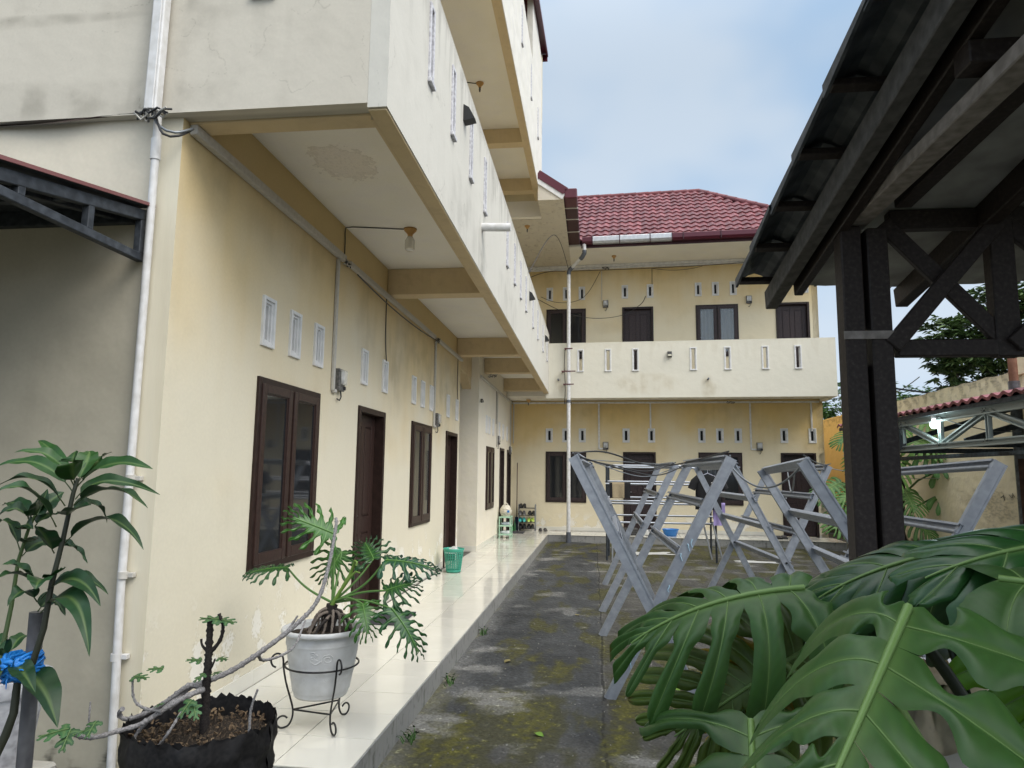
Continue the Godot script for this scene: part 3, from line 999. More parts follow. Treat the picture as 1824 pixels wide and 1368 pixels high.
func make_building() -> void:
	FL = frame(V(-2.32, 0, 0), V(0, 0, -1))
	FS = frame(V(-2.18, 0, 0), V(0, 0, -1))
	FF = frame(V(0, 0, -3.5), V(1, 0, 0))
	FU = frame(V(0, 0, -3.445), V(1, 0, 0))
	FP = frame(V(-1.11, 0, 0), V(0, 0, -1))
	var ed := V(cos(TH), 0, sin(TH))
	FB = frame(V(-1.1, 0, -18.2), ed)
	var bn := FB.basis.z
	var b := base("boarding_house", V(0, 0, 0))
	tag(b, "cream L shaped boarding house of two and three storeys with balconies and maroon roof", "building")
	var id := Transform3D()
	var UP := Vector3.UP
	# --- ground floor wall of the left wing
	var wins := [4.54, 8.66]
	var doors := [6.63, 10.75]
	var vents := [4.55, 5.0, 5.47, 6.66, 7.36, 8.62, 9.09, 9.60, 10.75, 11.47]
	var g := G.new()
	var hl := holes_of(wins, 1.09, 1.34, 0.93, doors, 0.87, 2.10, 0.17, vents, 0.19, 0.36, 2.49)
	var hh := []
	for q in hl:
		hh.append([q[0] - 3.5, q[1] + 0.15, q[2] - 3.5, q[3] + 0.15])
	g.wall(V(-2.32, -0.15, -3.5), V(0, 0, -1), UP, V(1, 0, 0), 8.35, 4.07, hh, 0.14)
	obj("wall", g, M.wp_left, b)
	# --- ground floor wall past the passage
	var wins2 := [14.0]
	var doors2 := [16.04, 17.4]
	var vents2 := [13.87, 14.25, 14.82, 15.79, 16.48, 17.24]
	g = G.new()
	hl = holes_of(wins2, 1.05, 1.28, 0.88, doors2, 0.72, 2.03, 0.17, vents2, 0.18, 0.36, 2.42)
	hh = []
	for q in hl:
		hh.append([q[0] - 13.0, q[1] + 0.15, q[2] - 13.0, q[3] + 0.15])
	g.wall(V(-2.18, -0.15, -13.0), V(0, 0, -1), UP, V(1, 0, 0), 5.4, 4.07, hh, 0.14)
	g.bx(-5.0, -2.32, -0.15, 3.92, -13.14, -13.0)
	obj("wall", g, M.wall_left, b)
	# --- the passage: side wall, back, head beam with a haunch
	g = G.new()
	g.bx(-5.0, -2.46, -0.15, 3.92, -11.85, -11.71)
	g.bx(-5.14, -5.0, -0.15, 3.92, -13.14, -11.71)
	obj("wall", g, M.wall_left, b)
	g = G.new()
	g.bx(-2.52, -2.325, 3.42, 3.92, -13.0, -11.85, 0.01)
	g.face([V(-2.50, 3.42, -12.5), V(-2.33, 3.42, -12.5), V(-2.33, 3.20, -12.98), V(-2.50, 3.20, -12.98)], V(-2.4, 3.6, -12.9))
	g.quad(V(-2.33, 3.42, -12.5), V(-2.33, 3.20, -12.98), V(-2.33, 3.42, -12.98), V(-2.33, 3.42, -12.98))
	obj("passage_beam", g, M.beam, b)
	# --- front gable walls
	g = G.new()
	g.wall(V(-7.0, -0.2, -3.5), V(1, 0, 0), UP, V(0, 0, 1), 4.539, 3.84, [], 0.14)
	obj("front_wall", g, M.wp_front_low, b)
	g = G.new()
	g.wall(V(-7.0, 3.612, -3.445), V(1, 0, 0), UP, V(0, 0, 1), 5.779, 1.45, [[5.08, 0.66, 5.22, 1.24]], 0.11)
	obj("upper_front_wall", g, M.wp_front_up, b)
	g = G.new()
	g.wall(V(-7.0, 5.062, -3.445), V(1, 0, 0), UP, V(0, 0, 1), 4.68, 6.0, [], 0.11)
	g.wall(V(-2.32, 7.5, -3.445), V(1, 0, 0), UP, V(0, 0, 1), 1.079, 1.85, [], 0.11)
	obj("upper_front_wall", g, M.wall_front, b)
	slit(b, FU, -1.92, 4.272, 0.14, 0.58, 0.11, "slit_white")
	# --- rear and end walls, upper storeys
	g = G.new()
	g.bx(-7.14, -7.0, -0.2, 10.9, -24.0, -3.45)
	g.bx(-2.46, -2.32, 4.05, 7.8, -18.4, -3.56)
	g.bx(-2.46, -2.32, 7.92, 10.9, -14.45, -3.56)
	g.bx(-7.0, -1.13, 7.5, 10.9, -14.6, -14.452)
	obj("wall", g, M.wall_back, b)
	# --- floor slabs and ceilings
	g = G.new()
	g.bx(-7.0, -1.222, 3.92, 4.05, -17.0, -3.56)
	g.bx(-7.0, -1.25, 7.80, 7.92, -14.45, -3.56)
	obj("floor_slab", g, M.ceiling, b)
	g = G.new()
	g.bx(-2.318, -1.222, 3.90, 3.918, -18.25, -3.70)
	obj("ceiling", g, M.ceiling, b)
	g = G.new()
	g.bx(-2.318, -1.25, 7.78, 7.798, -14.44, -3.6)
	obj("ceiling", g, M.ceiling, b)
	for z in [-7.45, -11.5, -13.6, -16.6]:
		g = G.new()
		g.bx(-2.319 if z > -12.0 else -2.179, -1.222, 3.60, 3.899, z - 0.2, z, 0.006)
		obj("balcony_beam", g, M.beam, b)
	for z in [-7.6, -11.75, -13.9]:
		g = G.new()
		g.bx(-2.319, -1.25, 7.50, 7.779, z - 0.2, z, 0.006)
		obj("balcony_beam", g, M.beam, b)
	g = G.new()
	g.bx(-2.319, -1.222, 3.60, 3.899, -3.70, -3.556, 0.004)
	obj("balcony_beam", g, M.beam, b)
	# --- balcony parapets of the left wing, with their slits
	var sl := [4.37, 5.12, 5.93, 6.75, 8.6, 9.45, 10.25, 11.1, 12.4, 13.5, 14.9, 16.2]
	g = G.new()
	hh = []
	for u in sl:
		hh.append([u - 0.065 - 3.445, 4.24 - 3.585, u + 0.065 - 3.445, 4.83 - 3.585])
	g.wall(V(-1.11, 3.585, -3.445), V(0, 0, -1), UP, V(1, 0, 0), 13.62, 1.465, hh, 0.11)
	obj("balcony_parapet", g, M.wp_parapet, b)
	for u in sl:
		slit(b, FP, u - 0.065, 4.24, 0.13, 0.59, 0.11, "slit_white")
	g = G.new()
	g.bx(-1.219, -1.118, 3.574, 3.584, -17.06, -3.46)
	g.bx(-1.238, -1.2205, 3.574, 3.90, -17.06, -3.56)
	obj("balcony_edge_beam", g, M.beam, b)
	g = G.new()
	hh = []
	var sl2 := [6.3, 7.4, 8.75, 10.28, 11.9, 13.42]
	for u in sl2:
		hh.append([u - 0.065 - 3.445, 8.40 - 7.5, u + 0.065 - 3.445, 9.06 - 7.5])
	g.wall(V(-1.13, 7.5, -3.445), V(0, 0, -1), UP, V(1, 0, 0), 11.155, 1.85, hh, 0.11)
	g.bx(-1.24, -1.132, 9.351, 10.75, -14.45, -12.2)
	obj("balcony_parapet", g, M.parapet, b)
	var FP2 := frame(V(-1.13, 0, 0), V(0, 0, -1))
	for u in sl2:
		slit(b, FP2, u - 0.065, 8.40, 0.13, 0.66, 0.11, "slit_white")
	g = G.new()
	g.bx(-1.262, -1.2405, 7.49, 7.78, -14.46, -3.56)
	g.bx(-1.24, -1.138, 7.489, 7.499, -14.59, -3.46)
	obj("balcony_edge_beam", g, M.beam, b)
	g = G.new()
	g.bx(-2.318, -1.131, 7.141, 7.499, -14.60, -14.46)
	obj("end_beam", g, M.ceiling, b)
	# --- roof over the third storey
	g = G.new()
	g.face([V(-7.3, 11.12, -14.8), V(-1.02, 11.12, -14.8), V(-1.02, 10.35, -10.8), V(-7.3, 10.35, -10.8)], V(-4, 5, -12))
	g.bar(V(-1.03, 11.09, -14.8), V(-1.03, 10.32, -10.8), 0.03, 0.07)
	g.bar(V(-7.3, 11.03, -14.8), V(-1.03, 11.03, -14.8), 0.03, 0.16)
	g.bx(-7.3, -1.02, 10.30, 10.36, -10.8, -3.2)
	obj("upper_roof", g, M.maroon, b)
	# --- joinery of the left wing
	for u in wins:
		window(b, FL, u, 0.93, 1.09, 1.34, "wood", false)
	for u in doors:
		door(b, FL, u, 0.17, 0.87, 2.10, "wood")
	for u in vents:
		vent(b, FL, u, 2.49, 0.19, 0.36, false)
	for u in wins2:
		window(b, FS, u, 0.88, 1.05, 1.28, "wood", false)
	for u in doors2:
		door(b, FS, u, 0.17, 0.72, 2.03, "wood_back")
	for u in vents2:
		vent(b, FS, u, 2.42, 0.18, 0.36, false)
	# --- the back wing
	var bw := [-0.16, 3.70]
	var bd := [1.83, 5.66]
	var bv := [-0.16, 0.27, 0.70, 1.82, 2.46, 3.70, 4.14, 4.58, 5.67, 6.33]
	g = G.new()
	hl = holes_of(bw, 1.05, 1.30, 0.89, bd, 0.82, 2.02, 0.17, bv, 0.18, 0.36, 2.43)
	hh = []
	for q in hl:
		hh.append([q[0] + 1.4, q[1] + 0.15, q[2] + 1.4, q[3] + 0.15])
	g.wall(FB * V(-1.4, -0.15, 0), ed, UP, bn, 8.08, 3.67, hh, 0.14)
	obj("wall", g, M.wp_back_low, b)
	var uw := [-0.16, 3.71]
	var udr := [1.84, 5.67]
	var uv := [-0.16, 0.28, 0.70, 1.83, 2.48, 3.70, 4.13, 4.57, 5.67, 6.3]
	g = G.new()
	hl = holes_of(uw, 1.05, 1.35, 4.62, udr, 0.80, 2.32, 3.65, uv, 0.17, 0.36, 6.205)
	hh = []
	for q in hl:
		hh.append([q[0] + 1.4, q[1] - 3.65, q[2] + 1.4, q[3] - 3.65])
	g.wall(FB * V(-1.4, 3.65, 0), ed, UP, bn, 8.08, 3.52, hh, 0.14)
	obj("wall", g, M.wp_back_up, b)
	g = G.new()
	g.box(FB * Transform3D(Basis(), V(6.61, 3.5, -2.6)), V(0.14, 7.3, 5.2))
	g.box(FB * Transform3D(Basis(), V(1.0, 3.5, -5.27)), V(12.0, 7.3, 0.14))
	obj("wall", g, M.wall_back, b)
	g = G.new()
	g.box(FB * Transform3D(Basis(), V(2.0, 3.585, -2.03)), V(9.4, 0.125, 6.16))
	obj("floor_slab", g, M.ceiling, b)
	g = G.new()
	g.box(FB * Transform3D(Basis(), V(1.0, 7.24, -2.6)), V(11.3, 0.12, 5.1))
	obj("floor_slab", g, M.room, b)
	for u in bw:
		window(b, FB, u, 0.89, 1.05, 1.30, "wood_back", false)
	for u in bd:
		door(b, FB, u, 0.17, 0.82, 2.02, "wood_back")
	for u in bv:
		vent(b, FB, u, 2.43, 0.18, 0.36, true)
	for u in uw:
		window(b, FB, u, 4.62, 1.05, 1.35, "wood_back", u > 1.0)
	for u in udr:
		door(b, FB, u, 3.65, 0.80, 2.32, "wood_back")
	for u in uv:
		vent(b, FB, u, 6.205, 0.17, 0.36, true)
	# parapet of the back balcony
	var FQ := FB * Transform3D(Basis(), V(0, 0, 1.19))
	g = G.new()
	var bs := [0.84, 1.51, 2.17, 3.53, 4.32, 5.17, 5.90]
	hh = []
	for u in bs:
		hh.append([u - 0.08 + 0.02, 4.10 - 3.455, u + 0.08 + 0.02, 4.66 - 3.455])
	g.wall(FQ * V(-0.02, 3.455, 0), ed, UP, bn, 6.75, 1.37, hh, 0.11)
	obj("balcony_parapet", g, M.wp_parapet_back, b)
	g = G.new()
	g.box(FB * Transform3D(Basis(), V(6.675, 4.14, 0.54)), V(0.11, 1.37, 1.07))
	obj("balcony_parapet", g, M.parapet_back, b)
	for u in bs:
		slit(b, FQ, u - 0.08, 4.10, 0.16, 0.56, 0.11, "white")
	# cornice, soffit and ceiling lines under the eaves
	g = G.new()
	g.box(FB * Transform3D(Basis(), V(2.65, 7.105, 0.045)), V(8.1, 0.07, 0.086), 0.01)
	g.box(FB * Transform3D(Basis(), V(2.65, 7.045, 0.025)), V(8.1, 0.048, 0.046), 0.008)
	obj("cornice", g, M.white, b)
	g = G.new()
	g.box(FB * Transform3D(Basis(), V(3.5, 7.155, 0.79)), V(7.4, 0.028, 1.57))
	obj("soffit", g, M.ceiling, b)
	g = G.new()
	g.face([V(-2.31, 7.139, -14.61), V(-2.31, 7.139, -18.3), V(-0.6, 7.139, -18.2), V(-0.6, 7.139, -14.61)], V(-1.4, 8, -16))
	g.face([V(-1.125, 7.139, -14.61), V(-0.6, 7.139, -14.61), V(-0.6, 7.139, -13.55), V(-1.125, 7.139, -13.55)], V(-0.8, 8, -14))
	obj("soffit", g, M.soffit_old, b)
	# --- main roof: plane under the tiles, tiles, ridge and hips
	var e0 := V(0, 7.27, 1.62)   # eave line in the back frame (any u)
	var rise := V(0, 2.28, -2.92)
	var slen := rise.length()
	var up := rise.normalized()
	var nrm := V(0, 2.92, 2.28).normalized()
	g = G.new()
	var A := FB * V(-0.4, 7.25, 1.62)
	var B := FB * V(6.98, 7.25, 1.62)
	var Cc := FB * V(3.95, 9.53, -1.30)
	var Dd := FB * V(-3.4, 9.53, -1.30)
	var E := FB * V(6.98, 7.25, -4.4)
	var mid := FB * V(2.0, 6.0, -1.3)
	g.face([A, B, Cc, Dd], mid)
	g.face([B, E, Cc], mid)
	g.face([E, FB * V(-3.4, 7.25, -4.4), Dd, Cc], mid)
	# the short return of the roof along the left wing
	g.face([V(-0.50, 7.26, -13.6), FB * V(0.65, 7.26, 1.62), FB * V(-2.5, 9.51, -1.2), V(-3.4, 9.51, -13.6)], V(-2, 6, -16))
	var roof := obj("roof", g, M.maroon_dark, b)
	var tile := func(k: int):
		var t := G.new()
		var w := 0.2
		var L := 0.345
		var prof := [0.0, 0.005, 0.020, 0.034, 0.030, 0.012, 0.0]
		for i in 6:
			var u0 := w * i / 6.0
			var u1 := w * (i + 1) / 6.0
			var a: float = prof[i]
			var c2: float = prof[i + 1]
			t.quad(V(u0, 0, a + 0.040), V(u1, 0, c2 + 0.040), V(u1, L, c2 + 0.008), V(u0, L, a + 0.008))
			t.quad(V(u0, 0, a + 0.004), V(u1, 0, c2 + 0.004), V(u1, 0, c2 + 0.040), V(u0, 0, a + 0.040))
		return t.mesh(M["roof%d" % k])
	var tm := [tile.call(0), tile.call(1), tile.call(2)]
	var rows := 12
	var pitch := slen / rows
	rng.seed = 4
	for r in rows:
		var y := r * pitch
		for k in 33:
			var u := 0.15 + k * 0.2 + (0.1 if false else 0.0)
			var hip := 6.95 - 3.0 * (y + pitch * 0.5) / slen
			if u + 0.1 > hip:
				continue
			if k < 2 and r > 3:
				pass
			var o := FB * (e0 + V(u, 0, 0) + up * (y - 0.05))
			var bs2 := Basis(ed, FB.basis * up, FB.basis * nrm)
			put("roof_tile", tm[[0, 0, 1, 1, 2][rng.randi() % 5]], roof, Transform3D(bs2 * Basis.from_euler(V(rng.randf_range(-0.012, 0.012), rng.randf_range(-0.01, 0.01), rng.randf_range(-0.012, 0.012))), o + Vector3(0, rng.randf_range(-0.002, 0.002), 0)))
	for q in [[V(-3.4, 9.56, -1.30), V(3.97, 9.56, -1.30)], [V(3.97, 9.56, -1.30), V(7.02, 7.30, 1.66)]]:
		var nseg := int(q[0].distance_to(q[1]) / 0.34)
		for i in nseg:
			var a: Vector3 = FB * q[0].lerp(q[1], i / float(nseg))
			var c3: Vector3 = FB * q[0].lerp(q[1], (i + 1.06) / float(nseg))
			g = G.new()
			g.tube([a, c3], 0.075, 0.085, 8)
			obj("ridge_cap", g, M.roof1 if i % 3 == 0 else M.roof0, roof)
	# fascia and gutter of the back wing, its middle replaced by bright sheet
	for q in [[0.93, 1.18, "maroon"], [1.18, 1.83, "silver"], [1.83, 2.55, "silver"], [2.55, 3.06, "silver"], [3.06, 3.32, "maroon"], [3.32, 4.18, "maroon"], [4.18, 5.06, "maroon"], [5.06, 6.0, "maroon"], [6.0, 7.05, "maroon"]]:
		g = G.new()
		var x0: float = q[0] + 0.003
		var x1: float = q[1] - 0.003
		var pr := [V(0, 7.315, 1.66), V(0, 7.15, 1.66), V(0, 7.15, 1.76), V(0, 7.20, 1.80), V(0, 7.30, 1.80), V(0, 7.315, 1.79)]
		for i in pr.size() - 1:
			g.face([FB * (pr[i] + V(x0, 0, 0)), FB * (pr[i] + V(x1, 0, 0)), FB * (pr[i + 1] + V(x1, 0, 0)), FB * (pr[i + 1] + V(x0, 0, 0))], FB * V((x0 + x1) / 2, 7.23, 1.73))
		obj("gutter", g, M[q[2]], b)
		g = G.new()
		g.box(FB * Transform3D(Basis(), V(x1, 7.23, 1.735)), V(0.02, 0.185, 0.16), 0.004)
		obj("gutter_bracket", g, M.maroon_dark, b)
	g = G.new()
	g.box(FB * Transform3D(Basis(), V(4.0, 7.16, 1.61)), V(6.2, 0.14, 0.03))
	obj("fascia", g, M.maroon_dark, b)
	# gutter of the return along the left wing, end towards the yard
	var zs := [-13.5, -14.05, -14.7, -15.5, -16.45]
	for i in 4:
		g = G.new()
		g.bx(-0.59, -0.33, 7.145, 7.36, zs[i + 1] + 0.01, zs[i] - 0.01, 0.02)
		obj("gutter", g, M.maroon_dark if i > 0 else M.maroon, b)
		g = G.new()
		g.bx(-0.60, -0.32, 7.135, 7.15, zs[i + 1] - 0.015, zs[i + 1] + 0.015)
		obj("gutter_bracket", g, M.duct, b)
	# rake of the return roof
	g = G.new()
	g.bar(V(-0.56, 7.30, -13.53), V(-1.13, 7.70, -13.53), 0.04, 0.16)
	obj("barge_board", g, M.maroon, b)
	g = G.new()
	g.bar(V(-0.60, 7.19, -13.54), V(-1.13, 7.56, -13.54), 0.03, 0.12)
	obj("barge_board", g, M.white, b)
	g = G.new()
	g.face([V(-0.6, 7.14, -13.55), V(-1.127, 7.14, -13.55), V(-1.127, 7.56, -13.55), V(-0.6, 7.18, -13.55)], V(-0.9, 7.2, -15))
	obj("gable_infill", g, M.soffit_old, b)
	# --- stains, cracks and flaked paint
	var under := Transform3D(Basis(V(1, 0, 0), V(0, 0, 1), V(0, -1, 0)), V(0, 3.898, 0))
	stain(b, under, "water_stain", "st_water", -1.86, -4.75, 0.55, 0.72, 0.003)
	stain(b, FF, "grime_patch", "st_algae", -3.2, 0.12, 1.9, 0.35, 0.004)
	# skirting tiles
	var sk := cached("skirt", func():
		var t := G.new()
		t.bx(0.0015, 0.3985, 0.0, 0.10, 0.0, 0.009, 0.002)
		return t.mesh(M.tile1))
	var us := []
	for k in 21:
		us.append(3.52 + k * 0.4)
	for u in us:
		if (u > 6.25 and u < 7.5) or (u > 10.36 and u < 11.62):
			continue
		put("skirting_tile", sk, b, FL * Transform3D(Basis(), V(u, 0.171, 0)))
	for k in 9:
		if k in [7]:
			continue
		put("skirting_tile", sk, b, FS * Transform3D(Basis(), V(13.02 + k * 0.4, 0.171, 0)))
	for k in 19:
		var u := -1.08 + k * 0.4
		if (u > 1.44 and u < 2.64) or (u > 5.28 and u < 6.47):
			continue
		if u > 6.3:
			continue
		put("skirting_tile", sk, b, FB * Transform3D(Basis(), V(u, 0.171, 0)))
	put("skirting_tile", sk, b, frame(V(0, 0, -13.0), V(1, 0, 0)) * Transform3D(Basis(), V(-2.58, 0.171, 0.0)))
	# brown rag of waterproofing hanging along the front slab edge
	g = G.new()
	g.sheet(40, 3, func(a, c): return V(-7.0 + 4.55 * a, 3.625 - c * (0.072 - 0.045 * a + 0.022 * sin(a * 9.0) * sin(a * 4.0) + 0.010 * sin(a * 31.0)), -3.462 + 0.02 * sin(c * 3.0 + a * 20.0)))
	obj("sealing_strip", g, plain(lin(0.040, 0.022, 0.017), 0.9), b)


# ------------------------------------------------------------------ yard, porch floor and other ground
func make_ground() -> void:
	var g := G.new()
	g.quad(V(-250, -0.16, 250), V(250, -0.16, 250), V(250, -0.16, -250), V(-250, -0.16, -250))
	struct(obj("ground", g, M.earth))
	g = G.new()
	g.bx(-8.0, 7.0, -0.15, 0.0, -24.0, 6.0)
	var yard := obj("concrete_yard", g, M.concrete)
	struct(yard, "dark mossy concrete yard between the house and the pavilion")
	g = G.new()
	g.quad(V(-1.3, 0.005, -2.2), V(5.2, 0.005, -2.2), V(5.2, 0.005, -17.6), V(-1.3, 0.005, -17.6))
	obj("worn_surface", g, M.yard, yard)
	rng.seed = 12
	g = G.new()
	for i in 420:
		var p := V(rng.randf_range(-1.1, 2.8), 0.007, rng.randf_range(-9.0, -2.6))
		var s := rng.randf_range(0.002, 0.006)
		g.box(Transform3D(Basis(V(rng.randf(), rng.randf(), rng.randf()).normalized(), rng.randf() * 3.0), p), V(s * 2, s, s * 1.5))
	var gr := obj("grit", g, plain(lin(0.26, 0.25, 0.22), 0.9), yard)
	gr.set_meta("kind", "stuff")
	# tiled porch along both wings
	var porch := base("porch_floor")
	struct(porch, "glossy cream tiled porch step along both wings")
	var rot := Transform3D(Basis(UPV, -0.0052), V(-1.195, 0, -3.5))
	g = G.new()
	g.box(rot * Transform3D(Basis(), V(-0.61, 0.0, -7.35)), V(1.206, 0.325, 14.7))
	g.box(FB * Transform3D(Basis(), V(3.35, 0.0, 0.585)), V(6.80, 0.324, 1.158))
	g.bx(-5.0, -2.2, 0.0, 0.16, -13.0, -11.85)
	obj("bed", g, M.grout, porch)
	rng.seed = 3
	var tmesh := []
	for k in 3:
		for w in [0.3945, 0.318]:
			var t := G.new()
			t.box(Transform3D(Basis(), V(0, -0.004, 0)), V(w, 0.008, 0.3945), 0.0012)
			tmesh.append(t.mesh(M["tile%d" % k]))
	var rmesh := []
	for k in 2:
		var t := G.new()
		t.box(Transform3D(Basis(), V(0, 0, 0)), V(0.010, 0.160, 0.396), 0.0015)
		rmesh.append(t.mesh(M.riser))
	for r in 37:
		for k in 3:
			var x: float = [-0.2, -0.6, -0.962][k]
			var o := rot * V(x, 0.17 + rng.randf_range(-0.0006, 0.0006), -0.2 - r * 0.4)
			var bb := Basis(UPV, -0.0052) * Basis.from_euler(V(rng.randf_range(-0.0012, 0.0012), 0, rng.randf_range(-0.0012, 0.0012)))
			put("floor_tile", tmesh[(rng.randi() % 3) * 2 + (1 if k == 2 else 0)], porch, Transform3D(bb, o))
		if r < 34:
			put("riser_tile", rmesh[0], porch, Transform3D(Basis(UPV, -0.0052), rot * V(-0.002, 0.081, -0.2 - r * 0.4)))
	for k in 3:
		put("riser_tile", rmesh[0], porch, Transform3D(Basis(UPV, PI / 2), V(-1.395 - k * 0.4, 0.081, -3.499)))
	for r in 17:
		for k in 3:
			var zz: float = [0.985, 0.585, 0.222][k]
			var o := FB * V(0.17 + r * 0.4, 0.17 + rng.randf_range(-0.0006, 0.0006), zz)
			put("floor_tile", tmesh[(rng.randi() % 3) * 2 + (1 if k == 2 else 0)], porch, Transform3D(FB.basis * Basis(UPV, PI / 2), o))
		put("riser_tile", rmesh[1], porch, Transform3D(FB.basis * Basis(UPV, PI / 2), FB * V(0.17 + r * 0.4, 0.081, 1.164)))
	# fallen leaves and weeds
	rng.seed = 77
	for k in 7:
		var at := V([-0.35, 0.9, -0.75, 0.35, 1.5, -0.2, 0.6][k], 0.012, [-4.55, -4.9, -6.2, -6.6, -5.9, -8.3, -5.6][k])
		g = G.new()
		g.col = [Color(0.16, 0.30, 0.03), Color(0.20, 0.15, 0.06), Color(0.24, 0.20, 0.08)][k % 3]
		var w := rng.randf_range(0.02, 0.035)
		var L := rng.randf_range(0.06, 0.10)
		g.sheet(6, 4, func(a, c): return V((a - 0.5) * L, 0.008 * sin(a * 3.0 + c) + 0.006 * absf(c - 0.5), (c - 0.5) * 2.0 * w * sin(PI * clampf(a, 0.02, 0.98))))
		var where: String = ["beside the porch step in front", "nearest the front rack leg", "close to the porch step behind the pot", "under the front left rack", "between the left and right racks", "in the worn lane by the porch", "at the foot of the front left rack"][k]
		var tone: String = ["green", "brown", "yellowish"][k % 3]
		tag(obj("fallen_leaf", g, M.leaf_matt, self, Transform3D(Basis(UPV, rng.randf() * 6.0), at)), "small %s fallen leaf on the yard %s" % [tone, where], "leaf", "fallen leaves on the yard")
	for q in [[V(-1.12, 0.0, -4.35), "small weed at the foot of the porch step in front"], [V(-1.11, 0.0, -7.2), "small weed at the foot of the porch step halfway along"], [V(-1.11, 0.0, -5.5), "tiny weed at the foot of the porch step behind the pot"]]:
		g = G.new()
		for k in 16:
			g.col = Color(0.06, 0.15, 0.03) * rng.randf_range(0.7, 1.4)
			var a := rng.randf() * TAU
			var h := rng.randf_range(0.03, 0.07)
			var b2 := V(rng.randf_range(-0.03, 0.03), 0, rng.randf_range(-0.06, 0.06))
			var t2 := b2 + V(0.035 * cos(a), h, 0.035 * sin(a))
			g.tube([b2, b2.lerp(t2, 0.6) + V(0, 0.01, 0), t2], 0.004, 0.001, 4)
			g.quad(t2, t2 + V(0.012, 0.004, 0.008), t2 + V(0.024 * cos(a), 0.006, 0.024 * sin(a)), t2 + V(-0.008, 0.004, 0.012))
		tag(obj("weed", g, M.leaf_matt, self, Transform3D(Basis(), q[0])), q[1], "weed", "weeds along the porch step")


const UPV := Vector3(0, 1, 0)


# ------------------------------------------------------------------ lamps, meters, ducts, pipes and wires on the house
func lamp(at: Vector3, jar: bool, label: String) -> void:
	var o := base("ceiling_lamp", at)
	tag(o, label, "lamp", "ceiling lamps under the balconies")
	var g := G.new()
	g.lathe([Vector2(0.0, -0.075), Vector2(0.022, -0.075), Vector2(0.028, -0.05), Vector2(0.058, -0.018), Vector2(0.062, 0.0), Vector2(0.0, 0.0)], 20)
	obj("lamp_holder", g, M.socket, o)
	g = G.new()
	if jar:
		g.lathe([Vector2(0.0, -0.215), Vector2(0.036, -0.212), Vector2(0.046, -0.195), Vector2(0.046, -0.115), Vector2(0.034, -0.092), Vector2(0.028, -0.077)], 20)
		obj("lamp_shade", g, M.jar, o)
		g = G.new()
		g.tube([V(0, -0.08, 0), V(0, -0.16, 0)], 0.014, 0.018, 8)
		obj("bulb", g, M.bulb_off, o)
	else:
		g.lathe([Vector2(0.0, -0.15), Vector2(0.012, -0.148), Vector2(0.017, -0.11), Vector2(0.015, -0.076)], 12)
		obj("bulb", g, M.meter, o)


func meter(fr: Transform3D, u: float, v: float, label: String, grp := "electricity meters on the house walls") -> void:
	var o := base("electric_meter")
	o.transform = fr * Transform3D(Basis(), V(u, v, 0))
	tag(o, label, "electric meter", grp)
	var g := G.new()
	g.bx(-0.07, 0.07, 0, 0.20, 0.002, 0.05, 0.006)
	obj("meter_case", g, M.meter, o)
	g = G.new()
	g.bx(-0.06, 0.06, 0.055, 0.19, 0.05, 0.078, 0.012)
	obj("meter_cover", g, M.jar, o)
	g = G.new()
	g.bx(-0.045, 0.045, 0.10, 0.17, 0.0502, 0.062, 0.003)
	obj("meter_dial", g, M.slit_white, o)
	g = G.new()
	g.bx(0.03, 0.06, 0.012, 0.045, 0.05, 0.066, 0.004)
	obj("breaker_switch", g, M.black, o)
	g = G.new()
	g.tube([V(0.02, 0.0, 0.03), V(0.025, -0.05, 0.035), V(0.0, -0.085, 0.03), V(-0.02, -0.07, 0.01)], 0.007, 0.006, 6)
	obj("meter_cable", g, M.wire, o)


func duct(called: String, fr: Transform3D, pts: Array, w: float, d: float, label: String, cat := "cable duct", m := "duct") -> void:
	var g := G.new()
	for i in pts.size() - 1:
		var a: Vector3 = fr * V(pts[i][0], pts[i][1], 0.004 + d * 0.5)
		var b: Vector3 = fr * V(pts[i + 1][0], pts[i + 1][1], 0.004 + d * 0.5)
		g.bar(a, b, w, d, fr.basis.z, 0.003)
		g.bar(a, b, w * 0.8, 0.004, fr.basis.z, 0.001, d * 0.5 + 0.001)
	tag(obj(called, g, M[m]), label, cat)


func wire(pts: Array, r: float, label: String, m := "wire", grp := "") -> void:
	var cv := Curve3D.new()
	for i in pts.size():
		var t: Vector3 = (pts[mini(i + 1, pts.size() - 1)] - pts[maxi(i - 1, 0)]) * 0.18
		cv.add_point(pts[i], -t, t)
	cv.bake_interval = 0.06
	var p := Array(cv.get_baked_points())
	var g := G.new()
	g.tube(p, r, r, 6)
	tag(obj("wire", g, M[m]), label, "wire", grp)


func sag(a: Vector3, b: Vector3, s: float, n := 6) -> Array:
	var r := []
	for i in n + 1:
		var t := i / float(n)
		r.append(a.lerp(b, t) - V(0, s * 4.0 * t * (1.0 - t), 0))
	return r


func bundle(at: Vector3, along: Vector3, sd: int, label: String) -> void:
	rng.seed = sd
	var o := base("cable_knot", at)
	tag(o, label, "cables")
	for k in 5:
		var pts := []
		for i in 7:
			pts.append(along * (i - 3) * 0.028 + V(rng.randf_range(-0.012, 0.03), rng.randf_range(-0.045, 0.03), rng.randf_range(-0.02, 0.03)))
		var g := G.new()
		g.tube(pts, 0.006, 0.006, 6)
		obj("cable", g, M.wire if k < 3 else M.duct, o)


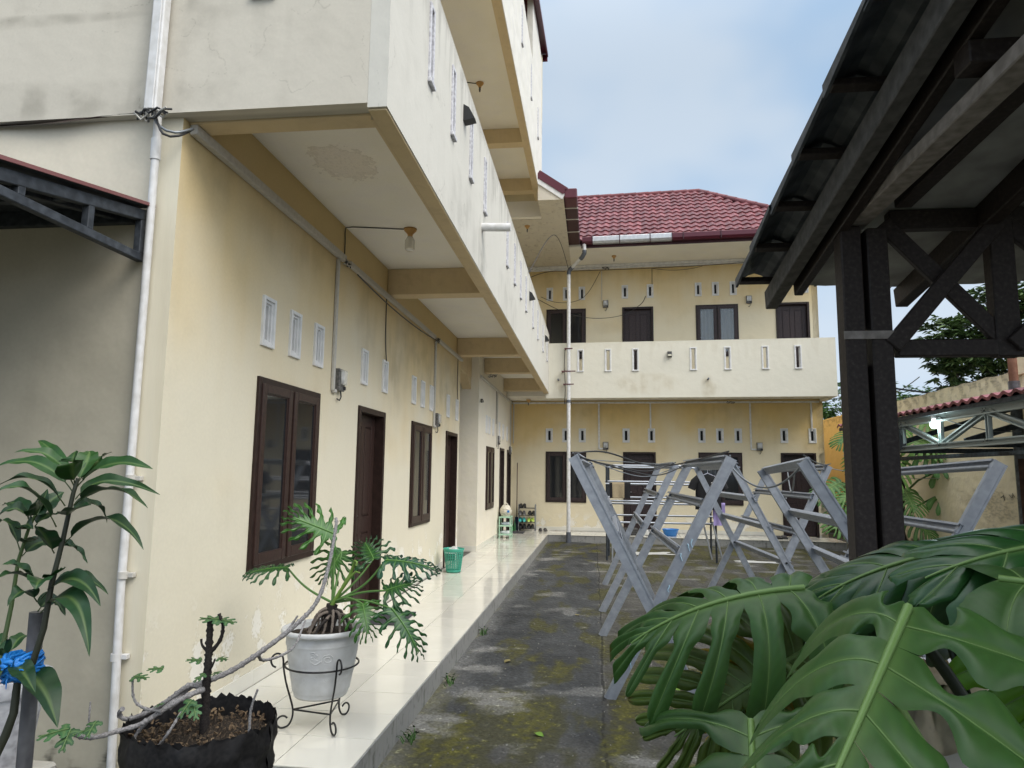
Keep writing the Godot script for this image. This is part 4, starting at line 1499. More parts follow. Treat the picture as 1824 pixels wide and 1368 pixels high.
func make_fittings() -> void:
	lamp(V(-1.72, 3.898, -6.18), true, "lamp with a glass jar shade under the first balcony beside the ceiling wire")
	lamp(V(-1.79, 7.777, -10.25), false, "bare orange lamp holder under the topmost balcony")
	lamp(V(-1.48, 7.138, -15.0), false, "small orange lamp holder on the soffit left of the end gutter")
	lamp(FB * V(1.66, 7.14, 0.75), false, "small orange lamp holder under the back eaves near the silver gutter")
	lamp(FB * V(-0.55, 3.50, 0.5), false, "tiny lamp holder under the back balcony in the corner of the two wings")
	meter(FL, 6.04, 2.34, "grey electricity meter on the left wall between the first window and the first door")
	meter(FL, 10.02, 2.28, "grey electricity meter on the left wall above the second door")
	meter(FS, 15.60, 2.25, "small meter past the passage above the third window of the left wall")
	meter(FS, 17.85, 2.10, "last small meter of the left wall, in the corner by the back wing")
	meter(FB, 1.39, 2.24, "meter on the lower back wall left of the first door")
	meter(FB, 5.17, 2.24, "meter on the lower back wall left of the last door")
	meter(FB, 1.41, 5.97, "meter on the upper back wall left of the upper first door")
	meter(FB, 5.03, 5.97, "meter on the upper back wall partly behind the pavilion eave")
	# ducts along the left wall
	duct("cable_duct", FL, [[3.56, 3.57], [6.02, 3.57]], 0.06, 0.045, "pale cable duct high along the first stretch of the left wall")
	duct("cable_duct", FL, [[6.16, 3.57], [9.75, 3.57]], 0.05, 0.04, "cable duct high on the left wall from the first door to the second window")
	duct("cable_duct", FL, [[9.95, 3.57], [11.84, 3.57]], 0.05, 0.04, "short cable duct high on the left wall before the passage")
	duct("cable_duct", FL, [[5.90, 3.53], [5.90, 2.33], [5.97, 2.33]], 0.035, 0.025, "cable duct running down the left wall to the first meter")
	duct("cable_duct", FL, [[9.85, 3.53], [9.85, 2.28], [9.95, 2.28]], 0.035, 0.025, "cable duct running down the left wall to the second meter")
	duct("cable_duct", FS, [[13.1, 3.46], [18.2, 3.46]], 0.05, 0.035, "cable duct high on the left wall past the passage")
	duct("cable_duct", FS, [[15.48, 3.43], [15.48, 2.22], [15.54, 2.22]], 0.03, 0.02, "thin cable duct down to the meter past the passage")
	duct("cable_duct", FS, [[18.0, 3.43], [18.0, 2.3]], 0.03, 0.02, "thin cable duct down to the meter in the corner")
	duct("cable_duct", FB, [[-1.05, 3.46], [6.6, 3.445]], 0.045, 0.03, "long pale cable duct along the lower back wall under the balcony", "cable duct", "pvc")
	duct("cable_duct", FB, [[1.22, 3.43], [1.22, 2.27], [1.32, 2.27]], 0.04, 0.025, "white duct down the back wall to the meter left of the first door", "cable duct", "pvc")
	duct("cable_duct", FB, [[2.53, 3.43], [2.53, 2.72]], 0.04, 0.025, "white duct ending at a vent above the first back door", "cable duct", "pvc")
	duct("cable_duct", FB, [[4.97, 3.43], [4.97, 2.27], [5.09, 2.27]], 0.04, 0.025, "white duct down the back wall to the meter left of the last door", "cable duct", "pvc")
	duct("cable_duct", FB, [[6.41, 3.43], [6.41, 2.72]], 0.04, 0.025, "white duct ending at the vent nearest the right end of the back wall", "cable duct", "pvc")
	duct("cable_duct", FB, [[1.31, 6.98], [1.31, 6.17]], 0.02, 0.015, "thin duct down the upper back wall to its first meter")
	duct("cable_duct", FB, [[-1.02, 3.43], [-1.02, 2.4]], 0.03, 0.02, "thin duct down the corner of the two wings")
	bundle(FL * V(6.08, 3.55, 0.03), V(0, 0, -1), 31, "tangle of cables on the left wall where the duct to the first meter starts")
	bundle(FL * V(9.86, 3.55, 0.03), V(0, 0, -1), 32, "tangle of cables on the left wall where the duct to the second meter starts")
	bundle(FB * V(0.42, 3.46, 0.03), FB.basis.x, 33, "black cable knot on the back wall duct left of the drainpipe")
	bundle(FB * V(4.5, 3.455, 0.03), FB.basis.x, 34, "black cable knot on the back wall duct above the second window")
	bundle(FB * V(1.41, 7.02, 0.10), FB.basis.x, 35, "black cable knot under the cornice of the back wing")
	bundle(V(-2.0, 3.52, -13.38), V(1, 0, 0), 36, "black cable knot on the balcony beam by the passage")
	bundle(FS * V(13.15, 3.0, 0.03), V(0, 0, -1), 37, "cables hanging at the corner of the passage")
	wire([FL * V(6.06, 3.6, 0.012), FL * V(6.06, 3.75, 0.012), FL * V(6.06, 3.885, 0.012), V(-2.25, 3.893, -6.07), V(-2.0, 3.893, -6.12), V(-1.78, 3.893, -6.17)], 0.005, "thin dark wire across the balcony ceiling to the jar lamp")
	wire([V(-2.29, 7.77, -10.1), V(-1.85, 7.772, -10.25)], 0.006, "thin dark wire across the topmost ceiling to its lamp holder")
	wire([FL * V(7.40, 3.54, 0.012), FL * V(7.42, 3.1, 0.012), FL * V(7.45, 2.84, 0.02)], 0.006, "dark wire hanging from the duct to the vent above the first door")
	wire([FL * V(11.55, 3.54, 0.012), FL * V(11.55, 3.1, 0.012), FL * V(11.57, 2.84, 0.02)], 0.006, "dark wire hanging from the duct to the last vent before the passage")
	wire(sag(FL * V(6.3, 3.50, 0.06), FL * V(9.8, 3.52, 0.06), 0.06), 0.007, "slack dark cable under the duct of the left wall")
	wire(sag(FS * V(15.3, 3.43, 0.012), FS * V(15.31, 2.7, 0.012), 0.0, 2), 0.006, "thin wire hanging to a vent past the passage")
	wire([V(-1.09, 5.0, -11.4), V(-0.8, 6.55, -14.0), FB * V(0.45, 7.0, 0.12)], 0.008, "dark wire from the left parapet up to the back cornice")
	wire(sag(FB * V(-0.9, 6.7, 0.06), FB * V(0.35, 6.98, 0.08), -0.12), 0.008, "dark wire bowed along the left end of the upper back wall")
	wire(sag(FB * V(0.5, 6.98, 0.10), FB * V(5.2, 7.03, 0.10), 0.03, 8), 0.008, "dark wire along the back cornice")
	wire([FB * V(1.28, 6.95, 0.08), FB * V(0.95, 6.35, 0.15), FB * V(0.6, 6.12, 0.2), FB * V(0.1, 6.12, 0.2), FB * V(-0.3, 6.3, 0.1)], 0.007, "loop of dark wire hanging across the upper left vents")
	wire([FB * V(-0.8, 6.5, 0.1), FB * V(0.2, 5.85, 0.5), FB * V(1.0, 5.58, 0.6), FB * V(1.8, 5.66, 0.4), FB * V(2.3, 6.0, 0.1), FB * V(2.45, 6.25, 0.03)], 0.008, "dark wire sagging across the upper window and door of the back wing")
	wire(sag(FB * V(2.6, 6.98, 0.08), FB * V(3.9, 6.98, 0.08), 0.08), 0.006, "short slack wire under the cornice right of the meter")
	wire(sag(FB * V(2.62, 6.98, 0.04), FB * V(2.62, 6.55, 0.02), 0.0, 2), 0.006, "thin wire dropping to the vent over the upper door")
	# drainpipes
	var o := base("drainpipe", V(-2.44, 0, -3.5))
	tag(o, "white pipe and wider duct running down the front wall beside the corner", "drainpipe")
	var g := G.new()
	g.bar(V(0.07, 11.0, 0.10), V(-0.005, 3.60, 0.10), 0.075, 0.06, V(0, 0, 1), 0.006)
	g.bar(V(0.07, 11.0, 0.135), V(-0.005, 3.60, 0.135), 0.05, 0.008, V(0, 0, 1), 0.003)
	obj("duct", g, M.pvc, o)
	g = G.new()
	g.tube([V(0, 3.60, 0.055), V(0.0, 3.35, 0.05), V(-0.01, 2.2, 0.035), V(-0.01, 1.0, 0.035), V(0.02, 0.05, 0.04)], 0.021, 0.021, 12)
	g.tube([V(0, 3.46, 0.053), V(0.0, 3.34, 0.05)], 0.027, 0.027, 12)
	obj("pipe", g, M.pvc, o)
	for y in [1.57, 1.07, 0.66]:
		g = G.new()
		g.tube([V(-0.005, y - 0.018, 0.035), V(-0.005, y + 0.018, 0.035)], 0.027, 0.027, 12)
		g.bx(0.015, 0.05, y - 0.012, y + 0.012, 0.003, 0.035, 0.002)
		obj("clamp", g, M.pvc if y < 1.0 else M.duct, o)
	bundle(V(-2.43, 3.57, -3.37), V(1, 0, 0), 38, "white and dark cables knotted where the front duct meets the thin pipe")
	wire([V(-2.45, 3.60, -3.40), V(-2.38, 3.50, -3.38), V(-2.30, 3.47, -3.40), V(-2.26, 3.54, -3.50)], 0.008, "grey cable looped round the top of the front corner", "wire_grey")
	wire([V(-2.42, 3.58, -3.39), V(-2.35, 3.45, -3.37), V(-2.29, 3.46, -3.42), V(-2.27, 3.55, -3.52)], 0.007, "black cable looped round the top of the front corner")
	o = base("drainpipe", FB * V(0.56, 0, 1.30))
	tag(o, "white drainpipe down the front of the back balcony with maroon clamps", "drainpipe")
	o.basis = FB.basis
	g = G.new()
	g.tube([V(0.42, 7.16, 0.42), V(0.42, 6.98, 0.42)], 0.045, 0.045, 14)
	g.tube([V(0.36, 6.86, 0.34), V(0.06, 6.68, 0.03)], 0.042, 0.042, 14)
	g.tube([V(0.0, 6.60, 0), V(0.0, 0.24, 0)], 0.046, 0.046, 16)
	obj("pipe", g, M.pvc, o)
	g = G.new()
	g.tube([V(0.42, 7.0, 0.42), V(0.42, 6.93, 0.42), V(0.36, 6.86, 0.34), V(0.32, 6.83, 0.30)], 0.054, 0.052, 14)
	obj("elbow", g, M.pvc_grey, o)
	g = G.new()
	g.tube([V(0.10, 6.70, 0.06), V(0.03, 6.66, 0.01), V(0.0, 6.60, 0), V(0, 6.53, 0)], 0.054, 0.052, 14)
	obj("elbow", g, M.pvc_grey, o)
	g = G.new()
	g.tube([V(0, 3.40, 0), V(0, 3.33, 0)], 0.052, 0.052, 14)
	g.tube([V(0, 0.25, 0), V(0, 0.0, 0)], 0.056, 0.062, 14)
	obj("collar", g, M.pvc_grey, o)
	for q in [[4.66, 0.10], [4.10, 0.17], [3.78, 0.13]]:
		g = G.new()
		g.bx(-q[1], q[1], q[0] - 0.013, q[0] + 0.013, 0.035, 0.055, 0.003)
		g.bx(-q[1], -q[1] + 0.03, q[0] - 0.012, q[0] + 0.012, -0.11, 0.034, 0.003)
		obj("clamp", g, M.maroon, o)
	wire([FB * V(0.46, 4.7, 1.22), FB * V(0.45, 4.2, 1.24), FB * V(0.47, 3.7, 1.22), FB * V(0.45, 3.3, 1.25)], 0.008, "dark wire running beside the back drainpipe")
	# stub pipe and lamps on the parapets
	g = G.new()
	g.tube([V(-1.12, 4.06, -6.63), V(-0.82, 4.05, -6.63)], 0.042, 0.042, 16)
	g.tube([V(-0.821, 4.05, -6.63), V(-0.8195, 4.05, -6.63)], 0.034, 0.034, 16)
	tag(obj("pipe_stub", g, M.pvc), "short white overflow pipe sticking out of the left parapet", "pipe")
	for q in [[FQ_at(0.30, 3.90), "short dark stub in the back parapet left of the drainpipe"], [FQ_at(3.86, 3.88), "short dark stub in the middle of the back parapet"]]:
		g = G.new()
		g.tube([q[0], q[0] + FB.basis.z * 0.09 + V(0, 0.01, 0)], 0.022, 0.022, 10)
		tag(obj("pipe_stub", g, M.pvc_grey), q[1], "pipe")
	for q in [[FP * V(5.60, 4.62, 0.0), FP.basis, "black wedge shaped wall light between the near slits of the left parapet"], [FP * V(11.75, 4.6, 0.0), FP.basis, "black wall light far along the left parapet"], [FP * V(15.6, 4.6, 0.0), FP.basis, "farthest black wall light on the left parapet"], [FQ_at(2.98, 4.42), FB.basis, "small square black wall light on the back parapet"]]:
		o = base("wall_light", q[0])
		o.basis = q[1]
		tag(o, q[2], "wall light", "solar wall lights on the parapets")
		g = G.new()
		g.face([V(-0.05, 0.0, 0.002), V(-0.05, 0.15, 0.002), V(-0.05, 0.12, 0.05), V(-0.05, 0.02, 0.10)], V(0, 0.07, 0.03))
		g.face([V(0.05, 0.0, 0.002), V(0.05, 0.15, 0.002), V(0.05, 0.12, 0.05), V(0.05, 0.02, 0.10)], V(0, 0.07, 0.03))
		g.face([V(-0.05, 0.15, 0.002), V(0.05, 0.15, 0.002), V(0.05, 0.12, 0.05), V(-0.05, 0.12, 0.05)], V(0, 0.07, 0.03))
		g.face([V(-0.05, 0.12, 0.05), V(0.05, 0.12, 0.05), V(0.05, 0.02, 0.10), V(-0.05, 0.02, 0.10)], V(0, 0.07, 0.03))
		g.face([V(-0.05, 0.0, 0.002), V(0.05, 0.0, 0.002), V(0.05, 0.02, 0.10), V(-0.05, 0.02, 0.10)], V(0, 0.07, 0.03))
		obj("light_case", g, M.black, o)
		g = G.new()
		g.bar(V(-0.04, 0.045, 0.0885), V(0.04, 0.045, 0.0885), 0.05, 0.004, V(0, 0.44, 0.9))
		obj("light_lens", g, plain(lin(0.45, 0.43, 0.33), 0.3), o)
	# entrance canopy on the front wall
	o = base("entrance_canopy", V(-2.5, 2.75, -3.5))
	tag(o, "entrance canopy with a dark steel frame and thin red sheet edge on the front wall", "canopy")
	g = G.new()
	g.face([V(-4.5, 0.34, 0.01), V(0.05, 0.34, 0.01), V(0.05, 0.02, 1.75), V(-4.5, 0.02, 1.75)], V(-2, -1, 1))
	g.face([V(-4.5, 0.325, 0.01), V(0.05, 0.325, 0.01), V(0.05, 0.005, 1.75), V(-4.5, 0.005, 1.75)], V(-2, 1, 1))
	obj("canopy_sheet", g, M.frame_steel, o)
	g = G.new()
	g.bar(V(0.055, 0.335, 0.01), V(0.055, 0.015, 1.75), 0.010, 0.018)
	obj("sheet_edge", g, plain(lin(0.19, 0.075, 0.075), 0.6), o)
	var dz := V(0, -0.184, 1).normalized()
	g = G.new()
	g.bar(V(0.0, 0.275, 0.02), V(0.0, -0.045, 1.74), 0.045, 0.06, UPV, 0.004)
	g.bar(V(-0.16, 0.285, 0.02), V(-0.16, -0.035, 1.74), 0.045, 0.06, UPV, 0.004)
	obj("top_rail", g, M.frame_steel, o)
	g = G.new()
	g.bar(V(0.0, 0.03, 0.02), V(0.0, 0.03, 1.0), 0.042, 0.045, UPV, 0.004)
	obj("bottom_rail", g, M.frame_steel, o)
	for z in [0.045, 0.44, 0.86]:
		g = G.new()
		g.bar(V(0.0, 0.05, z), V(0.0, 0.27 - 0.184 * z, z), 0.04, 0.04, V(0, 0, 1), 0.003)
		obj("strut", g, M.frame_steel, o)
	g = G.new()
	g.bx(-4.5, -0.05, 0.23, 0.32, 0.004, 0.05, 0.004)
	obj("wall_ledger", g, M.frame_steel, o)
	for z in [0.5, 1.0, 1.5]:
		g = G.new()
		g.bar(V(-4.5, 0.29 - 0.184 * z, z), V(-0.02, 0.29 - 0.184 * z, z), 0.04, 0.05, UPV, 0.003)
		obj("purlin", g, M.frame_steel, o)


func FQ_at(u: float, v: float) -> Vector3:
	return FB * V(u, v, 1.19)


# ------------------------------------------------------------------ things on the porch
func make_porch_things() -> void:
	# wire basket of the waste bin
	var o := base("waste_basket", V(-2.06, 0.17, -10.3))
	tag(o, "green plastic lattice waste basket on the porch by the second door", "basket")
	var g := G.new()
	var n := 26
	for k in n:
		var a := TAU * k / n
		var q := [V(0.105 * cos(a), 0.02, 0.105 * sin(a)), V(0.145 * cos(a), 0.33, 0.145 * sin(a))]
		g.bar(q[0], q[1], 0.010, 0.004, V(cos(a), 0, sin(a)))
	for k in 12:
		var t := k / 11.0
		var ring := []
		for i in 28:
			var a := TAU * i / 28
			ring.append(V(lerpf(0.106, 0.144, t) * cos(a), lerpf(0.04, 0.30, t), lerpf(0.106, 0.144, t) * sin(a)))
		g.tube(ring, 0.003, 0.003, 4, true)
	var green := plain(lin(0.05, 0.36, 0.26), 0.4)
	obj("lattice", g, green, o)
	g = G.new()
	g.lathe([Vector2(0.0, 0.004), Vector2(0.108, 0.004), Vector2(0.110, 0.035), Vector2(0.100, 0.035)], 28)
	obj("bottom", g, green, o)
	g = G.new()
	g.lathe([Vector2(0.140, 0.30), Vector2(0.156, 0.33), Vector2(0.158, 0.345), Vector2(0.146, 0.345), Vector2(0.142, 0.31)], 28)
	obj("rim", g, green, o)
	g = G.new()
	rng.seed = 8
	var f := FastNoiseLite.new()
	f.frequency = 6.0
	g.sheet(16, 20, func(a, c): return V(0.13 * (1 - a * 0.98) * cos(c * TAU), 0.28 + 0.09 * a + 0.05 * f.get_noise_2d(a * 3.0, cos(c * TAU)), 0.13 * (1 - a * 0.98) * sin(c * TAU)))
	var bag := plain(Color(0.85, 0.87, 0.88, 0.6), 0.3)
	bag.transparency = BaseMaterial3D.TRANSPARENCY_ALPHA
	tag(obj("plastic_bag", g, plain(lin(0.6, 0.62, 0.62), 0.4), self, Transform3D(Basis(), V(-2.06, 0.17, -10.3))), "crumpled clear plastic bag on top of the green waste basket", "bag")
	# doormats
	for q in [[V(-2.02, 0.171, -6.98), 0.36, 0.62, "dark doormat in front of the first door behind the potted plant"], [V(-1.92, 0.171, -17.35), 0.4, 0.5, "dark doormat before the last door in the far corner"]]:
		g = G.new()
		g.box(Transform3D(Basis(), q[0] + V(0, 0.007, 0)), V(q[1], 0.014, q[2]), 0.005)
		tag(obj("doormat", g, tri_mat(noise_tex(128, 0.2, 3, 90, [[0.0, lin(0.03, 0.03, 0.035)], [1.0, lin(0.09, 0.09, 0.10)]]), 3.0, 0.95)), q[3], "doormat")
	# pale green plastic shelf with a carrier bag and bottles
	var sp := V(-2.0, 0.17, -15.9)
	o = base("plastic_shelf", sp)
	tag(o, "small pale green three tier plastic shelf on the porch by the far doors", "shelf")
	var mint := plain(lin(0.36, 0.56, 0.42), 0.4)
	for y in [0.07, 0.26, 0.45]:
		g = G.new()
		g.bx(-0.13, 0.13, y, y + 0.012, -0.18, 0.18, 0.004)
		g.bx(-0.135, 0.135, y, y + 0.035, 0.176, 0.186, 0.003)
		g.bx(-0.135, 0.135, y, y + 0.035, -0.186, -0.176, 0.003)
		g.bx(0.128, 0.138, y, y + 0.035, -0.18, 0.18, 0.003)
		obj("tray", g, mint, o)
	for x in [-0.12, 0.12]:
		for z in [-0.17, 0.17]:
			g = G.new()
			g.bx(x - 0.012, x + 0.012, 0.0, 0.47, z - 0.012, z + 0.012, 0.003)
			obj("leg", g, mint, o)
	g = G.new()
	g.sheet(22, 24, func(a, c):
		var r := 0.13 * pow(sin(PI * (0.12 + 0.80 * a)), 0.6) * (1.0 + 0.25 * f.get_noise_3d(cos(c * TAU), a * 2.0, sin(c * TAU)))
		return V(r * cos(c * TAU), 0.27 * a, r * 0.9 * sin(c * TAU)))
	g.tube([V(-0.05, 0.22, 0), V(-0.04, 0.30, 0.01), V(0, 0.32, 0.01), V(0.04, 0.29, 0.01), V(0.05, 0.22, 0)], 0.012, 0.012, 6)
	o = tag(obj("carrier_bag", g, plain(lin(0.66, 0.62, 0.52), 0.45), self, Transform3D(Basis(), sp + V(0, 0.463, 0))), "cream plastic carrier bag on top of the green shelf", "bag")
	g = G.new()
	g.box(Transform3D(Basis(), V(0.07, 0.13, 0.115)), V(0.05, 0.05, 0.008), 0.003)
	obj("print_mark", g, M.blue, o)
	for q in [[V(0.02, 0.315, 0.06), lin(0.42, 0.47, 0.52), "grey blue water bottle lying on the middle tray of the green shelf"], [V(0.0, 0.125, 0.05), lin(0.7, 0.72, 0.74), "white bottle lying on the bottom tray of the green shelf"]]:
		g = G.new()
		g.lathe([Vector2(0.0, -0.10), Vector2(0.042, -0.10), Vector2(0.045, -0.09), Vector2(0.045, 0.05), Vector2(0.018, 0.09), Vector2(0.018, 0.12), Vector2(0.0, 0.12)], 16, Transform3D(Basis(V(0, 0, 1), PI / 2 - 0.1), Vector3.ZERO))
		tag(obj("bottle", g, plain(q[1], 0.25), self, Transform3D(Basis(V(0, 1, 0), 0.5), sp + q[0])), q[2], "bottle")
	# shoe rack
	var rp := V(-1.72, 0.17, -17.98)
	o = base("shoe_rack", rp)
	tag(o, "grey tube shoe rack against the far back wall in the corner", "shoe rack")
	for x in [-0.20, 0.22]:
		for z in [-0.12, 0.12]:
			g = G.new()
			g.tube([V(x, 0, z), V(x, 0.64, z)], 0.011, 0.011, 8)
			obj("leg", g, M.tubes, o)
		g = G.new()
		g.tube([V(x, 0.64, -0.12), V(x, 0.665, -0.09), V(x, 0.665, 0.09), V(x, 0.64, 0.12)], 0.011, 0.011, 8)
		obj("handle", g, M.tubes, o)
	var shelf_y := [0.06, 0.22, 0.39, 0.57]
	for y in shelf_y:
		g = G.new()
		for z in [-0.1, -0.03, 0.04, 0.11]:
			g.tube([V(-0.20, y, z), V(0.22, y, z)], 0.006, 0.006, 6)
		obj("rail_shelf", g, M.black, o)
	var shoe := func(c: Color, sole: Color, open: bool):
		var n2 := Node3D.new()
		add_child(n2)
		var q := G.new()
		q.sheet(16, 14, func(a, t):
			var z := lerpf(-0.13, 0.13, a)
			var w := 0.042 * (0.72 + 0.35 * sin(PI * (0.15 + a * 0.75))) * sqrt(maxf(0.0, 1.0 - pow(absf(2.0 * a - 1.0), 6.0)))
			var hgt := (0.085 - 0.045 * ss(0.3, 0.9, a)) if not open else 0.03 + 0.03 * ss(0.35, 0.5, a) * ss(1.0, 0.8, a)
			hgt *= sqrt(maxf(0.0, 1.0 - pow(absf(2.0 * a - 1.0), 8.0)))
			var ang: float = PI * t
			return V(-w * cos(ang), 0.02 + hgt * pow(sin(ang), 0.7), z))
		obj("upper", q, plain(c, 0.6), n2)
		q = G.new()
		q.sheet(16, 10, func(a, t):
			var z := lerpf(-0.137, 0.137, a)
			var w := 0.046 * (0.75 + 0.33 * sin(PI * (0.15 + a * 0.75))) * sqrt(maxf(0.0, 1.0 - pow(absf(2.0 * a - 1.0), 6.0)))
			var s: float = [-1.0, -1.0, -0.5, 0.0, 0.5, 1.0, 1.0, 0.5, 0.0, -0.5, -1.0][int(round(t * 10.0))]
			var yy: float = 0.0 if t < 0.55 else 0.022
			return V(w * s, yy, z))
		obj("sole", q, plain(sole, 0.7), n2)
		return n2
	var sets := [
		[V(-0.11, 0.577, 0.02), lin(0.012, 0.012, 0.013), lin(0.02, 0.02, 0.02), "black shoe, {s} of the pair on top of the shoe rack"],
		[V(-0.12, 0.397, 0.03), lin(0.10, 0.10, 0.10), lin(0.25, 0.25, 0.25), "grey shoe, {s} of the pair on the second tier of the shoe rack"],
		[V(0.12, 0.397, 0.0), lin(0.02, 0.02, 0.02), lin(0.02, 0.02, 0.02), "black slipper, {s} of the pair at the right of the rack's second tier"],
		[V(-0.12, 0.227, 0.03), lin(0.06, 0.42, 0.40), lin(0.10, 0.5, 0.46), "teal clog, {s} of the pair on the third tier of the shoe rack"],
		[V(0.10, 0.227, 0.03), lin(0.45, 0.62, 0.10), lin(0.5, 0.62, 0.2), "lime green clog, {s} of the pair on the third tier of the shoe rack"],
		[V(-0.11, 0.067, 0.02), lin(0.015, 0.015, 0.016), lin(0.02, 0.02, 0.02), "black shoe, {s} of the left pair on the rack's lowest tier"],
		[V(0.10, 0.067, 0.02), lin(0.02, 0.02, 0.022), lin(0.05, 0.05, 0.05), "dark shoe, {s} of the right pair on the rack's lowest tier"],
	]
	for s in sets:
		for k in 2:
			var sh = shoe.call(s[1], s[2], false)
			sh.name = numbered("shoe", self)
			sh.position = rp + s[0] + V(0.048 * (k * 2 - 1), 0.004, 0)
			sh.rotation.y = 0.05 * (k * 2 - 1)
			tag(sh, s[3].replace("{s}", ["left", "right"][k]), "shoe", "shoes on the shoe rack")
	for q in [[V(-1.37, 0.171, -17.98), 0.15, "grey slipper, left of the two on the floor beside the shoe rack"], [V(-1.25, 0.171, -18.0), -0.1, "grey slipper, right of the two on the floor beside the shoe rack"], [FB * V(5.35, 0.171, 0.75), 1.2, "dark slipper, nearer of the two before the last back door"], [FB * V(5.50, 0.171, 0.62), 1.4, "dark slipper, farther of the two before the last back door"]]:
		var sh = shoe.call(lin(0.06, 0.055, 0.055), lin(0.05, 0.05, 0.05), true)
		sh.name = numbered("slipper", self)
		sh.position = q[0]
		sh.rotation.y = q[1]
		tag(sh, q[2], "slipper", "slippers on the tiles")
	# broom, dark cloth and bottles in the corner
	o = base("broom", V(-1.98, 0.17, -17.98))
	tag(o, "long handled broom leaning in the corner behind the shoe rack", "broom")
	g = G.new()
	g.tube([V(0, 0.30, 0), V(-0.01, 1.72, -0.13)], 0.012, 0.012, 8)
	obj("handle", g, plain(lin(0.10, 0.05, 0.03), 0.5), o)
	g = G.new()
	rng.seed = 19
	for k in 60:
		var x := rng.randf_range(-0.10, 0.10)
		g.bar(V(x * 0.35, 0.34, rng.randf_range(-0.02, 0.02)), V(x, 0.0, rng.randf_range(-0.03, 0.04)), 0.012, 0.006)
	obj("bristles", g, plain(lin(0.012, 0.02, 0.06), 0.8), o)
	for q in [[V(-2.08, 0.17, -17.75), lin(0.02, 0.25, 0.06), 0.20, "green bottle on the floor of the far corner"], [V(-2.02, 0.17, -17.85), lin(0.03, 0.10, 0.04), 0.26, "dark green bottle on the floor of the far corner"]]:
		g = G.new()
		g.lathe([Vector2(0, 0), Vector2(0.035, 0), Vector2(0.037, 0.02), Vector2(0.037, q[2] * 0.62), Vector2(0.014, q[2] * 0.82), Vector2(0.014, q[2]), Vector2(0, q[2])], 14)
		tag(obj("bottle", g, plain(q[1], 0.25), self, Transform3D(Basis(), q[0])), q[3], "bottle")
	# things on the far porch behind the drying rack
	o = base("basin", FB * V(2.95, 0.171, 0.7))
	tag(o, "blue plastic basin on the back porch behind the drying rack", "basin")
	g = G.new()
	g.lathe([Vector2(0, 0), Vector2(0.14, 0.0), Vector2(0.19, 0.15), Vector2(0.205, 0.155), Vector2(0.205, 0.165), Vector2(0.185, 0.165), Vector2(0.135, 0.012), Vector2(0, 0.012)], 28)
	obj("bowl", g, plain(lin(0.02, 0.20, 0.60), 0.35), o)
	for q in [[FB * V(1.9, 0.171, 0.65), V(0.55, 0.16, 0.3), lin(0.05, 0.05, 0.05), "dark low crate on the back porch behind the drying rack"], [FB * V(2.5, 0.171, 0.6), V(0.4, 0.12, 0.28), lin(0.6, 0.6, 0.58), "white folded cloth on the back porch beside the blue basin"]]:
		g = G.new()
		g.box(Transform3D(FB.basis, q[0] + V(0, q[1].y / 2, 0)), q[1], 0.02)
		if q[1].x > 0.5:
			for k in 3:
				g.box(Transform3D(FB.basis, q[0] + V(0, 0.03 + 0.05 * k, 0)), V(q[1].x + 0.016, 0.02, q[1].z + 0.016), 0.004)
		tag(obj("crate" if q[1].x > 0.5 else "folded_cloth", g, plain(q[2], 0.7)), q[3], "crate" if q[1].x > 0.5 else "cloth")
	# sheets of paper or plastic lying on the yard
	for q in [[V(1.05, 0.006, -14.9), V(1.0, 0, 0.5), 0.2, "white flattened sheet lying on the yard under the drying rack"], [V(3.05, 0.006, -13.9), V(0.75, 0, 0.28), -0.1, "whitish scrap lying on the yard behind the right racks"]]:
		g = G.new()
		g.sheet(14, 10, func(a, c): return V((a - 0.5) * q[1].x * (1.0 + 0.15 * sin(c * 9.0)), 0.004 + 0.012 * absf(f.get_noise_2d(a * 2.0 + q[2], c * 2.0)), (c - 0.5) * q[1].z * (1.0 + 0.2 * sin(a * 7.0))))
		tag(obj("paper_sheet", g, plain(lin(0.58, 0.58, 0.56), 0.7), self, Transform3D(Basis(UPV, q[2]), q[0])), q[3], "sheet")


# ------------------------------------------------------------------ drying racks
func channel(g: G, a: Vector3, b: Vector3, face_dir: Vector3, w: float, d: float, lips := true) -> void:
	var x := (b - a).normalized()
	var z := face_dir - x * face_dir.dot(x)
	z = z.normalized()
	var y := z.cross(x)
	var L := a.distance_to(b)
	var o := (a + b) * 0.5
	var bs := Basis(x, y, z)
	g.box(Transform3D(bs, o - z * (d * 0.5)), V(L, w, 0.004))
	for s in [-1.0, 1.0]:
		g.box(Transform3D(bs, o + y * s * (w * 0.5 - 0.002)), V(L, 0.004, d - 0.005))
		if lips:
			g.box(Transform3D(bs, o + y * s * (w * 0.5 - 0.0105) + z * (d * 0.5 - 0.002)), V(L, 0.0125, 0.004))
	for s in [-1.0, 1.0]:
		g.box(Transform3D(bs, o + y * s * (w * 0.5 - 0.006) - z * (d * 0.5 + 0.003)), V(L, 0.012, 0.007))


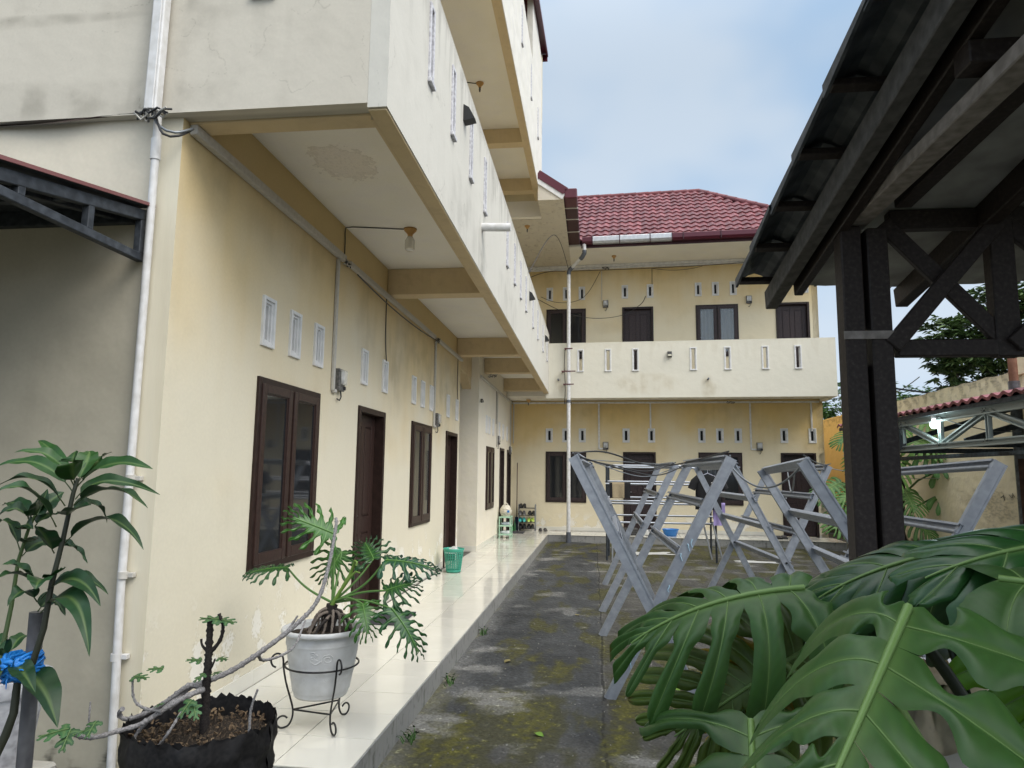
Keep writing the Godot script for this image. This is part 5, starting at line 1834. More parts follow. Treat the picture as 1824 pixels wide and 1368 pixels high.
func rack(label: String, frames: Array, rails_l: Array, rails_r: Array) -> Node3D:
	var z0: float = frames[0][0]
	var o := base("clothes_rack", V((frames[0][1] + frames[0][3]) / 2, 0, z0))
	tag(o, label, "clothes rack", "crossed steel channel clothes racks in the yard")
	var off := o.position
	var L := []
	var Rr := []
	for k in frames.size():
		var f: Array = frames[k]
		# f: z, left top x, left foot x, right top x, right foot x, top y
		var lt := V(f[1], f[5], f[0] + 0.0)
		var lf := V(f[2], 0.0, f[0] + 0.0)
		var rt := V(f[3], f[5], f[0] - 0.05)
		var rf := V(f[4], 0.0, f[0] - 0.05)
		L.append([lt, lf])
		Rr.append([rt, rf])
		for q in [[lt, lf, V(0, 0, -1)], [rt, rf, V(0, 0, -1)]]:
			var g := G.new()
			channel(g, q[0] - off, q[1] - off, q[2] if k == 0 else q[2], 0.080, 0.036)
			obj("leg", g, M.steel, o)
		# bolt where the legs cross
		var t := (rt.x - lt.x) / ((rt.x - lt.x) + (lf.x - rf.x))
		var c := lt.lerp(lf, t)
		var gb := G.new()
		gb.tube([c - off + V(0, 0, 0.028), c - off + V(0, 0, -0.09)], 0.012, 0.012, 8)
		obj("bolt", gb, M.black, o)
	for q in [[L, rails_l, -1.0], [Rr, rails_r, 1.0]]:
		for r in q[1]:
			var a: Vector3 = q[0][0][0].lerp(q[0][0][1], r[0])
			var b: Vector3 = q[0][1][0].lerp(q[0][1][1], r[0])
			var d: Vector3 = (q[0][0][0] - q[0][0][1]).normalized()
			var outw: Vector3 = V(d.y, -d.x, 0) * q[2]
			if outw.y < 0:
				outw = -outw
			var s := outw * 0.036
			var dir := (b - a).normalized()
			var g := G.new()
			channel(g, a + s - dir * r[1] - off, b + s + dir * r[2] - off, V(d.y, -d.x, 0) * q[2] * (1.0 if outw.dot(V(d.y, -d.x, 0) * q[2]) > 0 else -1.0), 0.065, 0.032)
			obj("rail", g, M.steel, o)
	return o


func make_racks() -> void:
	var front := rack("front left crossed steel clothes rack with paint drips, nearest the porch", [[-5.3, -0.16, 0.74, 1.01, 0.10, 1.75], [-7.3, -0.11, 0.74, 0.97, 0.07, 1.75]], [[0.015, 0.02, 0.1], [0.34, 0.0, 0.1]], [[0.015, -0.03, 0.12], [0.20, -0.03, 0.1], [0.40, -0.02, 0.1]])
	rack("rear left crossed steel clothes rack, behind the paint dripped one", [[-8.55, -0.09, 0.76, 0.97, 0.08, 1.75], [-10.6, -0.07, 0.78, 0.96, 0.14, 1.76]], [[0.015, 0.05, 0.1], [0.3, 0.05, 0.1]], [[0.015, 0.05, 0.1], [0.22, 0.05, 0.1], [0.42, 0.05, 0.1]])
	rack("middle crossed steel clothes rack, right of the paint dripped one", [[-8.0, 1.52, 2.40, 2.55, 1.72, 1.74], [-10.4, 1.46, 2.30, 2.50, 1.62, 1.74]], [[0.015, 0.05, 0.1], [0.22, 0.04, 0.06], [0.40, 0.03, 0.06], [0.62, 0.03, 0.04]], [[0.02, 0.05, 0.05], [0.20, 0.05, 0.06], [0.42, 0.04, 0.06]])
	rack("right crossed steel clothes rack, half hidden behind the pavilion post", [[-4.7, 1.33, 2.35, 2.54, 1.55, 1.72], [-6.8, 1.55, 2.52, 2.78, 1.80, 1.68]], [[0.015, 0.0, 0.06], [0.24, 0.03, 0.12], [0.44, 0.05, 0.12], [0.66, 0.02, 0.1]], [[0.015, 0.0, 0.06], [0.25, 0.03, 0.10], [0.47, 0.03, 0.1]])
	# dribbles of pale blue paint on the front rack
	var g := G.new()
	rng.seed = 44
	var rt := V(1.01, 1.75, -5.35)
	var rf := V(0.10, 0.0, -5.35)
	for k in 9:
		var t: float = [0.36, 0.40, 0.53, 0.60, 0.63, 0.74, 0.79, 0.83, 0.34][k]
		var p := rt.lerp(rf, t) + V(rng.randf_range(-0.02, 0.02), 0, 0.0245)
		var pts := [p]
		for i in 4:
			pts.append(pts[i] + V(rng.randf_range(-0.012, 0.008), -rng.randf_range(0.008, 0.022), 0))
		g.tube(pts, 0.006, 0.003, 5)
	obj("paint_dribble", g, plain(lin(0.42, 0.60, 0.72), 0.5), front, Transform3D(Basis(), -front.position))
	# loose wires over the racks
	var grp := "loose wires draped over the clothes racks"
	wire(sag(V(-0.16, 1.78, -5.3), V(-0.09, 1.78, -10.6), 0.05), 0.005, "wire along the left tops of the left racks", "wire_grey", grp)
	wire([V(-0.17, 1.77, -5.28), V(0.08, 1.795, -5.6), V(0.45, 1.72, -6.6), V(0.78, 1.72, -7.1), V(1.0, 1.80, -5.4)], 0.007, "thick slack wire from the first left leg to the first right leg top", "wire", grp)
	wire([V(-0.15, 1.76, -5.3), V(0.25, 1.66, -6.0), V(0.62, 1.62, -6.8), V(0.97, 1.75, -7.35)], 0.006, "slack wire from the first left leg across to the second right leg", "wire", grp)
	wire([V(-0.11, 1.77, -7.3), V(0.2, 1.72, -7.8), V(0.6, 1.66, -8.2), V(0.97, 1.77, -8.6)], 0.006, "slack wire from the second left leg to the third right leg", "wire", grp)
	wire([V(-0.08, 1.79, -8.5), V(0.4, 1.78, -9.2), V(0.96, 1.78, -10.6)], 0.006, "wire from the third left leg to the fourth right leg", "wire_grey", grp)
	wire([V(0.0, 1.74, -7.3), V(0.5, 1.60, -7.8), V(0.86, 1.68, -8.0), V(1.0, 1.77, -5.5)], 0.005, "grey wire hanging lowest between the left racks", "wire_grey", grp)
	wire(sag(V(1.01, 1.77, -5.4), V(1.50, 1.76, -8.0), 0.14), 0.006, "wire from the front left rack to the middle rack", "wire_grey", grp)
	wire(sag(V(1.0, 1.74, -5.5), V(1.36, 1.70, -4.8), 0.18), 0.007, "slack pale wire from the front left rack to the right rack", "wire_grey", grp)
	wire(sag(V(1.36, 1.64, -5.0), V(2.0, 1.66, -7.6), 0.16), 0.006, "drooping wire under the top rail of the right rack", "wire_grey", grp)
	wire(sag(V(1.35, 1.76, -4.75), V(2.56, 1.76, -8.0), 0.03), 0.005, "straight wire from the right rack back to the middle rack", "wire", grp)
	wire(sag(V(2.5, 1.72, -8.0), V(5.6, 1.62, -12.2), 0.05), 0.005, "pale line from the middle rack towards the boundary wall", "wire_grey", grp)
	# tube drying rack farther back
	var o := base("drying_rack", V(1.25, 0, -13.6))
	tag(o, "wide drying rack of shiny tubes in front of the back wing", "drying rack")
	for q in [[-1.02, 0.0, 0.0], [1.0, 0.0, 0.0], [-0.97, -0.75, 0.0], [1.02, -0.75, 0.0]]:
		g = G.new()
		g.tube([V(q[0], 0, q[1]), V(q[0], 1.82, q[1] * 0.8)], 0.02, 0.02, 8)
		obj("post", g, M.frame_steel, o)
	for q in [[1.0, 1.10, 0.05], [0.92, 1.0, -0.65], [-0.98, 0.92, -0.1]]:
		g = G.new()
		g.tube([V(q[0] * 0.93, 0.75, q[2]), V(q[0] * q[1] / absf(q[0]), 0.0, q[2] + 0.12)], 0.018, 0.018, 8)
		obj("foot", g, M.tubes, o)
	for q in [[1.79, 0.0], [1.76, -0.6], [1.44, 0.02], [1.48, -0.6], [1.12, 0.02], [1.17, -0.6], [1.06, -0.3], [0.82, -0.6], [0.72, 0.03]]:
		g = G.new()
		g.tube([V(-1.04, q[0], q[1]), V(1.04, q[0], q[1])], 0.019, 0.019, 8)
		obj("tube", g, M.tubes, o)
	for q in [[-1.02, 1.12], [1.02, 1.12], [-1.0, 0.72], [1.0, 0.72]]:
		g = G.new()
		g.tube([V(q[0], q[1], 0.0), V(q[0], q[1], -0.62)], 0.017, 0.017, 8)
		obj("side_tube", g, M.frame_steel, o)
	var cloth := func(at: Vector3, w: float, h: float, fold: float, sd: float):
		var q := G.new()
		var r := 0.024
		q.sheet(16, 30, func(a, c):
			var x: float = (a - 0.5) * w
			var s: float = (c - 0.42) * h * 2.0
			var y := 0.0
			var zz := 0.0
			if absf(s) < r * 1.6:
				var an: float = s / r
				y = r * cos(an)
				zz = r * sin(an)
			else:
				y = -absf(s) + r * 1.3
				zz = signf(s) * r
			var wav := 0.012 * sin(a * fold + sd) * clampf(absf(s) * 4.0, 0.0, 1.0)
			return at + V(x * (1.0 - 0.06 * clampf(absf(s) * 2.0, 0, 1)), y, zz * (1.0 + 0.3 * absf(s)) + wav))
		return q
	var tw: G = cloth.call(V(0.48, 1.44, -13.58), 0.40, 0.26, 9.0, 0.3)
	tag(obj("dark_towel", tw, plain(lin(0.012, 0.011, 0.012), 0.95)), "dark cloth hanging on the drying rack behind the tan towel", "towel")
	tw = cloth.call(V(0.45, 1.447, -13.575), 0.23, 0.26, 7.0, 1.0)
	tag(obj("towel", tw, tri_mat(noise_tex(128, 0.1, 3, 91, [[0.0, lin(0.30, 0.24, 0.15)], [1.0, lin(0.44, 0.36, 0.24)]]), 4.0, 0.98)), "tan towel folded over the drying rack", "towel")
	tw = cloth.call(V(2.26, 1.10, -13.3), 0.22, 0.36, 12.0, 2.0)
	tag(obj("lilac_garment", tw, plain(lin(0.40, 0.32, 0.62), 0.9)), "lilac garment hanging right of the black shirt", "clothes")
	# black T-shirt on a hanger
	o = base("shirt", V(2.06, 1.64, -13.2))
	tag(o, "black T-shirt on a hanger at the right end of the drying rack", "shirt")
	g = G.new()
	g.sheet(24, 24, func(a, c):
		var ang: float = a * TAU
		var wv: float = lerpf(0.10, 0.215, ss(0.0, 0.12, c)) + 0.02 * c
		var dep: float = 0.05 + 0.02 * sin(c * 3.0) + 0.012 * sin(ang * 5.0 + c * 4.0) * c
		return V(wv * cos(ang), -0.02 - 0.62 * c, dep * sin(ang)))
	for s in [-1.0, 1.0]:
		g.tube([V(0.15 * s, -0.07, 0), V(0.24 * s, -0.14, 0.005), V(0.30 * s, -0.27, 0.01)], 0.075, 0.07, 10)
	obj("body", g, plain(lin(0.010, 0.010, 0.012), 0.95), o)
	g = G.new()
	g.tube([V(-0.18, -0.06, 0), V(0, 0.02, 0), V(0.18, -0.06, 0)], 0.006, 0.006, 6)
	g.tube([V(0, 0.02, 0), V(0, 0.07, 0), V(0.02, 0.09, 0), V(0.035, 0.07, 0)], 0.004, 0.004, 6)
	obj("hanger", g, plain(lin(0.5, 0.5, 0.6), 0.4), o)
	g = G.new()
	g.bx(0.05, 0.09, -0.16, -0.145, 0.058, 0.064, 0.001)
	obj("chest_mark", g, M.white, o)


# ------------------------------------------------------------------ plants
func bez(b: Vector3, m: Vector3, t: Vector3, k: float) -> Vector3:
	var c := m * 2.0 - (b + t) * 0.5
	return b * (1 - k) * (1 - k) + c * 2.0 * k * (1 - k) + t * k * k


var mango: Node3D
func mango_leaf(b: Vector3, m: Vector3, t: Vector3, w: float) -> void:
	var g := G.new()
	var roll := rng.randf_range(-0.15, 0.75)
	var ph := rng.randf() * 6.0
	var tone := rng.randf_range(0.75, 1.25)
	var young := clampf((b.y - 1.5) * 6.0, 0.0, 1.0)
	var dark := Color(0.018, 0.052, 0.019).lerp(Color(0.030, 0.098, 0.010), young) * tone
	var f := func(a, c):
		var k: float = 0.10 + 0.90 * a
		var p := bez(b, m, t, k)
		var d := (bez(b, m, t, minf(k + 0.02, 1.0)) - bez(b, m, t, k - 0.02)).normalized()
		var s := d.cross(UPV)
		if s.length() < 0.25:
			s = d.cross(V(0.3, 0.2, 0.9))
		s = s.normalized().rotated(d, roll if d.x > 0 else -roll)
		var n := s.cross(d).normalized()
		if n.y < 0.0:
			n = -n
		var half: float = w * 0.5 * 1.25 * pow(sin(PI * pow(a, 0.75)), 0.8) * (1.0 - 0.35 * a) + 0.0006
		var q: float = c * 2.0 - 1.0
		return p + s * half * q + n * (absf(q) * half * 0.38 + 0.0045 * sin(a * 16.0 + ph) * absf(q) * sin(PI * a))
	var kf := func(a, c):
		var q: float = absf(c * 2.0 - 1.0)
		var col := dark * (1.0 + 0.25 * sin(a * 70.0) * ss(0.1, 0.4, q) * 0.4)
		return col.lerp(Color(0.10, 0.16, 0.05), ss(0.16, 0.02, q) * 0.8)
	g.sheet(18, 8, f, kf)
	var o := obj("leaf", g, M.leaf, mango)
	var pg := G.new()
	pg.col = Color(0.045, 0.07, 0.02)
	var pp := []
	for i in 5:
		pp.append(bez(b, m, t, i * 0.03))
	pg.tube(pp, 0.0022, 0.0016, 5)
	obj("leaf_stalk", pg, M.stem, o)


# a lobed leaf along +x with its upper side to +y: L long, half width W, n lobes a side
func split_leaf(L: float, W: float, n: int, cut: float, gap: float, hole: float, droop: float, side: float, wavy: float, sd: int, dark: Color, pale: Color, ni := 14, nj := 8, side_r := 9.0, asym := 1.0, twist := 0.25) -> Array:
	var r := RandomNumberGenerator.new()
	r.seed = sd
	var g := G.new()
	var rg := G.new()
	rg.col = pale * 0.85
	var bend := func(p: Vector3) -> Vector3:
		var x := p.x / L
		var z := p.z / (W * (asym if p.z > 0.0 else 1.0))
		var sd2 := side if z > 0.0 or side_r > 8.0 else side_r
		p.y -= droop * L * x * absf(x) + sd2 * W * z * z
		p.x -= droop * 0.35 * L * x * x * absf(x)
		p.z *= 1.0 - 0.28 * clampf(absf(sd2), 0.0, 1.2) * z * z
		return p
	var pt := func(tau0: float, t: float, sgn: float, lw: float) -> Vector3:
		var tau := clampf(tau0, 0.0, 1.0)
		var ang: float = deg_to_rad(lerpf(138.0, 16.0, pow(tau, 0.72)))
		var ln: float = W * (0.72 + 0.36 * sin(PI * pow(tau, 0.7))) * (1.0 - 0.25 * tau * tau)
		ln *= asym if sgn > 0.0 else 1.0
		if tau > 0.82:
			ln *= 1.0 - 0.1 * (tau - 0.82) / 0.18
		var a: float = ang - 0.45 * t * (1.0 - tau * 0.6)
		var c := V(cos(lerpf(ang, a, 0.6)), 0, sin(lerpf(ang, a, 0.6)) * sgn) * ln * t * lw
		return V(L * 0.88 * tau, 0, 0) + c
	for sgn in [-1.0, 1.0]:
		for i in n:
			var t0 := i / float(n)
			var t1 := (i + 1) / float(n)
			var myc := cut + r.randf_range(-0.07, 0.07)
			var myg := gap * r.randf_range(0.8, 1.25)
			var hk := hole * (1.0 if r.randf() < 0.6 else 0.15)
			var lw := r.randf_range(0.93, 1.06)
			var dr := r.randf_range(-0.05, 0.10) * side
			var tw := r.randf_range(-twist, twist)
			var ph := r.randf() * 6.0
			var tone := r.randf_range(0.9, 1.1)
			var burn := r.randf()
			var f := func(a, c):
				var t: float = a
				var k := 1.0
				if t > 0.12 and t < 0.37:
					k -= hk * pow(sin(PI * (t - 0.12) / 0.25), 1.3)
				k -= myg * ss(myc, myc + 0.16, t)
				if t > 0.78:
					k *= sqrt(maxf(0.0, 1.0 - pow((t - 0.78) / 0.225, 2.2)))
				var q: float = c - 0.5
				k *= 1.0 + wavy * 0.55 * sin(t * 19.0 + ph + (1.5 if q > 0 else 0.0)) * ss(0.3, 0.6, t)
				var p: Vector3 = pt.call(lerpf(t0, t1, 0.5 + q * k), t, sgn, lw)
				var wide := absf(q) * 2.0
				p.y += W * (0.04 * (1.0 - pow(2.0 * wide - 1.0, 2.0)) * ss(0.05, 0.4, t) - 0.05 * t * t * dr * 10.0 + tw * q * t * 0.25)
				p.y += W * wavy * 0.12 * sin(t * 15.0 + ph) * wide * ss(0.2, 0.6, t)
				return bend.call(p)
			var kf := func(a, c):
				var q: float = absf(c - 0.5) * 2.0
				var col: Color = dark * tone * (0.92 + 0.16 * a)
				if ni > 30:
					col *= 1.0 + 0.07 * sin(a * 75.0 + q * 9.0) * ss(0.08, 0.3, q) + 0.05 * sin(a * 11.0 + ph * 3.0 + c * 5.0)
				col = col.lerp(pale, ss(0.14, 0.0, q) * (0.30 if ni > 30 else 0.75) * ss(1.0, 0.6, a))
				if ni > 30 and burn > 0.72:
					col = col.lerp(Color(0.10, 0.07, 0.02), ss(0.93, 1.0, a + 0.03 * sin(q * 12.0)) * 0.85)
				return col.lerp(pale, ss(0.10, 0.0, a) * 0.5)
			if ni > 30:
				var vein := []
				for k2 in 15:
					vein.append(f.call(0.02 + 0.90 * k2 / 14.0, 0.5) + V(0, 0.0006, 0))
				rg.tube(vein, 0.0017, 0.0005, 5)
			if sgn > 0:
				g.sheet(ni, nj, func(a, c): return f.call(a, 1.0 - c), func(a, c): return kf.call(a, 1.0 - c))
			else:
				g.sheet(ni, nj, f, kf)
	rg.col = pale
	var mid := []
	for i in 15:
		mid.append(bend.call(V(L * (0.0 + 0.93 * i / 14.0), 0.0025, 0)))
	rg.tube(mid, 0.012 * L + 0.001, 0.002, 6)
	return [g, rg]


func leaf_basis(dir: Vector3, n: Vector3) -> Basis:
	var x := dir.normalized()
	var z := x.cross(n).normalized()
	return Basis(x, z.cross(x), z)


func add_split(o: Node3D, at: Vector3, dir: Vector3, n: Vector3, parts: Array, m: String, stalk: Array, sr: float, scol: Color) -> void:
	var t := Transform3D(leaf_basis(dir, n), at)
	var l := obj("leaf", parts[0], M[m], o, t)
	obj("midrib", parts[1], M.stem, l)
	if stalk.size() > 1:
		var cv := Curve3D.new()
		for i in stalk.size():
			var tg: Vector3 = (stalk[mini(i + 1, stalk.size() - 1)] - stalk[maxi(i - 1, 0)]) * 0.2
			cv.add_point(stalk[i], -tg, tg)
		cv.bake_interval = 0.02
		var g := G.new()
		g.col = scol
		g.tube(Array(cv.get_baked_points()), sr, sr * 0.7, 8)
		obj("leaf_stalk", g, M.stem, o)


func knobbly(path: Array, r0: float, r1: float) -> G:
	var cv := Curve3D.new()
	for i in path.size():
		var tg: Vector3 = (path[mini(i + 1, path.size() - 1)] - path[maxi(i - 1, 0)]) * 0.18
		cv.add_point(path[i], -tg, tg)
	cv.bake_interval = 0.012
	var p := Array(cv.get_baked_points())
	var g := G.new()
	g.tube(p, r0, r1, 9, false, func(i): return 1.0 + (0.28 if i % 5 == 2 else 0.0) + 0.10 * sin(i * 2.3))
	return g


func make_left_plants() -> void:
	# the mango sapling
	mango = base("mango_sapling", Vector3.ZERO)
	tag(mango, "young mango tree with long drooping dark leaves tied to a stake at the left edge", "sapling")
	rng.seed = 21
	var g := G.new()
	g.col = Color(0.03, 0.035, 0.02)
	g.tube([V(-1.72, 0.0, -1.88), V(-1.70, 0.5, -1.88), V(-1.69, 0.78, -1.89), V(-1.658, 0.868, -1.90), V(-1.645, 0.926, -1.906), V(-1.648, 1.009, -1.912), V(-1.612, 1.06, -1.919), V(-1.592, 1.156, -1.925), V(-1.585, 1.282, -1.931), V(-1.567, 1.411, -1.938), V(-1.553, 1.543, -1.944), V(-1.546, 1.59, -1.95)], 0.014, 0.0055, 9)
	obj("trunk", g, M.stem, mango)
	g = G.new()
	g.col = Color(0.06, 0.10, 0.03)
	g.tube([V(-1.70, 0.7, -1.89), V(-1.80, 0.95, -2.0), V(-1.813, 1.189, -2.05), V(-1.805, 1.327, -2.05), V(-1.781, 1.423, -2.05), V(-1.762, 1.47, -2.05)], 0.008, 0.004, 8)
	obj("branch", g, M.stem, mango)
	mango_leaf(V(-1.547,1.565,-1.950), V(-1.399,1.632,-1.890), V(-1.240,1.620,-1.850), 0.052)
	mango_leaf(V(-1.557,1.567,-1.950), V(-1.605,1.654,-1.900), V(-1.694,1.663,-1.870), 0.042)
	mango_leaf(V(-1.558,1.569,-1.950), V(-1.699,1.664,-2.030), V(-1.811,1.708,-2.090), 0.040)
	mango_leaf(V(-1.562,1.552,-1.950), V(-1.712,1.634,-1.980), V(-1.852,1.616,-1.970), 0.042)
	mango_leaf(V(-1.550,1.573,-1.950), V(-1.541,1.642,-2.020), V(-1.547,1.672,-2.090), 0.036)
	mango_leaf(V(-1.555,1.573,-1.950), V(-1.511,1.629,-1.880), V(-1.522,1.670,-1.900), 0.075)
	mango_leaf(V(-1.548,1.574,-1.950), V(-1.560,1.645,-2.000), V(-1.595,1.674,-2.050), 0.060)
	mango_leaf(V(-1.549,1.527,-1.950), V(-1.476,1.582,-1.990), V(-1.304,1.543,-1.990), 0.042)
	mango_leaf(V(-1.552,1.510,-1.950), V(-1.399,1.559,-1.900), V(-1.253,1.510,-1.860), 0.055)
	mango_leaf(V(-1.580,1.507,-1.950), V(-1.645,1.588,-1.890), V(-1.732,1.556,-1.850), 0.050)
	mango_leaf(V(-1.603,1.445,-1.950), V(-1.618,1.554,-1.850), V(-1.667,1.548,-1.790), 0.055)
	mango_leaf(V(-1.571,1.485,-1.950), V(-1.534,1.510,-2.010), V(-1.514,1.451,-2.050), 0.055)
	mango_leaf(V(-1.570,1.476,-1.950), V(-1.502,1.498,-1.890), V(-1.404,1.518,-1.830), 0.060)
	mango_leaf(V(-1.579,1.387,-1.950), V(-1.422,1.473,-1.920), V(-1.263,1.394,-1.870), 0.055)
	mango_leaf(V(-1.583,1.385,-1.950), V(-1.579,1.380,-2.000), V(-1.552,1.329,-2.030), 0.040)
	mango_leaf(V(-1.602,1.368,-1.950), V(-1.588,1.422,-1.890), V(-1.581,1.454,-1.850), 0.065)
	mango_leaf(V(-1.599,1.270,-1.950), V(-1.547,1.298,-1.990), V(-1.446,1.246,-1.990), 0.040)
	mango_leaf(V(-1.628,1.237,-1.950), V(-1.507,1.299,-1.920), V(-1.394,1.232,-1.890), 0.055)
	mango_leaf(V(-1.643,1.265,-1.950), V(-1.670,1.327,-1.910), V(-1.695,1.342,-1.870), 0.050)
	mango_leaf(V(-1.643,1.264,-1.950), V(-1.667,1.311,-1.900), V(-1.677,1.307,-1.830), 0.045)
	mango_leaf(V(-1.626,1.294,-1.950), V(-1.567,1.311,-1.920), V(-1.519,1.336,-1.900), 0.045)
	mango_leaf(V(-1.625,1.291,-1.950), V(-1.582,1.299,-1.880), V(-1.566,1.280,-1.850), 0.060)
	mango_leaf(V(-1.643,1.226,-1.950), V(-1.638,1.265,-1.890), V(-1.648,1.231,-1.850), 0.050)
	mango_leaf(V(-1.628,1.194,-1.950), V(-1.488,1.245,-1.900), V(-1.385,1.105,-1.850), 0.060)
	mango_leaf(V(-1.637,1.198,-1.950), V(-1.626,1.221,-1.990), V(-1.595,1.176,-2.010), 0.055)
	mango_leaf(V(-1.670,1.060,-1.920), V(-1.596,1.048,-1.870), V(-1.521,1.010,-1.830), 0.052)
	mango_leaf(V(-1.676,1.019,-1.950), V(-1.581,0.999,-1.920), V(-1.493,0.900,-1.890), 0.085)
	mango_leaf(V(-1.670,1.060,-1.920), V(-1.671,1.053,-1.890), V(-1.663,1.022,-1.850), 0.050)
	mango_leaf(V(-1.718,1.058,-1.950), V(-1.716,1.104,-1.910), V(-1.717,1.094,-1.890), 0.050)
	mango_leaf(V(-1.801,1.358,-2.050), V(-1.855,1.445,-2.050), V(-1.897,1.433,-2.050), 0.050)
	mango_leaf(V(-1.774,1.447,-2.050), V(-1.794,1.491,-2.010), V(-1.837,1.468,-1.990), 0.050)
	mango_leaf(V(-1.763,1.466,-2.050), V(-1.762,1.496,-2.070), V(-1.761,1.552,-2.090), 0.045)
	mango_leaf(V(-1.759,1.466,-2.050), V(-1.759,1.510,-2.100), V(-1.751,1.541,-2.150), 0.055)
	mango_leaf(V(-1.759,1.466,-2.050), V(-1.711,1.496,-2.000), V(-1.678,1.517,-1.950), 0.060)
	mango_leaf(V(-1.760,1.435,-2.050), V(-1.746,1.465,-2.080), V(-1.745,1.470,-2.130), 0.050)
	mango_leaf(V(-1.793,1.343,-2.050), V(-1.776,1.381,-2.100), V(-1.755,1.369,-2.150), 0.045)
	mango_leaf(V(-1.771,1.462,-2.050), V(-1.872,1.501,-2.100), V(-1.970,1.493,-2.150), 0.050)
	mango_leaf(V(-1.780,1.420,-2.050), V(-1.747,1.447,-2.000), V(-1.677,1.437,-1.950), 0.045)
	mango_leaf(V(-1.792,1.381,-2.050), V(-1.746,1.393,-2.020), V(-1.663,1.412,-1.950), 0.040)
	# stake and blue tie
	g = G.new()
	g.tube([V(-1.655, -0.02, -1.985), V(-1.668, 1.19, -1.985)], 0.021, 0.021, 14)
	tag(obj("stake", g, M.pipe_grey), "grey metal pipe stake behind the mango sapling's stem", "stake")
	g = G.new()
	rng.seed = 17
	for k in 44:
		var ring := []
		var y := rng.randf_range(1.03, 1.065)
		var rx := rng.randf_range(0.028, 0.040)
		for i in 14:
			var a := TAU * i / 14
			ring.append(V(-1.660 + rx * cos(a) + rng.randf_range(-0.006, 0.006), y + 0.016 * sin(a * 2.0 + k) + rng.randf_range(-0.008, 0.008), -1.94 + (rx + 0.018) * sin(a)))
		g.tube(ring, 0.0055, 0.0055, 4, true)
	for k in 8:
		var a := rng.randf() * TAU
		g.tube([V(-1.66, 1.04, -1.90), V(-1.66 + 0.06 * cos(a), 1.05 + 0.03 * sin(a), -1.87), V(-1.66 + 0.065 * cos(a), 1.045 + 0.045 * sin(a), -1.87)], 0.004, 0.001, 4)
	tag(obj("twine_tie", g, M.blue), "bright blue plastic twine wound round the mango stem and its stake", "twine")
	# pale pot behind it
	var o := base("plant_pot", V(-2.17, 0.0, -2.45))
	tag(o, "weathered white plant pot at the left edge behind the mango sapling", "pot")
	g = G.new()
	g.lathe([Vector2(0, 0.52), Vector2(0.10, 0.52), Vector2(0.135, 0.80), Vector2(0.152, 0.805), Vector2(0.156, 0.86), Vector2(0.146, 0.865), Vector2(0.135, 0.82), Vector2(0, 0.80)], 28)
	obj("pot_body", g, M.slit_white, o)
	g = G.new()
	g.bx(-0.14, 0.14, 0.0, 0.515, -0.14, 0.14, 0.01)
	obj("plinth", g, M.wall_front, o)
	g = G.new()
	g.lathe([Vector2(0, 0.81), Vector2(0.134, 0.815)], 20)
	obj("soil", g, M.soil, o)
	o = base("shrub", V(-2.17, 0.812, -2.45))
	tag(o, "small green shrub in the white pot behind the mango sapling", "plant")
	rng.seed = 5
	mango = o
	for k in 9:
		var a := rng.randf() * TAU
		var h := rng.randf_range(0.05, 0.22)
		var b2 := V(0.02 * cos(a), h * 0.6, 0.02 * sin(a))
		mango_leaf(b2, b2 + V(0.06 * cos(a), 0.05, 0.06 * sin(a)), b2 + V(0.13 * cos(a), 0.03, 0.13 * sin(a)), 0.05)
	# grow bag with the fig
	o = base("grow_bag", V(-1.58, 0.0, -2.80))
	tag(o, "big black grow bag with a torn rim full of soil in front of the porch", "grow bag")
	var fn := FastNoiseLite.new()
	fn.seed = 6
	fn.frequency = 2.2
	g = G.new()
	g.sheet(22, 96, func(a, c):
		var an: float = c * TAU
		var y: float = lerpf(0.0, 0.605, a)
		var r: float = 0.268 + 0.020 * a + 0.012 * fn.get_noise_3d(cos(an) * 1.4, y * 3.0, sin(an) * 1.4) + 0.006 * sin(y * 60.0 + 3.0 * fn.get_noise_2d(an, 1.0))
		if a > 0.93:
			y += 0.035 * fn.get_noise_2d(cos(an) * 5.0, sin(an) * 5.0) + 0.02 * fn.get_noise_2d(cos(an) * 14.0, sin(an) * 14.0) + 0.015
		return V(r * cos(an), y, -r * sin(an)))
	g.sheet(3, 96, func(a, c):
		var an: float = c * TAU
		var r: float = 0.279 - 0.012 * a
		var y: float = 0.62 + 0.035 * fn.get_noise_2d(cos(an) * 5.0, sin(an) * 5.0) + 0.02 * fn.get_noise_2d(cos(an) * 14.0, sin(an) * 14.0) - a * 0.12
		return V(r * cos(an), y, r * sin(an)))
	obj("bag_wall", g, M.bag, o)
	g = G.new()
	g.sheet(20, 60, func(a, c):
		var an: float = c * TAU
		var r: float = 0.272 * (1.0 - a * 0.999)
		return V(r * cos(an), 0.545 + 0.035 * fn.get_noise_2d(r * cos(an) * 9.0, r * sin(an) * 9.0) + 0.03 * a, r * sin(an)))
	obj("soil", g, M.soil, o)
	g = G.new()
	rng.seed = 66
	for i in 240:
		var a := rng.randf() * TAU
		var r := 0.27 * sqrt(rng.randf())
		var s := rng.randf_range(0.004, 0.012)
		g.box(Transform3D(Basis(V(rng.randf() - 0.5, rng.randf() - 0.5, rng.randf() - 0.5).normalized(), rng.randf() * 6.0), V(r * cos(a), 0.565 + 0.02 * rng.randf(), r * sin(a))), V(s * 2.0, s * 0.4, s))
	var lit := obj("litter", g, tri_mat(noise_tex(128, 0.1, 3, 92, [[0.0, lin(0.05, 0.03, 0.02)], [1.0, lin(0.30, 0.22, 0.13)]]), 5.0, 0.9), o)
	lit.set_meta("kind", "stuff")
	g = G.new()
	g.tube([V(0.25, 0.42, 0.17), V(0.31, 0.46, 0.16), V(0.345, 0.45, 0.10), V(0.33, 0.40, 0.03), V(0.29, 0.37, 0.06)], 0.009, 0.009, 7)
	obj("handle", g, M.bag, o)
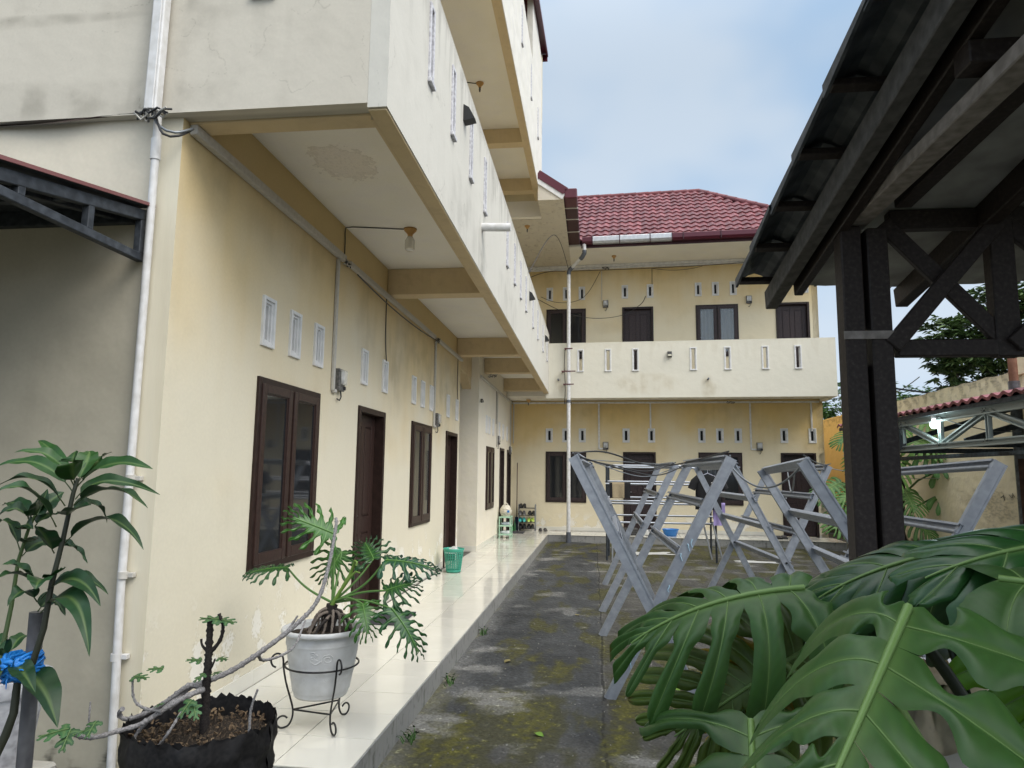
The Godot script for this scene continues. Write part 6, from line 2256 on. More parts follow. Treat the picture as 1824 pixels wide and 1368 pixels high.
	o = base("fig_plant", V(-1.565, 0.56, -2.80))
	tag(o, "bare grey knobbly fig branches with a few small leaves growing from the grow bag", "plant")
	var off := o.position
	var br := func(called: String, pts: Array, r0: float, r1: float, m: String):
		var q := []
		for p in pts:
			q.append(p - off)
		obj(called, knobbly(q, r0, r1), M[m], o)
	br.call("trunk", [V(-1.565, 0.55, -2.8), V(-1.570, 0.66, -2.8), V(-1.570, 0.883, -2.8), V(-1.572, 1.016, -2.8)], 0.019, 0.012, "bark_dark")
	br.call("branch", [V(-1.562, 0.879, -2.80), V(-1.524, 0.929, -2.80), V(-1.516, 0.985, -2.80), V(-1.536, 1.033, -2.80)], 0.008, 0.006, "bark_dark")
	br.call("branch", [V(-1.698, 0.670, -2.75), V(-1.656, 0.731, -2.811), V(-1.607, 0.745, -2.872), V(-1.518, 0.784, -2.933), V(-1.402, 0.867, -2.994), V(-1.306, 0.952, -3.056), V(-1.245, 1.039, -3.117), V(-1.223, 1.180, -3.178), V(-1.219, 1.354, -3.239), V(-1.228, 1.397, -3.26)], 0.0125, 0.007, "bark")
	br.call("branch", [V(-1.568, 0.70, -2.8), V(-1.60, 0.74, -2.8), V(-1.640, 0.749, -2.783), V(-1.710, 0.696, -2.767), V(-1.792, 0.648, -2.75), V(-1.863, 0.627, -2.733), V(-1.885, 0.650, -2.717), V(-1.861, 0.676, -2.70)], 0.011, 0.008, "bark")
	br.call("branch", [V(-1.57, 0.74, -2.78), V(-1.608, 0.728, -2.714), V(-1.676, 0.687, -2.679), V(-1.742, 0.644, -2.643), V(-1.808, 0.628, -2.607), V(-1.872, 0.615, -2.571), V(-1.914, 0.628, -2.536), V(-1.927, 0.659, -2.50)], 0.011, 0.007, "bark")
	br.call("branch", [V(-1.670, 0.690, -2.66), V(-1.740, 0.702, -2.65), V(-1.783, 0.737, -2.65), V(-1.794, 0.814, -2.65)], 0.006, 0.004, "bark")
	br.call("twig", [V(-1.887, 0.615, -2.56), V(-1.888, 0.668, -2.55), V(-1.889, 0.748, -2.55)], 0.004, 0.003, "bark")
	br.call("twig", [V(-1.324, 0.57, -2.70), V(-1.327, 0.69, -2.70), V(-1.303, 0.775, -2.70)], 0.006, 0.004, "bark")
	br.call("branch", [V(-1.65, 0.715, -2.70), V(-1.714, 0.662, -2.686), V(-1.770, 0.602, -2.671), V(-1.769, 0.572, -2.657), V(-1.720, 0.547, -2.643), V(-1.657, 0.572, -2.629), V(-1.607, 0.630, -2.614), V(-1.582, 0.70, -2.66)], 0.007, 0.005, "bark")
	br.call("twig", [V(-1.44, 0.84, -2.97), V(-1.479, 0.776, -3.10), V(-1.436, 0.775, -3.2), V(-1.420, 0.794, -3.3), V(-1.428, 0.853, -3.4), V(-1.456, 0.869, -3.5)], 0.007, 0.004, "bark")
	br.call("twig", [V(-1.35, 0.91, -3.03), V(-1.366, 0.914, -3.1), V(-1.335, 0.97, -3.12)], 0.006, 0.004, "bark")
	br.call("twig", [V(-1.57, 0.80, -2.8), V(-1.545, 0.83, -2.79), V(-1.53, 0.86, -2.78)], 0.005, 0.003, "bark_dark")
	br.call("twig", [V(-1.572, 0.88, -2.8), V(-1.60, 0.905, -2.8), V(-1.606, 0.93, -2.8)], 0.006, 0.004, "bark_dark")
	rng.seed = 31
	for q in [[V(-1.530, 1.010, -2.80), V(-0.9, 0.12, 0.2), 0.085], [V(-1.530, 1.007, -2.80), V(0.9, 0.02, 0.25), 0.08], [V(-1.520, 0.86, -2.79), V(0.8, 0.05, 0.3), 0.05], [V(-1.60, 0.845, -2.8), V(-0.8, 0.15, 0.3), 0.06], [V(-1.57, 0.80, -2.78), V(-0.4, -0.3, 0.6), 0.05], [V(-1.53, 0.805, -2.78), V(0.6, 0.2, 0.5), 0.05], [V(-1.702, 0.835, -2.70), V(-0.8, 0.05, 0.2), 0.06], [V(-1.79, 0.815, -2.65), V(0.95, 0.08, 0.2), 0.07], [V(-1.56, 0.73, -2.68), V(-0.2, -0.5, 0.6), 0.075], [V(-1.55, 0.71, -2.68), V(0.5, -0.4, 0.6), 0.07], [V(-1.837, 0.69, -2.52), V(0.1, -0.4, 0.7), 0.07], [V(-1.86, 0.66, -2.52), V(-0.7, -0.1, 0.6), 0.06], [V(-1.93, 0.665, -2.50), V(-0.8, -0.1, 0.5), 0.10], [V(-1.92, 0.665, -2.50), V(0.2, -0.5, 0.7), 0.09], [V(-1.72, 0.55, -2.62), V(0.4, -0.1, 0.8), 0.05], [V(-1.69, 0.71, -2.66), V(0.7, 0.3, 0.4), 0.04]]:
		var tone := rng.randf_range(0.8, 1.3)
		add_split(o, q[0] - off, q[1], V(0, 1, 0.35), split_leaf(q[2], q[2] * 0.45, 3, 0.35, 0.5, 0.0, 0.1, 0.1, 0.15, rng.randi() % 1000, Color(0.035, 0.10, 0.035) * tone, Color(0.12, 0.2, 0.07), 6, 4), "leaf_matt", [], 0.0, Color.WHITE)
	# pot on its wire stand
	var pc := V(-1.575, 0.17, -4.06)
	o = base("pot_stand", pc)
	tag(o, "black wrought wire stand with curled feet holding the white flower pot", "pot stand")
	var ring := []
	for i in 40:
		ring.append(V(0.208 * cos(TAU * i / 40), 0.345, 0.208 * sin(TAU * i / 40)))
	g = G.new()
	g.tube(ring, 0.0055, 0.0055, 8, true)
	obj("ring", g, M.iron, o)
	for k in 3:
		var a: float = [0.82, 2.72, -1.15][k]
		var dr := V(cos(a), 0, sin(a))
		var pts := []
		# inward curl on top, leg, outward curl below
		for i in 9:
			var t := PI * 1.45 * (1.0 - i / 8.0)
			pts.append(dr * (0.249 - 0.033 * cos(t)) + V(0, 0.375 + 0.038 * sin(t), 0))
		for q in [[0.212, 0.33], [0.195, 0.25], [0.17, 0.17], [0.155, 0.12], [0.15, 0.08], [0.156, 0.045], [0.175, 0.015]]:
			pts.append(dr * q[0] + V(0, q[1], 0))
		for i in 9:
			var t := -PI * 0.5 + PI * 1.3 * i / 8.0
			pts.append(dr * (0.205 + 0.032 * cos(t)) + V(0, 0.038 + 0.032 * sin(t), 0))
		var cv := Curve3D.new()
		for i in pts.size():
			var tg: Vector3 = (pts[mini(i + 1, pts.size() - 1)] - pts[maxi(i - 1, 0)]) * 0.16
			cv.add_point(pts[i], -tg, tg)
		cv.bake_interval = 0.012
		g = G.new()
		g.tube(Array(cv.get_baked_points()), 0.0055, 0.0055, 7)
		obj("leg", g, M.iron, o)
		var a2: float = [2.72, -1.15, 0.82][k]
		g = G.new()
		g.tube([dr * 0.152 + V(0, 0.10, 0), V(cos(a2), 0, sin(a2)) * 0.152 + V(0, 0.10, 0)], 0.005, 0.005, 6)
		obj("stretcher", g, M.iron, o)
	o = base("flower_pot", pc + V(0, 0.175, 0))
	tag(o, "large pale grey plastic flower pot with embossed scrolls on the wire stand", "flower pot")
	g = G.new()
	g.lathe([Vector2(0, 0.0), Vector2(0.148, 0.0), Vector2(0.153, 0.012), Vector2(0.156, 0.03), Vector2(0.162, 0.034), Vector2(0.168, 0.07), Vector2(0.182, 0.14), Vector2(0.196, 0.22), Vector2(0.204, 0.285), Vector2(0.208, 0.29), Vector2(0.209, 0.30), Vector2(0.207, 0.304), Vector2(0.211, 0.345)], 48)
	g.lathe([Vector2(0.208, 0.345), Vector2(0.232, 0.348), Vector2(0.238, 0.358), Vector2(0.236, 0.372), Vector2(0.226, 0.378), Vector2(0.214, 0.374), Vector2(0.205, 0.36), Vector2(0.196, 0.28), Vector2(0.0, 0.27)], 72, Transform3D(), func(a, y): return 1.0 + (0.004 * signf(sin(a * 36.0)) if y > 0.34 else 0.0))
	obj("pot_body", g, M.pot, o)
	g = G.new()
	var em := func(a0: float, y0: float, pts: Array, r: float):
		var path := []
		for p in pts:
			var y: float = y0 + p.y
			var rad := lerpf(0.158, 0.208, clampf((y - 0.02) / 0.28, 0, 1)) + 0.0005
			var a: float = a0 - p.x / rad
			path.append(V(rad * cos(a), y, rad * sin(a)))
		g.tube(path, r, r * 0.6, 6)
	for a0 in [1.05, 3.15, 5.2]:
		var sp := []
		for i in 22:
			var t := i / 21.0
			var rr := 0.010 + 0.032 * t
			sp.append(Vector2(rr * cos(t * 11.0), rr * 0.75 * sin(t * 11.0)))
		em.call(a0, 0.235, sp, 0.004)
		sp = []
		for i in 12:
			var t := i / 11.0
			sp.append(Vector2(-0.035 - 0.06 * t, -0.012 - 0.018 * sin(t * 3.0)))
		em.call(a0, 0.24, sp, 0.005)
		for k in 5:
			var c2 := []
			for i in 8:
				c2.append(Vector2(-0.085 + 0.012 * cos(i * 0.9) + 0.018 * (k % 2), -0.02 + 0.014 * k + 0.006 * sin(i * 0.9)))
			em.call(a0, 0.235, c2, 0.003)
	for k in 18:
		var c3 := []
		var a0 := TAU * k / 18
		for i in 12:
			var t := i / 11.0
			var rr := 0.006 + 0.016 * t
			c3.append(Vector2(rr * cos(t * 8.0 + k), rr * 0.8 * sin(t * 8.0 + k)))
		em.call(a0, 0.125 + 0.012 * sin(k * 2.0), c3, 0.003)
	obj("embossed_scroll", g, M.pot, o)
	g = G.new()
	g.sheet(10, 40, func(a, c):
		var r: float = 0.203 * (1.0 - 0.999 * a)
		return V(r * cos(c * TAU), 0.335 + 0.012 * fn.get_noise_2d(r * cos(c * TAU) * 20.0, r * sin(c * TAU) * 20.0) + 0.02 * a, r * sin(c * TAU)))
	obj("soil", g, M.soil, o)
	# split-leaf philodendron
	o = base("philodendron", pc + V(0, 0.52, 0))
	tag(o, "split leaf philodendron with wavy cut leaves and exposed roots in the grey pot", "plant")
	var cr := V(0.045, 0.145, 0.0)   # crown, relative to the soil
	g = G.new()
	g.tube([V(0.01, -0.01, 0), V(0.03, 0.06, 0.0), cr + V(0, 0.01, 0)], 0.032, 0.034, 12, false, func(i): return 1.0 + 0.12 * sin(i * 3.0))
	obj("trunk", g, M.bark_dark, o)
	rng.seed = 9
	for k in 17:
		var a := TAU * k / 17.0 + rng.randf() * 0.3
		var r := rng.randf_range(0.06, 0.175)
		var st := cr + V(0.02 * cos(a), rng.randf_range(-0.07, -0.005), 0.02 * sin(a))
		var e := V(r * cos(a), 0.0, r * sin(a))
		var path := [st, st.lerp(e, 0.35) + V(0.02 * cos(a), 0.025, 0.02 * sin(a)), st.lerp(e, 0.75) + V(rng.randf_range(-0.02, 0.02), 0.0, rng.randf_range(-0.02, 0.02)), e + V(0, -0.015, 0)]
		obj("root", knobbly(path, 0.009, 0.006), M.root if k % 4 else M.bark_dark, o)
	var po := pc + V(0, 0.52, 0)
	var dk := Color(0.014, 0.060, 0.016)
	var lt := Color(0.032, 0.115, 0.014)
	var ps := Color(0.09, 0.19, 0.045)
	var crw := cr + V(0, 0.02, 0)
	var leaf := func(b3: Vector3, tip: Vector3, n: Vector3, W: float, col: Color, mid: Vector3, sd: int, dro: float, sid: float):
		var bb := b3 - po
		add_split(o, bb, tip - b3, n, split_leaf((tip - b3).length(), W, 7, 0.22, 0.62, 0.0, dro, sid, 0.55, sd, col, Color(0.10, 0.22, 0.05), 16, 8), "leaf_gloss", [crw, crw.lerp(bb, 0.5) + mid, bb], 0.008, ps)
	leaf.call(V(-1.545, 1.245, -4.10), V(-1.78, 1.36, -3.98), V(0.35, 0.75, 0.75), 0.19, lt, V(0, 0, 0), 1, 0.05, 0.15)
	leaf.call(V(-1.857, 1.035, -4.15), V(-2.09, 1.04, -4.08), V(0.1, 1, 0.25), 0.15, dk * 1.2, V(-0.02, -0.015, 0), 2, 0.18, 0.3)
	leaf.call(V(-1.552, 1.13, -4.24), V(-1.60, 0.99, -4.12), V(0.1, 0.35, 1), 0.17, lt * 0.8, V(0, 0.02, -0.02), 3, 0.1, 0.2)
	leaf.call(V(-1.335, 1.095, -4.20), V(-1.44, 1.20, -4.32), V(0.1, 0.7, 0.7), 0.16, dk, V(0.02, 0, 0), 4, 0.1, 0.2)
	leaf.call(V(-1.23, 1.10, -4.10), V(-0.90, 1.10, -4.14), V(-0.05, 1, 0.42), 0.155, Color(0.015, 0.066, 0.032), V(0.03, -0.02, 0), 5, 0.20, 0.35)
	leaf.call(V(-1.187, 0.944, -4.00), V(-1.03, 1.01, -4.02), V(-0.2, 0.8, 0.7), 0.16, dk * 1.1, V(0.0, 0.02, 0), 6, 0.2, 0.3)
	leaf.call(V(-1.13, 0.86, -3.92), V(-0.90, 0.66, -3.82), V(0.45, 0.85, 0.55), 0.15, dk * 1.25, V(0.0, 0.03, 0), 7, 0.22, 0.3)
	leaf.call(V(-1.31, 0.875, -3.95), V(-1.22, 0.755, -3.80), V(0.2, 0.8, 0.75), 0.14, lt * 0.85, V(0, 0.03, 0), 8, 0.25, 0.3)
	g = G.new()
	g.col = Color(0.16, 0.27, 0.05)
	g.tube([crw + V(0, -0.02, 0.01), crw + V(0.05, 0.07, 0.01), crw + V(0.11, 0.15, 0.02), crw + V(0.145, 0.185, 0.03), crw + V(0.175, 0.18, 0.04)], 0.013, 0.004, 8)
	g.tube([crw + V(0.06, 0.09, 0.0), crw + V(0.10, 0.16, 0.0), crw + V(0.12, 0.215, 0.0), crw + V(0.135, 0.245, 0.02), crw + V(0.15, 0.24, 0.03), crw + V(0.145, 0.22, 0.03)], 0.011, 0.006, 8)
	obj("new_shoot", g, M.stem, o)


# ------------------------------------------------------------------ foreground monstera and the things behind it
func make_monstera() -> void:
	var o := base("monstera", V(0.9, 0.0, -1.25))
	tag(o, "large glossy monstera with holed and split leaves in the right foreground", "plant")
	var off := o.position
	var hub := V(0.80, 0.62, -1.25)
	var dk := Color(0.034, 0.084, 0.019)
	var pale := Color(0.14, 0.24, 0.065)
	var deep := Color(0.014, 0.050, 0.012)
	var add := func(at: Vector3, dir: Vector3, n: Vector3, L: float, W: float, hole: float, dro: float, sid: float, sd: int, col: Color, st: Array, sc: Color, m := "leaf", lobes := 6, cut := 0.58, sr := 9.0, asym := 1.0, gap := 0.26, twist := 0.35):
		var s := []
		for p in st:
			s.append(p - off)
		if s.size() > 1:
			s[0] += V(0, -0.010, 0)
			s.insert(1, s[0] - dir.normalized() * 0.02 + V(0, -0.03, 0))
		add_split(o, at - off, dir, n, split_leaf(L, W, lobes, cut, gap, hole, dro, sid, 0.05, sd, col, pale, 40, 14, sr, asym, twist), m, s, 0.0095, sc)
	var g := G.new()
	g.col = Color(0.05, 0.08, 0.03)
	g.tube([V(0.0, 0.0, 0.0), V(-0.03, 0.3, 0.0), V(-0.08, 0.55, 0.0), V(-0.10, 0.72, -0.02)], 0.032, 0.026, 10)
	obj("trunk", g, M.stem, o)
	var dsc := Color(0.020, 0.030, 0.012)
	var lsc := Color(0.10, 0.17, 0.04)
	# the big leaf in front
	add.call(V(0.470, 1.425, -1.15), V(-0.200, -0.165, 0.250), V(0.20, 0.86, 0.48), 0.50, 0.30, 0.62, 0.12, 0.75, 11, dk * 1.1, [V(0.470, 1.425, -1.15), V(0.56, 1.26, -1.14), V(0.70, 0.95, -1.05), hub], dsc, "leaf", 5, 0.38, -0.05, 0.50, 0.44, 0.6)
	# the leaf that droops to the left, its lobes hanging
	add.call(V(0.44, 1.385, -1.58), V(-0.40, -0.03, 0.02), V(-0.05, 0.85, 0.50), 0.44, 0.23, 0.25, 0.34, 0.95, 12, dk * 1.05, [V(0.44, 1.385, -1.58), V(0.50, 1.32, -1.56), V(0.62, 1.1, -1.45), hub], lsc, "leaf", 6, 0.30, 9.0, 1.0, 0.46, 0.9)
	# low leaf at the bottom left, its lobes towards the left
	add.call(V(0.29, 1.165, -1.42), V(-0.06, -0.30, 0.30), V(-0.35, 0.66, 0.66), 0.46, 0.30, 0.2, 0.10, 0.40, 13, dk * 0.9, [V(0.29, 1.165, -1.42), V(0.38, 1.08, -1.42), V(0.55, 0.9, -1.38), hub], lsc, "leaf", 6, 0.25, 9.0, 1.0, 0.52, 0.9)
	# dark glossy leaves at the right edge, arching to the left
	add.call(V(0.90, 1.47, -1.70), V(-0.44, -0.02, 0.05), V(0.05, 0.80, 0.60), 0.46, 0.17, 0.0, 0.36, 0.95, 14, deep * 1.3, [V(0.90, 1.47, -1.70), V(0.92, 1.35, -1.66), V(0.88, 1.0, -1.5), hub], dsc, "leaf_gloss", 4, 0.72)
	add.call(V(1.02, 1.50, -1.50), V(-0.38, 0.03, 0.10), V(-0.15, 0.75, 0.6), 0.44, 0.20, 0.0, 0.34, 0.85, 15, deep * 1.5, [V(1.02, 1.50, -1.50), V(1.02, 1.35, -1.46), V(0.95, 1.0, -1.4), hub], dsc, "leaf_gloss", 4, 0.70)
	add.call(V(0.76, 1.40, -1.78), V(-0.28, -0.10, 0.03), V(-0.1, 0.6, 0.8), 0.40, 0.20, 0.1, 0.38, 0.9, 17, deep * 1.2, [V(0.76, 1.40, -1.78), V(0.78, 1.25, -1.7), hub + V(0, 0.2, -0.2), hub], dsc, "leaf_gloss", 5, 0.62)
	# broad leaf running out of the frame on the right
	add.call(V(0.70, 1.445, -1.34), V(0.32, -0.01, 0.18), V(0.05, 0.90, 0.42), 0.46, 0.20, 0.0, 0.22, 0.55, 16, dk * 1.0, [V(0.70, 1.445, -1.34), V(0.72, 1.3, -1.32), V(0.74, 1.0, -1.28), hub], dsc, "leaf", 5, 0.66)
	# older leaves below, one of them yellowing
	add.call(V(0.45, 1.24, -1.65), V(-0.30, -0.16, 0.10), V(0.15, 0.5, 0.85), 0.38, 0.24, 0.7, 0.3, 0.6, 18, Color(0.06, 0.10, 0.015), [V(0.45, 1.24, -1.65), V(0.52, 1.15, -1.6), hub], lsc, "leaf", 8, 0.35)
	add.call(V(0.42, 1.22, -1.72), V(-0.14, -0.22, 0.02), V(0.2, 0.4, 0.9), 0.26, 0.15, 0.6, 0.2, 0.4, 19, Color(0.30, 0.22, 0.015), [V(0.42, 1.22, -1.72), V(0.50, 1.15, -1.65), hub], lsc, "leaf", 8, 0.35)
	add.call(V(0.92, 1.33, -1.62), V(0.02, -0.30, 0.12), V(0.1, 0.35, 0.93), 0.32, 0.20, 0.2, 0.2, 0.5, 20, Color(0.09, 0.22, 0.015), [V(0.92, 1.33, -1.62), V(0.9, 1.2, -1.5), hub], lsc)
	for q in [[V(0.62, 1.20, -1.8), V(0.42, 1.235, -1.85)], [V(0.36, 1.26, -1.60), V(0.60, 1.02, -1.45)]]:
		g = G.new()
		g.col = lsc
		g.tube([q[0] - off, q[0].lerp(q[1], 0.5) - off + V(0, 0.015, 0), q[1] - off, hub - off], 0.008, 0.011, 7)
		obj("leaf_stalk", g, M.stem, o)
	# broken plastered pillar behind
	var fn := FastNoiseLite.new()
	fn.seed = 3
	fn.frequency = 3.0
	o = base("broken_pillar", V(0.84, 0.0, -1.98))
	tag(o, "broken pillar of peeling cream plaster behind the big monstera leaf", "pillar")
	g = G.new()
	g.sheet(44, 64, func(a, c):
		var an: float = c * TAU
		var sq: float = 1.0 / pow(pow(absf(cos(an)), 6.0) + pow(absf(sin(an)), 6.0), 1.0 / 6.0)
		var y: float = 1.12 * a
		var top: float = ss(0.86, 1.0, a)
		var r: float = 0.17 * sq * (1.0 - 0.45 * top * top) + 0.022 * fn.get_noise_3d(cos(an), y * 2.0, sin(an)) + 0.010 * fn.get_noise_3d(cos(an) * 4.0, y * 9.0, sin(an) * 4.0)
		return V(r * cos(an), y + 0.05 * top * fn.get_noise_2d(cos(an) * 2.0, sin(an) * 2.0), -r * sin(an)))
	g.sheet(6, 64, func(a, c):
		var an: float = c * TAU
		var sq: float = 1.0 / pow(pow(absf(cos(an)), 6.0) + pow(absf(sin(an)), 6.0), 1.0 / 6.0)
		var r: float = 0.10 * sq * (1.0 - a)
		return V(r * cos(an), 1.12 + 0.03 * a + 0.02 * fn.get_noise_2d(r * 20.0, an), -r * sin(an)))
	obj("core", g, tri_mat(plaster_tex(Color(0.58, 0.50, 0.37), Color(0.10, 0.06, 0.035), 0.5, 141), 1.3, 0.9), o)
	rng.seed = 50
	for k in 16:
		g = G.new()
		var w := rng.randf_range(0.05, 0.12)
		var an := rng.randf_range(0.6, 2.6)
		var at := V(0.185 * cos(an), rng.randf_range(0.55, 1.04), 0.185 * sin(an))
		g.sheet(5, 5, func(a, c): return V((a - 0.5) * w * (1.0 + 0.3 * sin(c * 5.0 + k)), (c - 0.5) * w * 1.2, 0.012 * (a * a + c * c * 0.5) + 0.004 * sin(a * 9.0)))
		obj("paint_flake", g, plain(lin(0.52, 0.50, 0.46) if k % 2 else lin(0.48, 0.40, 0.28), 0.8), o, Transform3D(Basis(UPV, PI / 2 - an) * Basis(V(0, 0, 1), rng.randf() * 3.0), at))
	# low cabinet and plastic sheet
	o = base("low_cabinet", V(1.75, 0.0, -2.70))
	tag(o, "low grey cabinet with a pinkish top and black edge beside the pavilion post", "cabinet")
	g = G.new()
	g.bx(-0.60, 0.60, 0.0, 0.86, -0.22, 0.22, 0.01)
	obj("body", g, plain(lin(0.36, 0.35, 0.37), 0.45), o)
	g = G.new()
	g.bx(-0.62, 0.62, 0.905, 0.94, -0.24, 0.24, 0.008)
	obj("top", g, plain(lin(0.62, 0.52, 0.53), 0.35), o)
	g = G.new()
	g.bx(-0.61, 0.61, 0.861, 0.904, -0.23, 0.23, 0.004)
	obj("edge_band", g, M.black, o)
	g = G.new()
	g.sheet(40, 30, func(a, c):
		var p := V(lerpf(0.98, 2.0, a), 0.0, lerpf(-2.43, -1.45, c))
		p.y = 0.985 - 0.30 * c - 0.06 * a + 0.03 * fn.get_noise_2d(a * 1.6, c * 1.6) + 0.010 * sin(a * 26.0 + c * 7.0) + 0.02 * sin(c * 5.0 + a * 3.0)
		return p)
	var pl := plain(Color(0.70, 0.78, 0.84, 0.42), 0.08)
	pl.transparency = BaseMaterial3D.TRANSPARENCY_ALPHA
	tag(obj("plastic_sheet", g, pl), "crumpled clear plastic sheet spread in front of the low cabinet", "plastic sheet")
	o = base("low_table", V(1.55, 0.0, -1.90))
	tag(o, "low weathered table under the clear plastic sheet", "table")
	g = G.new()
	g.bx(-0.50, 0.50, 0.60, 0.635, -0.40, 0.42, 0.006)
	obj("table_top", g, tri_mat(noise_tex(128, 0.05, 4, 93, [[0.0, lin(0.10, 0.11, 0.12)], [0.6, lin(0.32, 0.34, 0.36)], [1.0, lin(0.6, 0.62, 0.64)]]), 2.5, 0.4), o)
	for x in [-0.46, 0.46]:
		for z in [-0.36, 0.38]:
			g = G.new()
			g.bx(x - 0.022, x + 0.022, 0.0, 0.60, z - 0.022, z + 0.022, 0.003)
			obj("leg", g, M.timber, o)


# ------------------------------------------------------------------ timber pavilion
func make_pavilion() -> void:
	var o := base("pavilion", V(0, 0, 0))
	tag(o, "dark timber pavilion with paired posts, cross braces and a low tiled roof at the right", "pavilion")
	var X0 := 0.79
	var X1 := 5.2
	var Z0 := -3.92
	var m := 0.16
	var roof_y := func(z: float): return 2.645 + m * (z - Z0)
	var sl := V(0, m, 1).normalized()
	var nr := V(0, 1, -m).normalized()
	# tiles
	var tb := G.new()
	var w := 0.21
	var L := 0.43
	var prof := [0.0, 0.014, 0.036, 0.048, 0.036, 0.010, 0.0]
	for i in 6:
		var u0 := w * i / 6.0
		var u1 := w * (i + 1) / 6.0
		var a: float = prof[i]
		var b: float = prof[i + 1]
		tb.quad(V(u0, a + 0.022, 0), V(u0, a + 0.028, L), V(u1, b + 0.028, L), V(u1, b + 0.022, 0))
		tb.quad(V(u0, a + 0.006, 0), V(u1, b + 0.006, 0), V(u1, b + 0.014, L), V(u0, a + 0.014, L))
		tb.quad(V(u1, b + 0.006, 0), V(u0, a + 0.006, 0), V(u0, a + 0.022, 0), V(u1, b + 0.022, 0))
	tb.quad(V(0, -0.028, 0.0), V(0, 0.010, L), V(0, 0.028, L), V(0, 0.022, 0))
	tb.quad(V(0.012, -0.028, 0.0), V(0.012, 0.022, 0), V(0.012, 0.028, L), V(0.012, 0.010, L))
	tb.quad(V(0, -0.028, 0), V(0, 0.022, 0), V(0.012, 0.022, 0), V(0.012, -0.028, 0))
	tb.quad(V(0, -0.028, 0), V(0.012, -0.028, 0), V(0.012, 0.010, L), V(0, 0.010, L))
	var tm := tb.mesh(M.tile_dark)
	rng.seed = 71
	var bs := Basis(V(1, 0, 0), nr, sl)
	for r in 14:
		for k in 21:
			var at := V(X0 + k * w, 0, Z0 + r * 0.385)
			at.y = roof_y.call(at.z) + 0.05 + rng.randf_range(-0.004, 0.004)
			put("roof_tile", tm, o, Transform3D(bs * Basis(UPV, rng.randf_range(-0.012, 0.012)) * Basis(V(1, 0, 0), 0.055), at + V(rng.randf_range(-0.004, 0.004), 0, rng.randf_range(-0.012, 0.012))))
	var g := G.new()
	# battens under the tiles
	for r in 14:
		var z := Z0 + 0.06 + r * 0.385
		g = G.new()
		g.box(Transform3D(bs, V((X0 + X1) / 2 + 0.02, roof_y.call(z) + 0.032, z)), V(X1 - X0 + 0.02, 0.028, 0.045), 0.003)
		obj("batten", g, M.timber, o)
	# underlay sheet between the rafters
	g = G.new()
	g.sheet(60, 30, func(a, c):
		var x := lerpf(0.985, X1, a)
		var z := lerpf(Z0 + 0.02 + 0.014 * sin(a * 70.0) + 0.01 * sin(a * 23.0), 1.5, c)
		return V(x, roof_y.call(z) + 0.010 + 0.004 * sin(a * 31.0 + c * 5.0), z))
	obj("underlay_sheet", g, M.under, o)
	# rafters
	var rx := [0.985, 1.67, 2.36, 3.05, 3.74, 4.43, 5.10]
	for x in rx:
		var a := V(x, roof_y.call(Z0 - 0.03) - 0.045, Z0 - 0.03)
		var b := V(x, roof_y.call(1.5) - 0.045, 1.5)
		g = G.new()
		g.bar(a, b, 0.065, 0.105, V(0, 1, 0), 0.004)
		obj("rafter", g, M.timber_raft if x < 1.0 else M.timber, o)
	g = G.new()
	g.bar(V(1.075, roof_y.call(-3.75) - 0.058, -3.75), V(1.075, roof_y.call(1.5) - 0.058, 1.5), 0.045, 0.095, V(0, 1, 0), 0.004)
	obj("rafter", g, M.timber, o)
	# purlins and plates
	g = G.new()
	g.bar(V(1.145, 2.735, -3.16), V(1.145, 2.735, 1.4), 0.085, 0.052, UPV, 0.004)
	obj("plate", g, M.timber_grey, o)
	g = G.new()
	g.bar(V(1.30, 2.80, -3.0), V(1.30, 2.98, 1.4), 0.07, 0.10, UPV, 0.004)
	obj("plate", g, M.timber, o)
	for z in [-2.0, -0.6]:
		g = G.new()
		g.bar(V(1.05, roof_y.call(z) - 0.14, z), V(X1, roof_y.call(z) - 0.14, z), 0.09, 0.07, UPV, 0.004)
		obj("purlin", g, M.timber, o)
	# truss in the plane of the posts: chords, posts, braces
	for q in [[1.09, 5.15, 2.735, -3.117, 0.085], [1.09, 5.15, 2.165, -3.10, 0.072]]:
		g = G.new()
		g.bar(V(q[0] + 0.19, q[2], q[3]), V(q[1], q[2], q[3]), 0.056, q[4], UPV, 0.005)
		obj("chord", g, M.timber, o)
	for q in [[1.062, 0.086], [1.170, 0.086], [3.80, 0.1], [3.93, 0.1]]:
		g = G.new()
		g.bx(q[0], q[0] + q[1], 0.0, 2.70 if q[0] < 1.1 else 2.69, -3.15, -3.055, 0.006)
		obj("post", g, M.timber, o)
	g = G.new()
	g.bx(1.148, 1.170, 0.0, 2.1, -3.148, -3.125, 0.002)
	g.bx(1.148, 1.170, 2.26, 2.69, -3.148, -3.125, 0.002)
	obj("filler_strip", g, M.timber, o)
	g = G.new()
	g.bx(1.055, 1.262, 2.20, 2.235, -3.054, -3.049, 0.001)
	obj("tie_plate", g, M.timber_grey, o)
	for x in [1.67, 2.27, 2.87, 3.47]:
		g = G.new()
		g.bx(x, x + 0.098, 2.125, 2.78, -3.135, -3.07, 0.005)
		obj("post", g, M.timber, o)
	var cells := [[1.29, 1.67], [1.768, 2.27], [2.368, 2.87], [2.968, 3.47]]
	for c in cells:
		for s in 2:
			g = G.new()
			var a := V(c[0] - 0.04, 2.72 if s == 0 else 2.17, -3.095 + 0.034 * s)
			var b := V(c[1] + 0.06, 2.17 if s == 0 else 2.74, -3.095 + 0.034 * s)
			g.bar(a, b, 0.03, 0.072, V(0, 1, 0), 0.004)
			obj("brace", g, M.timber, o)
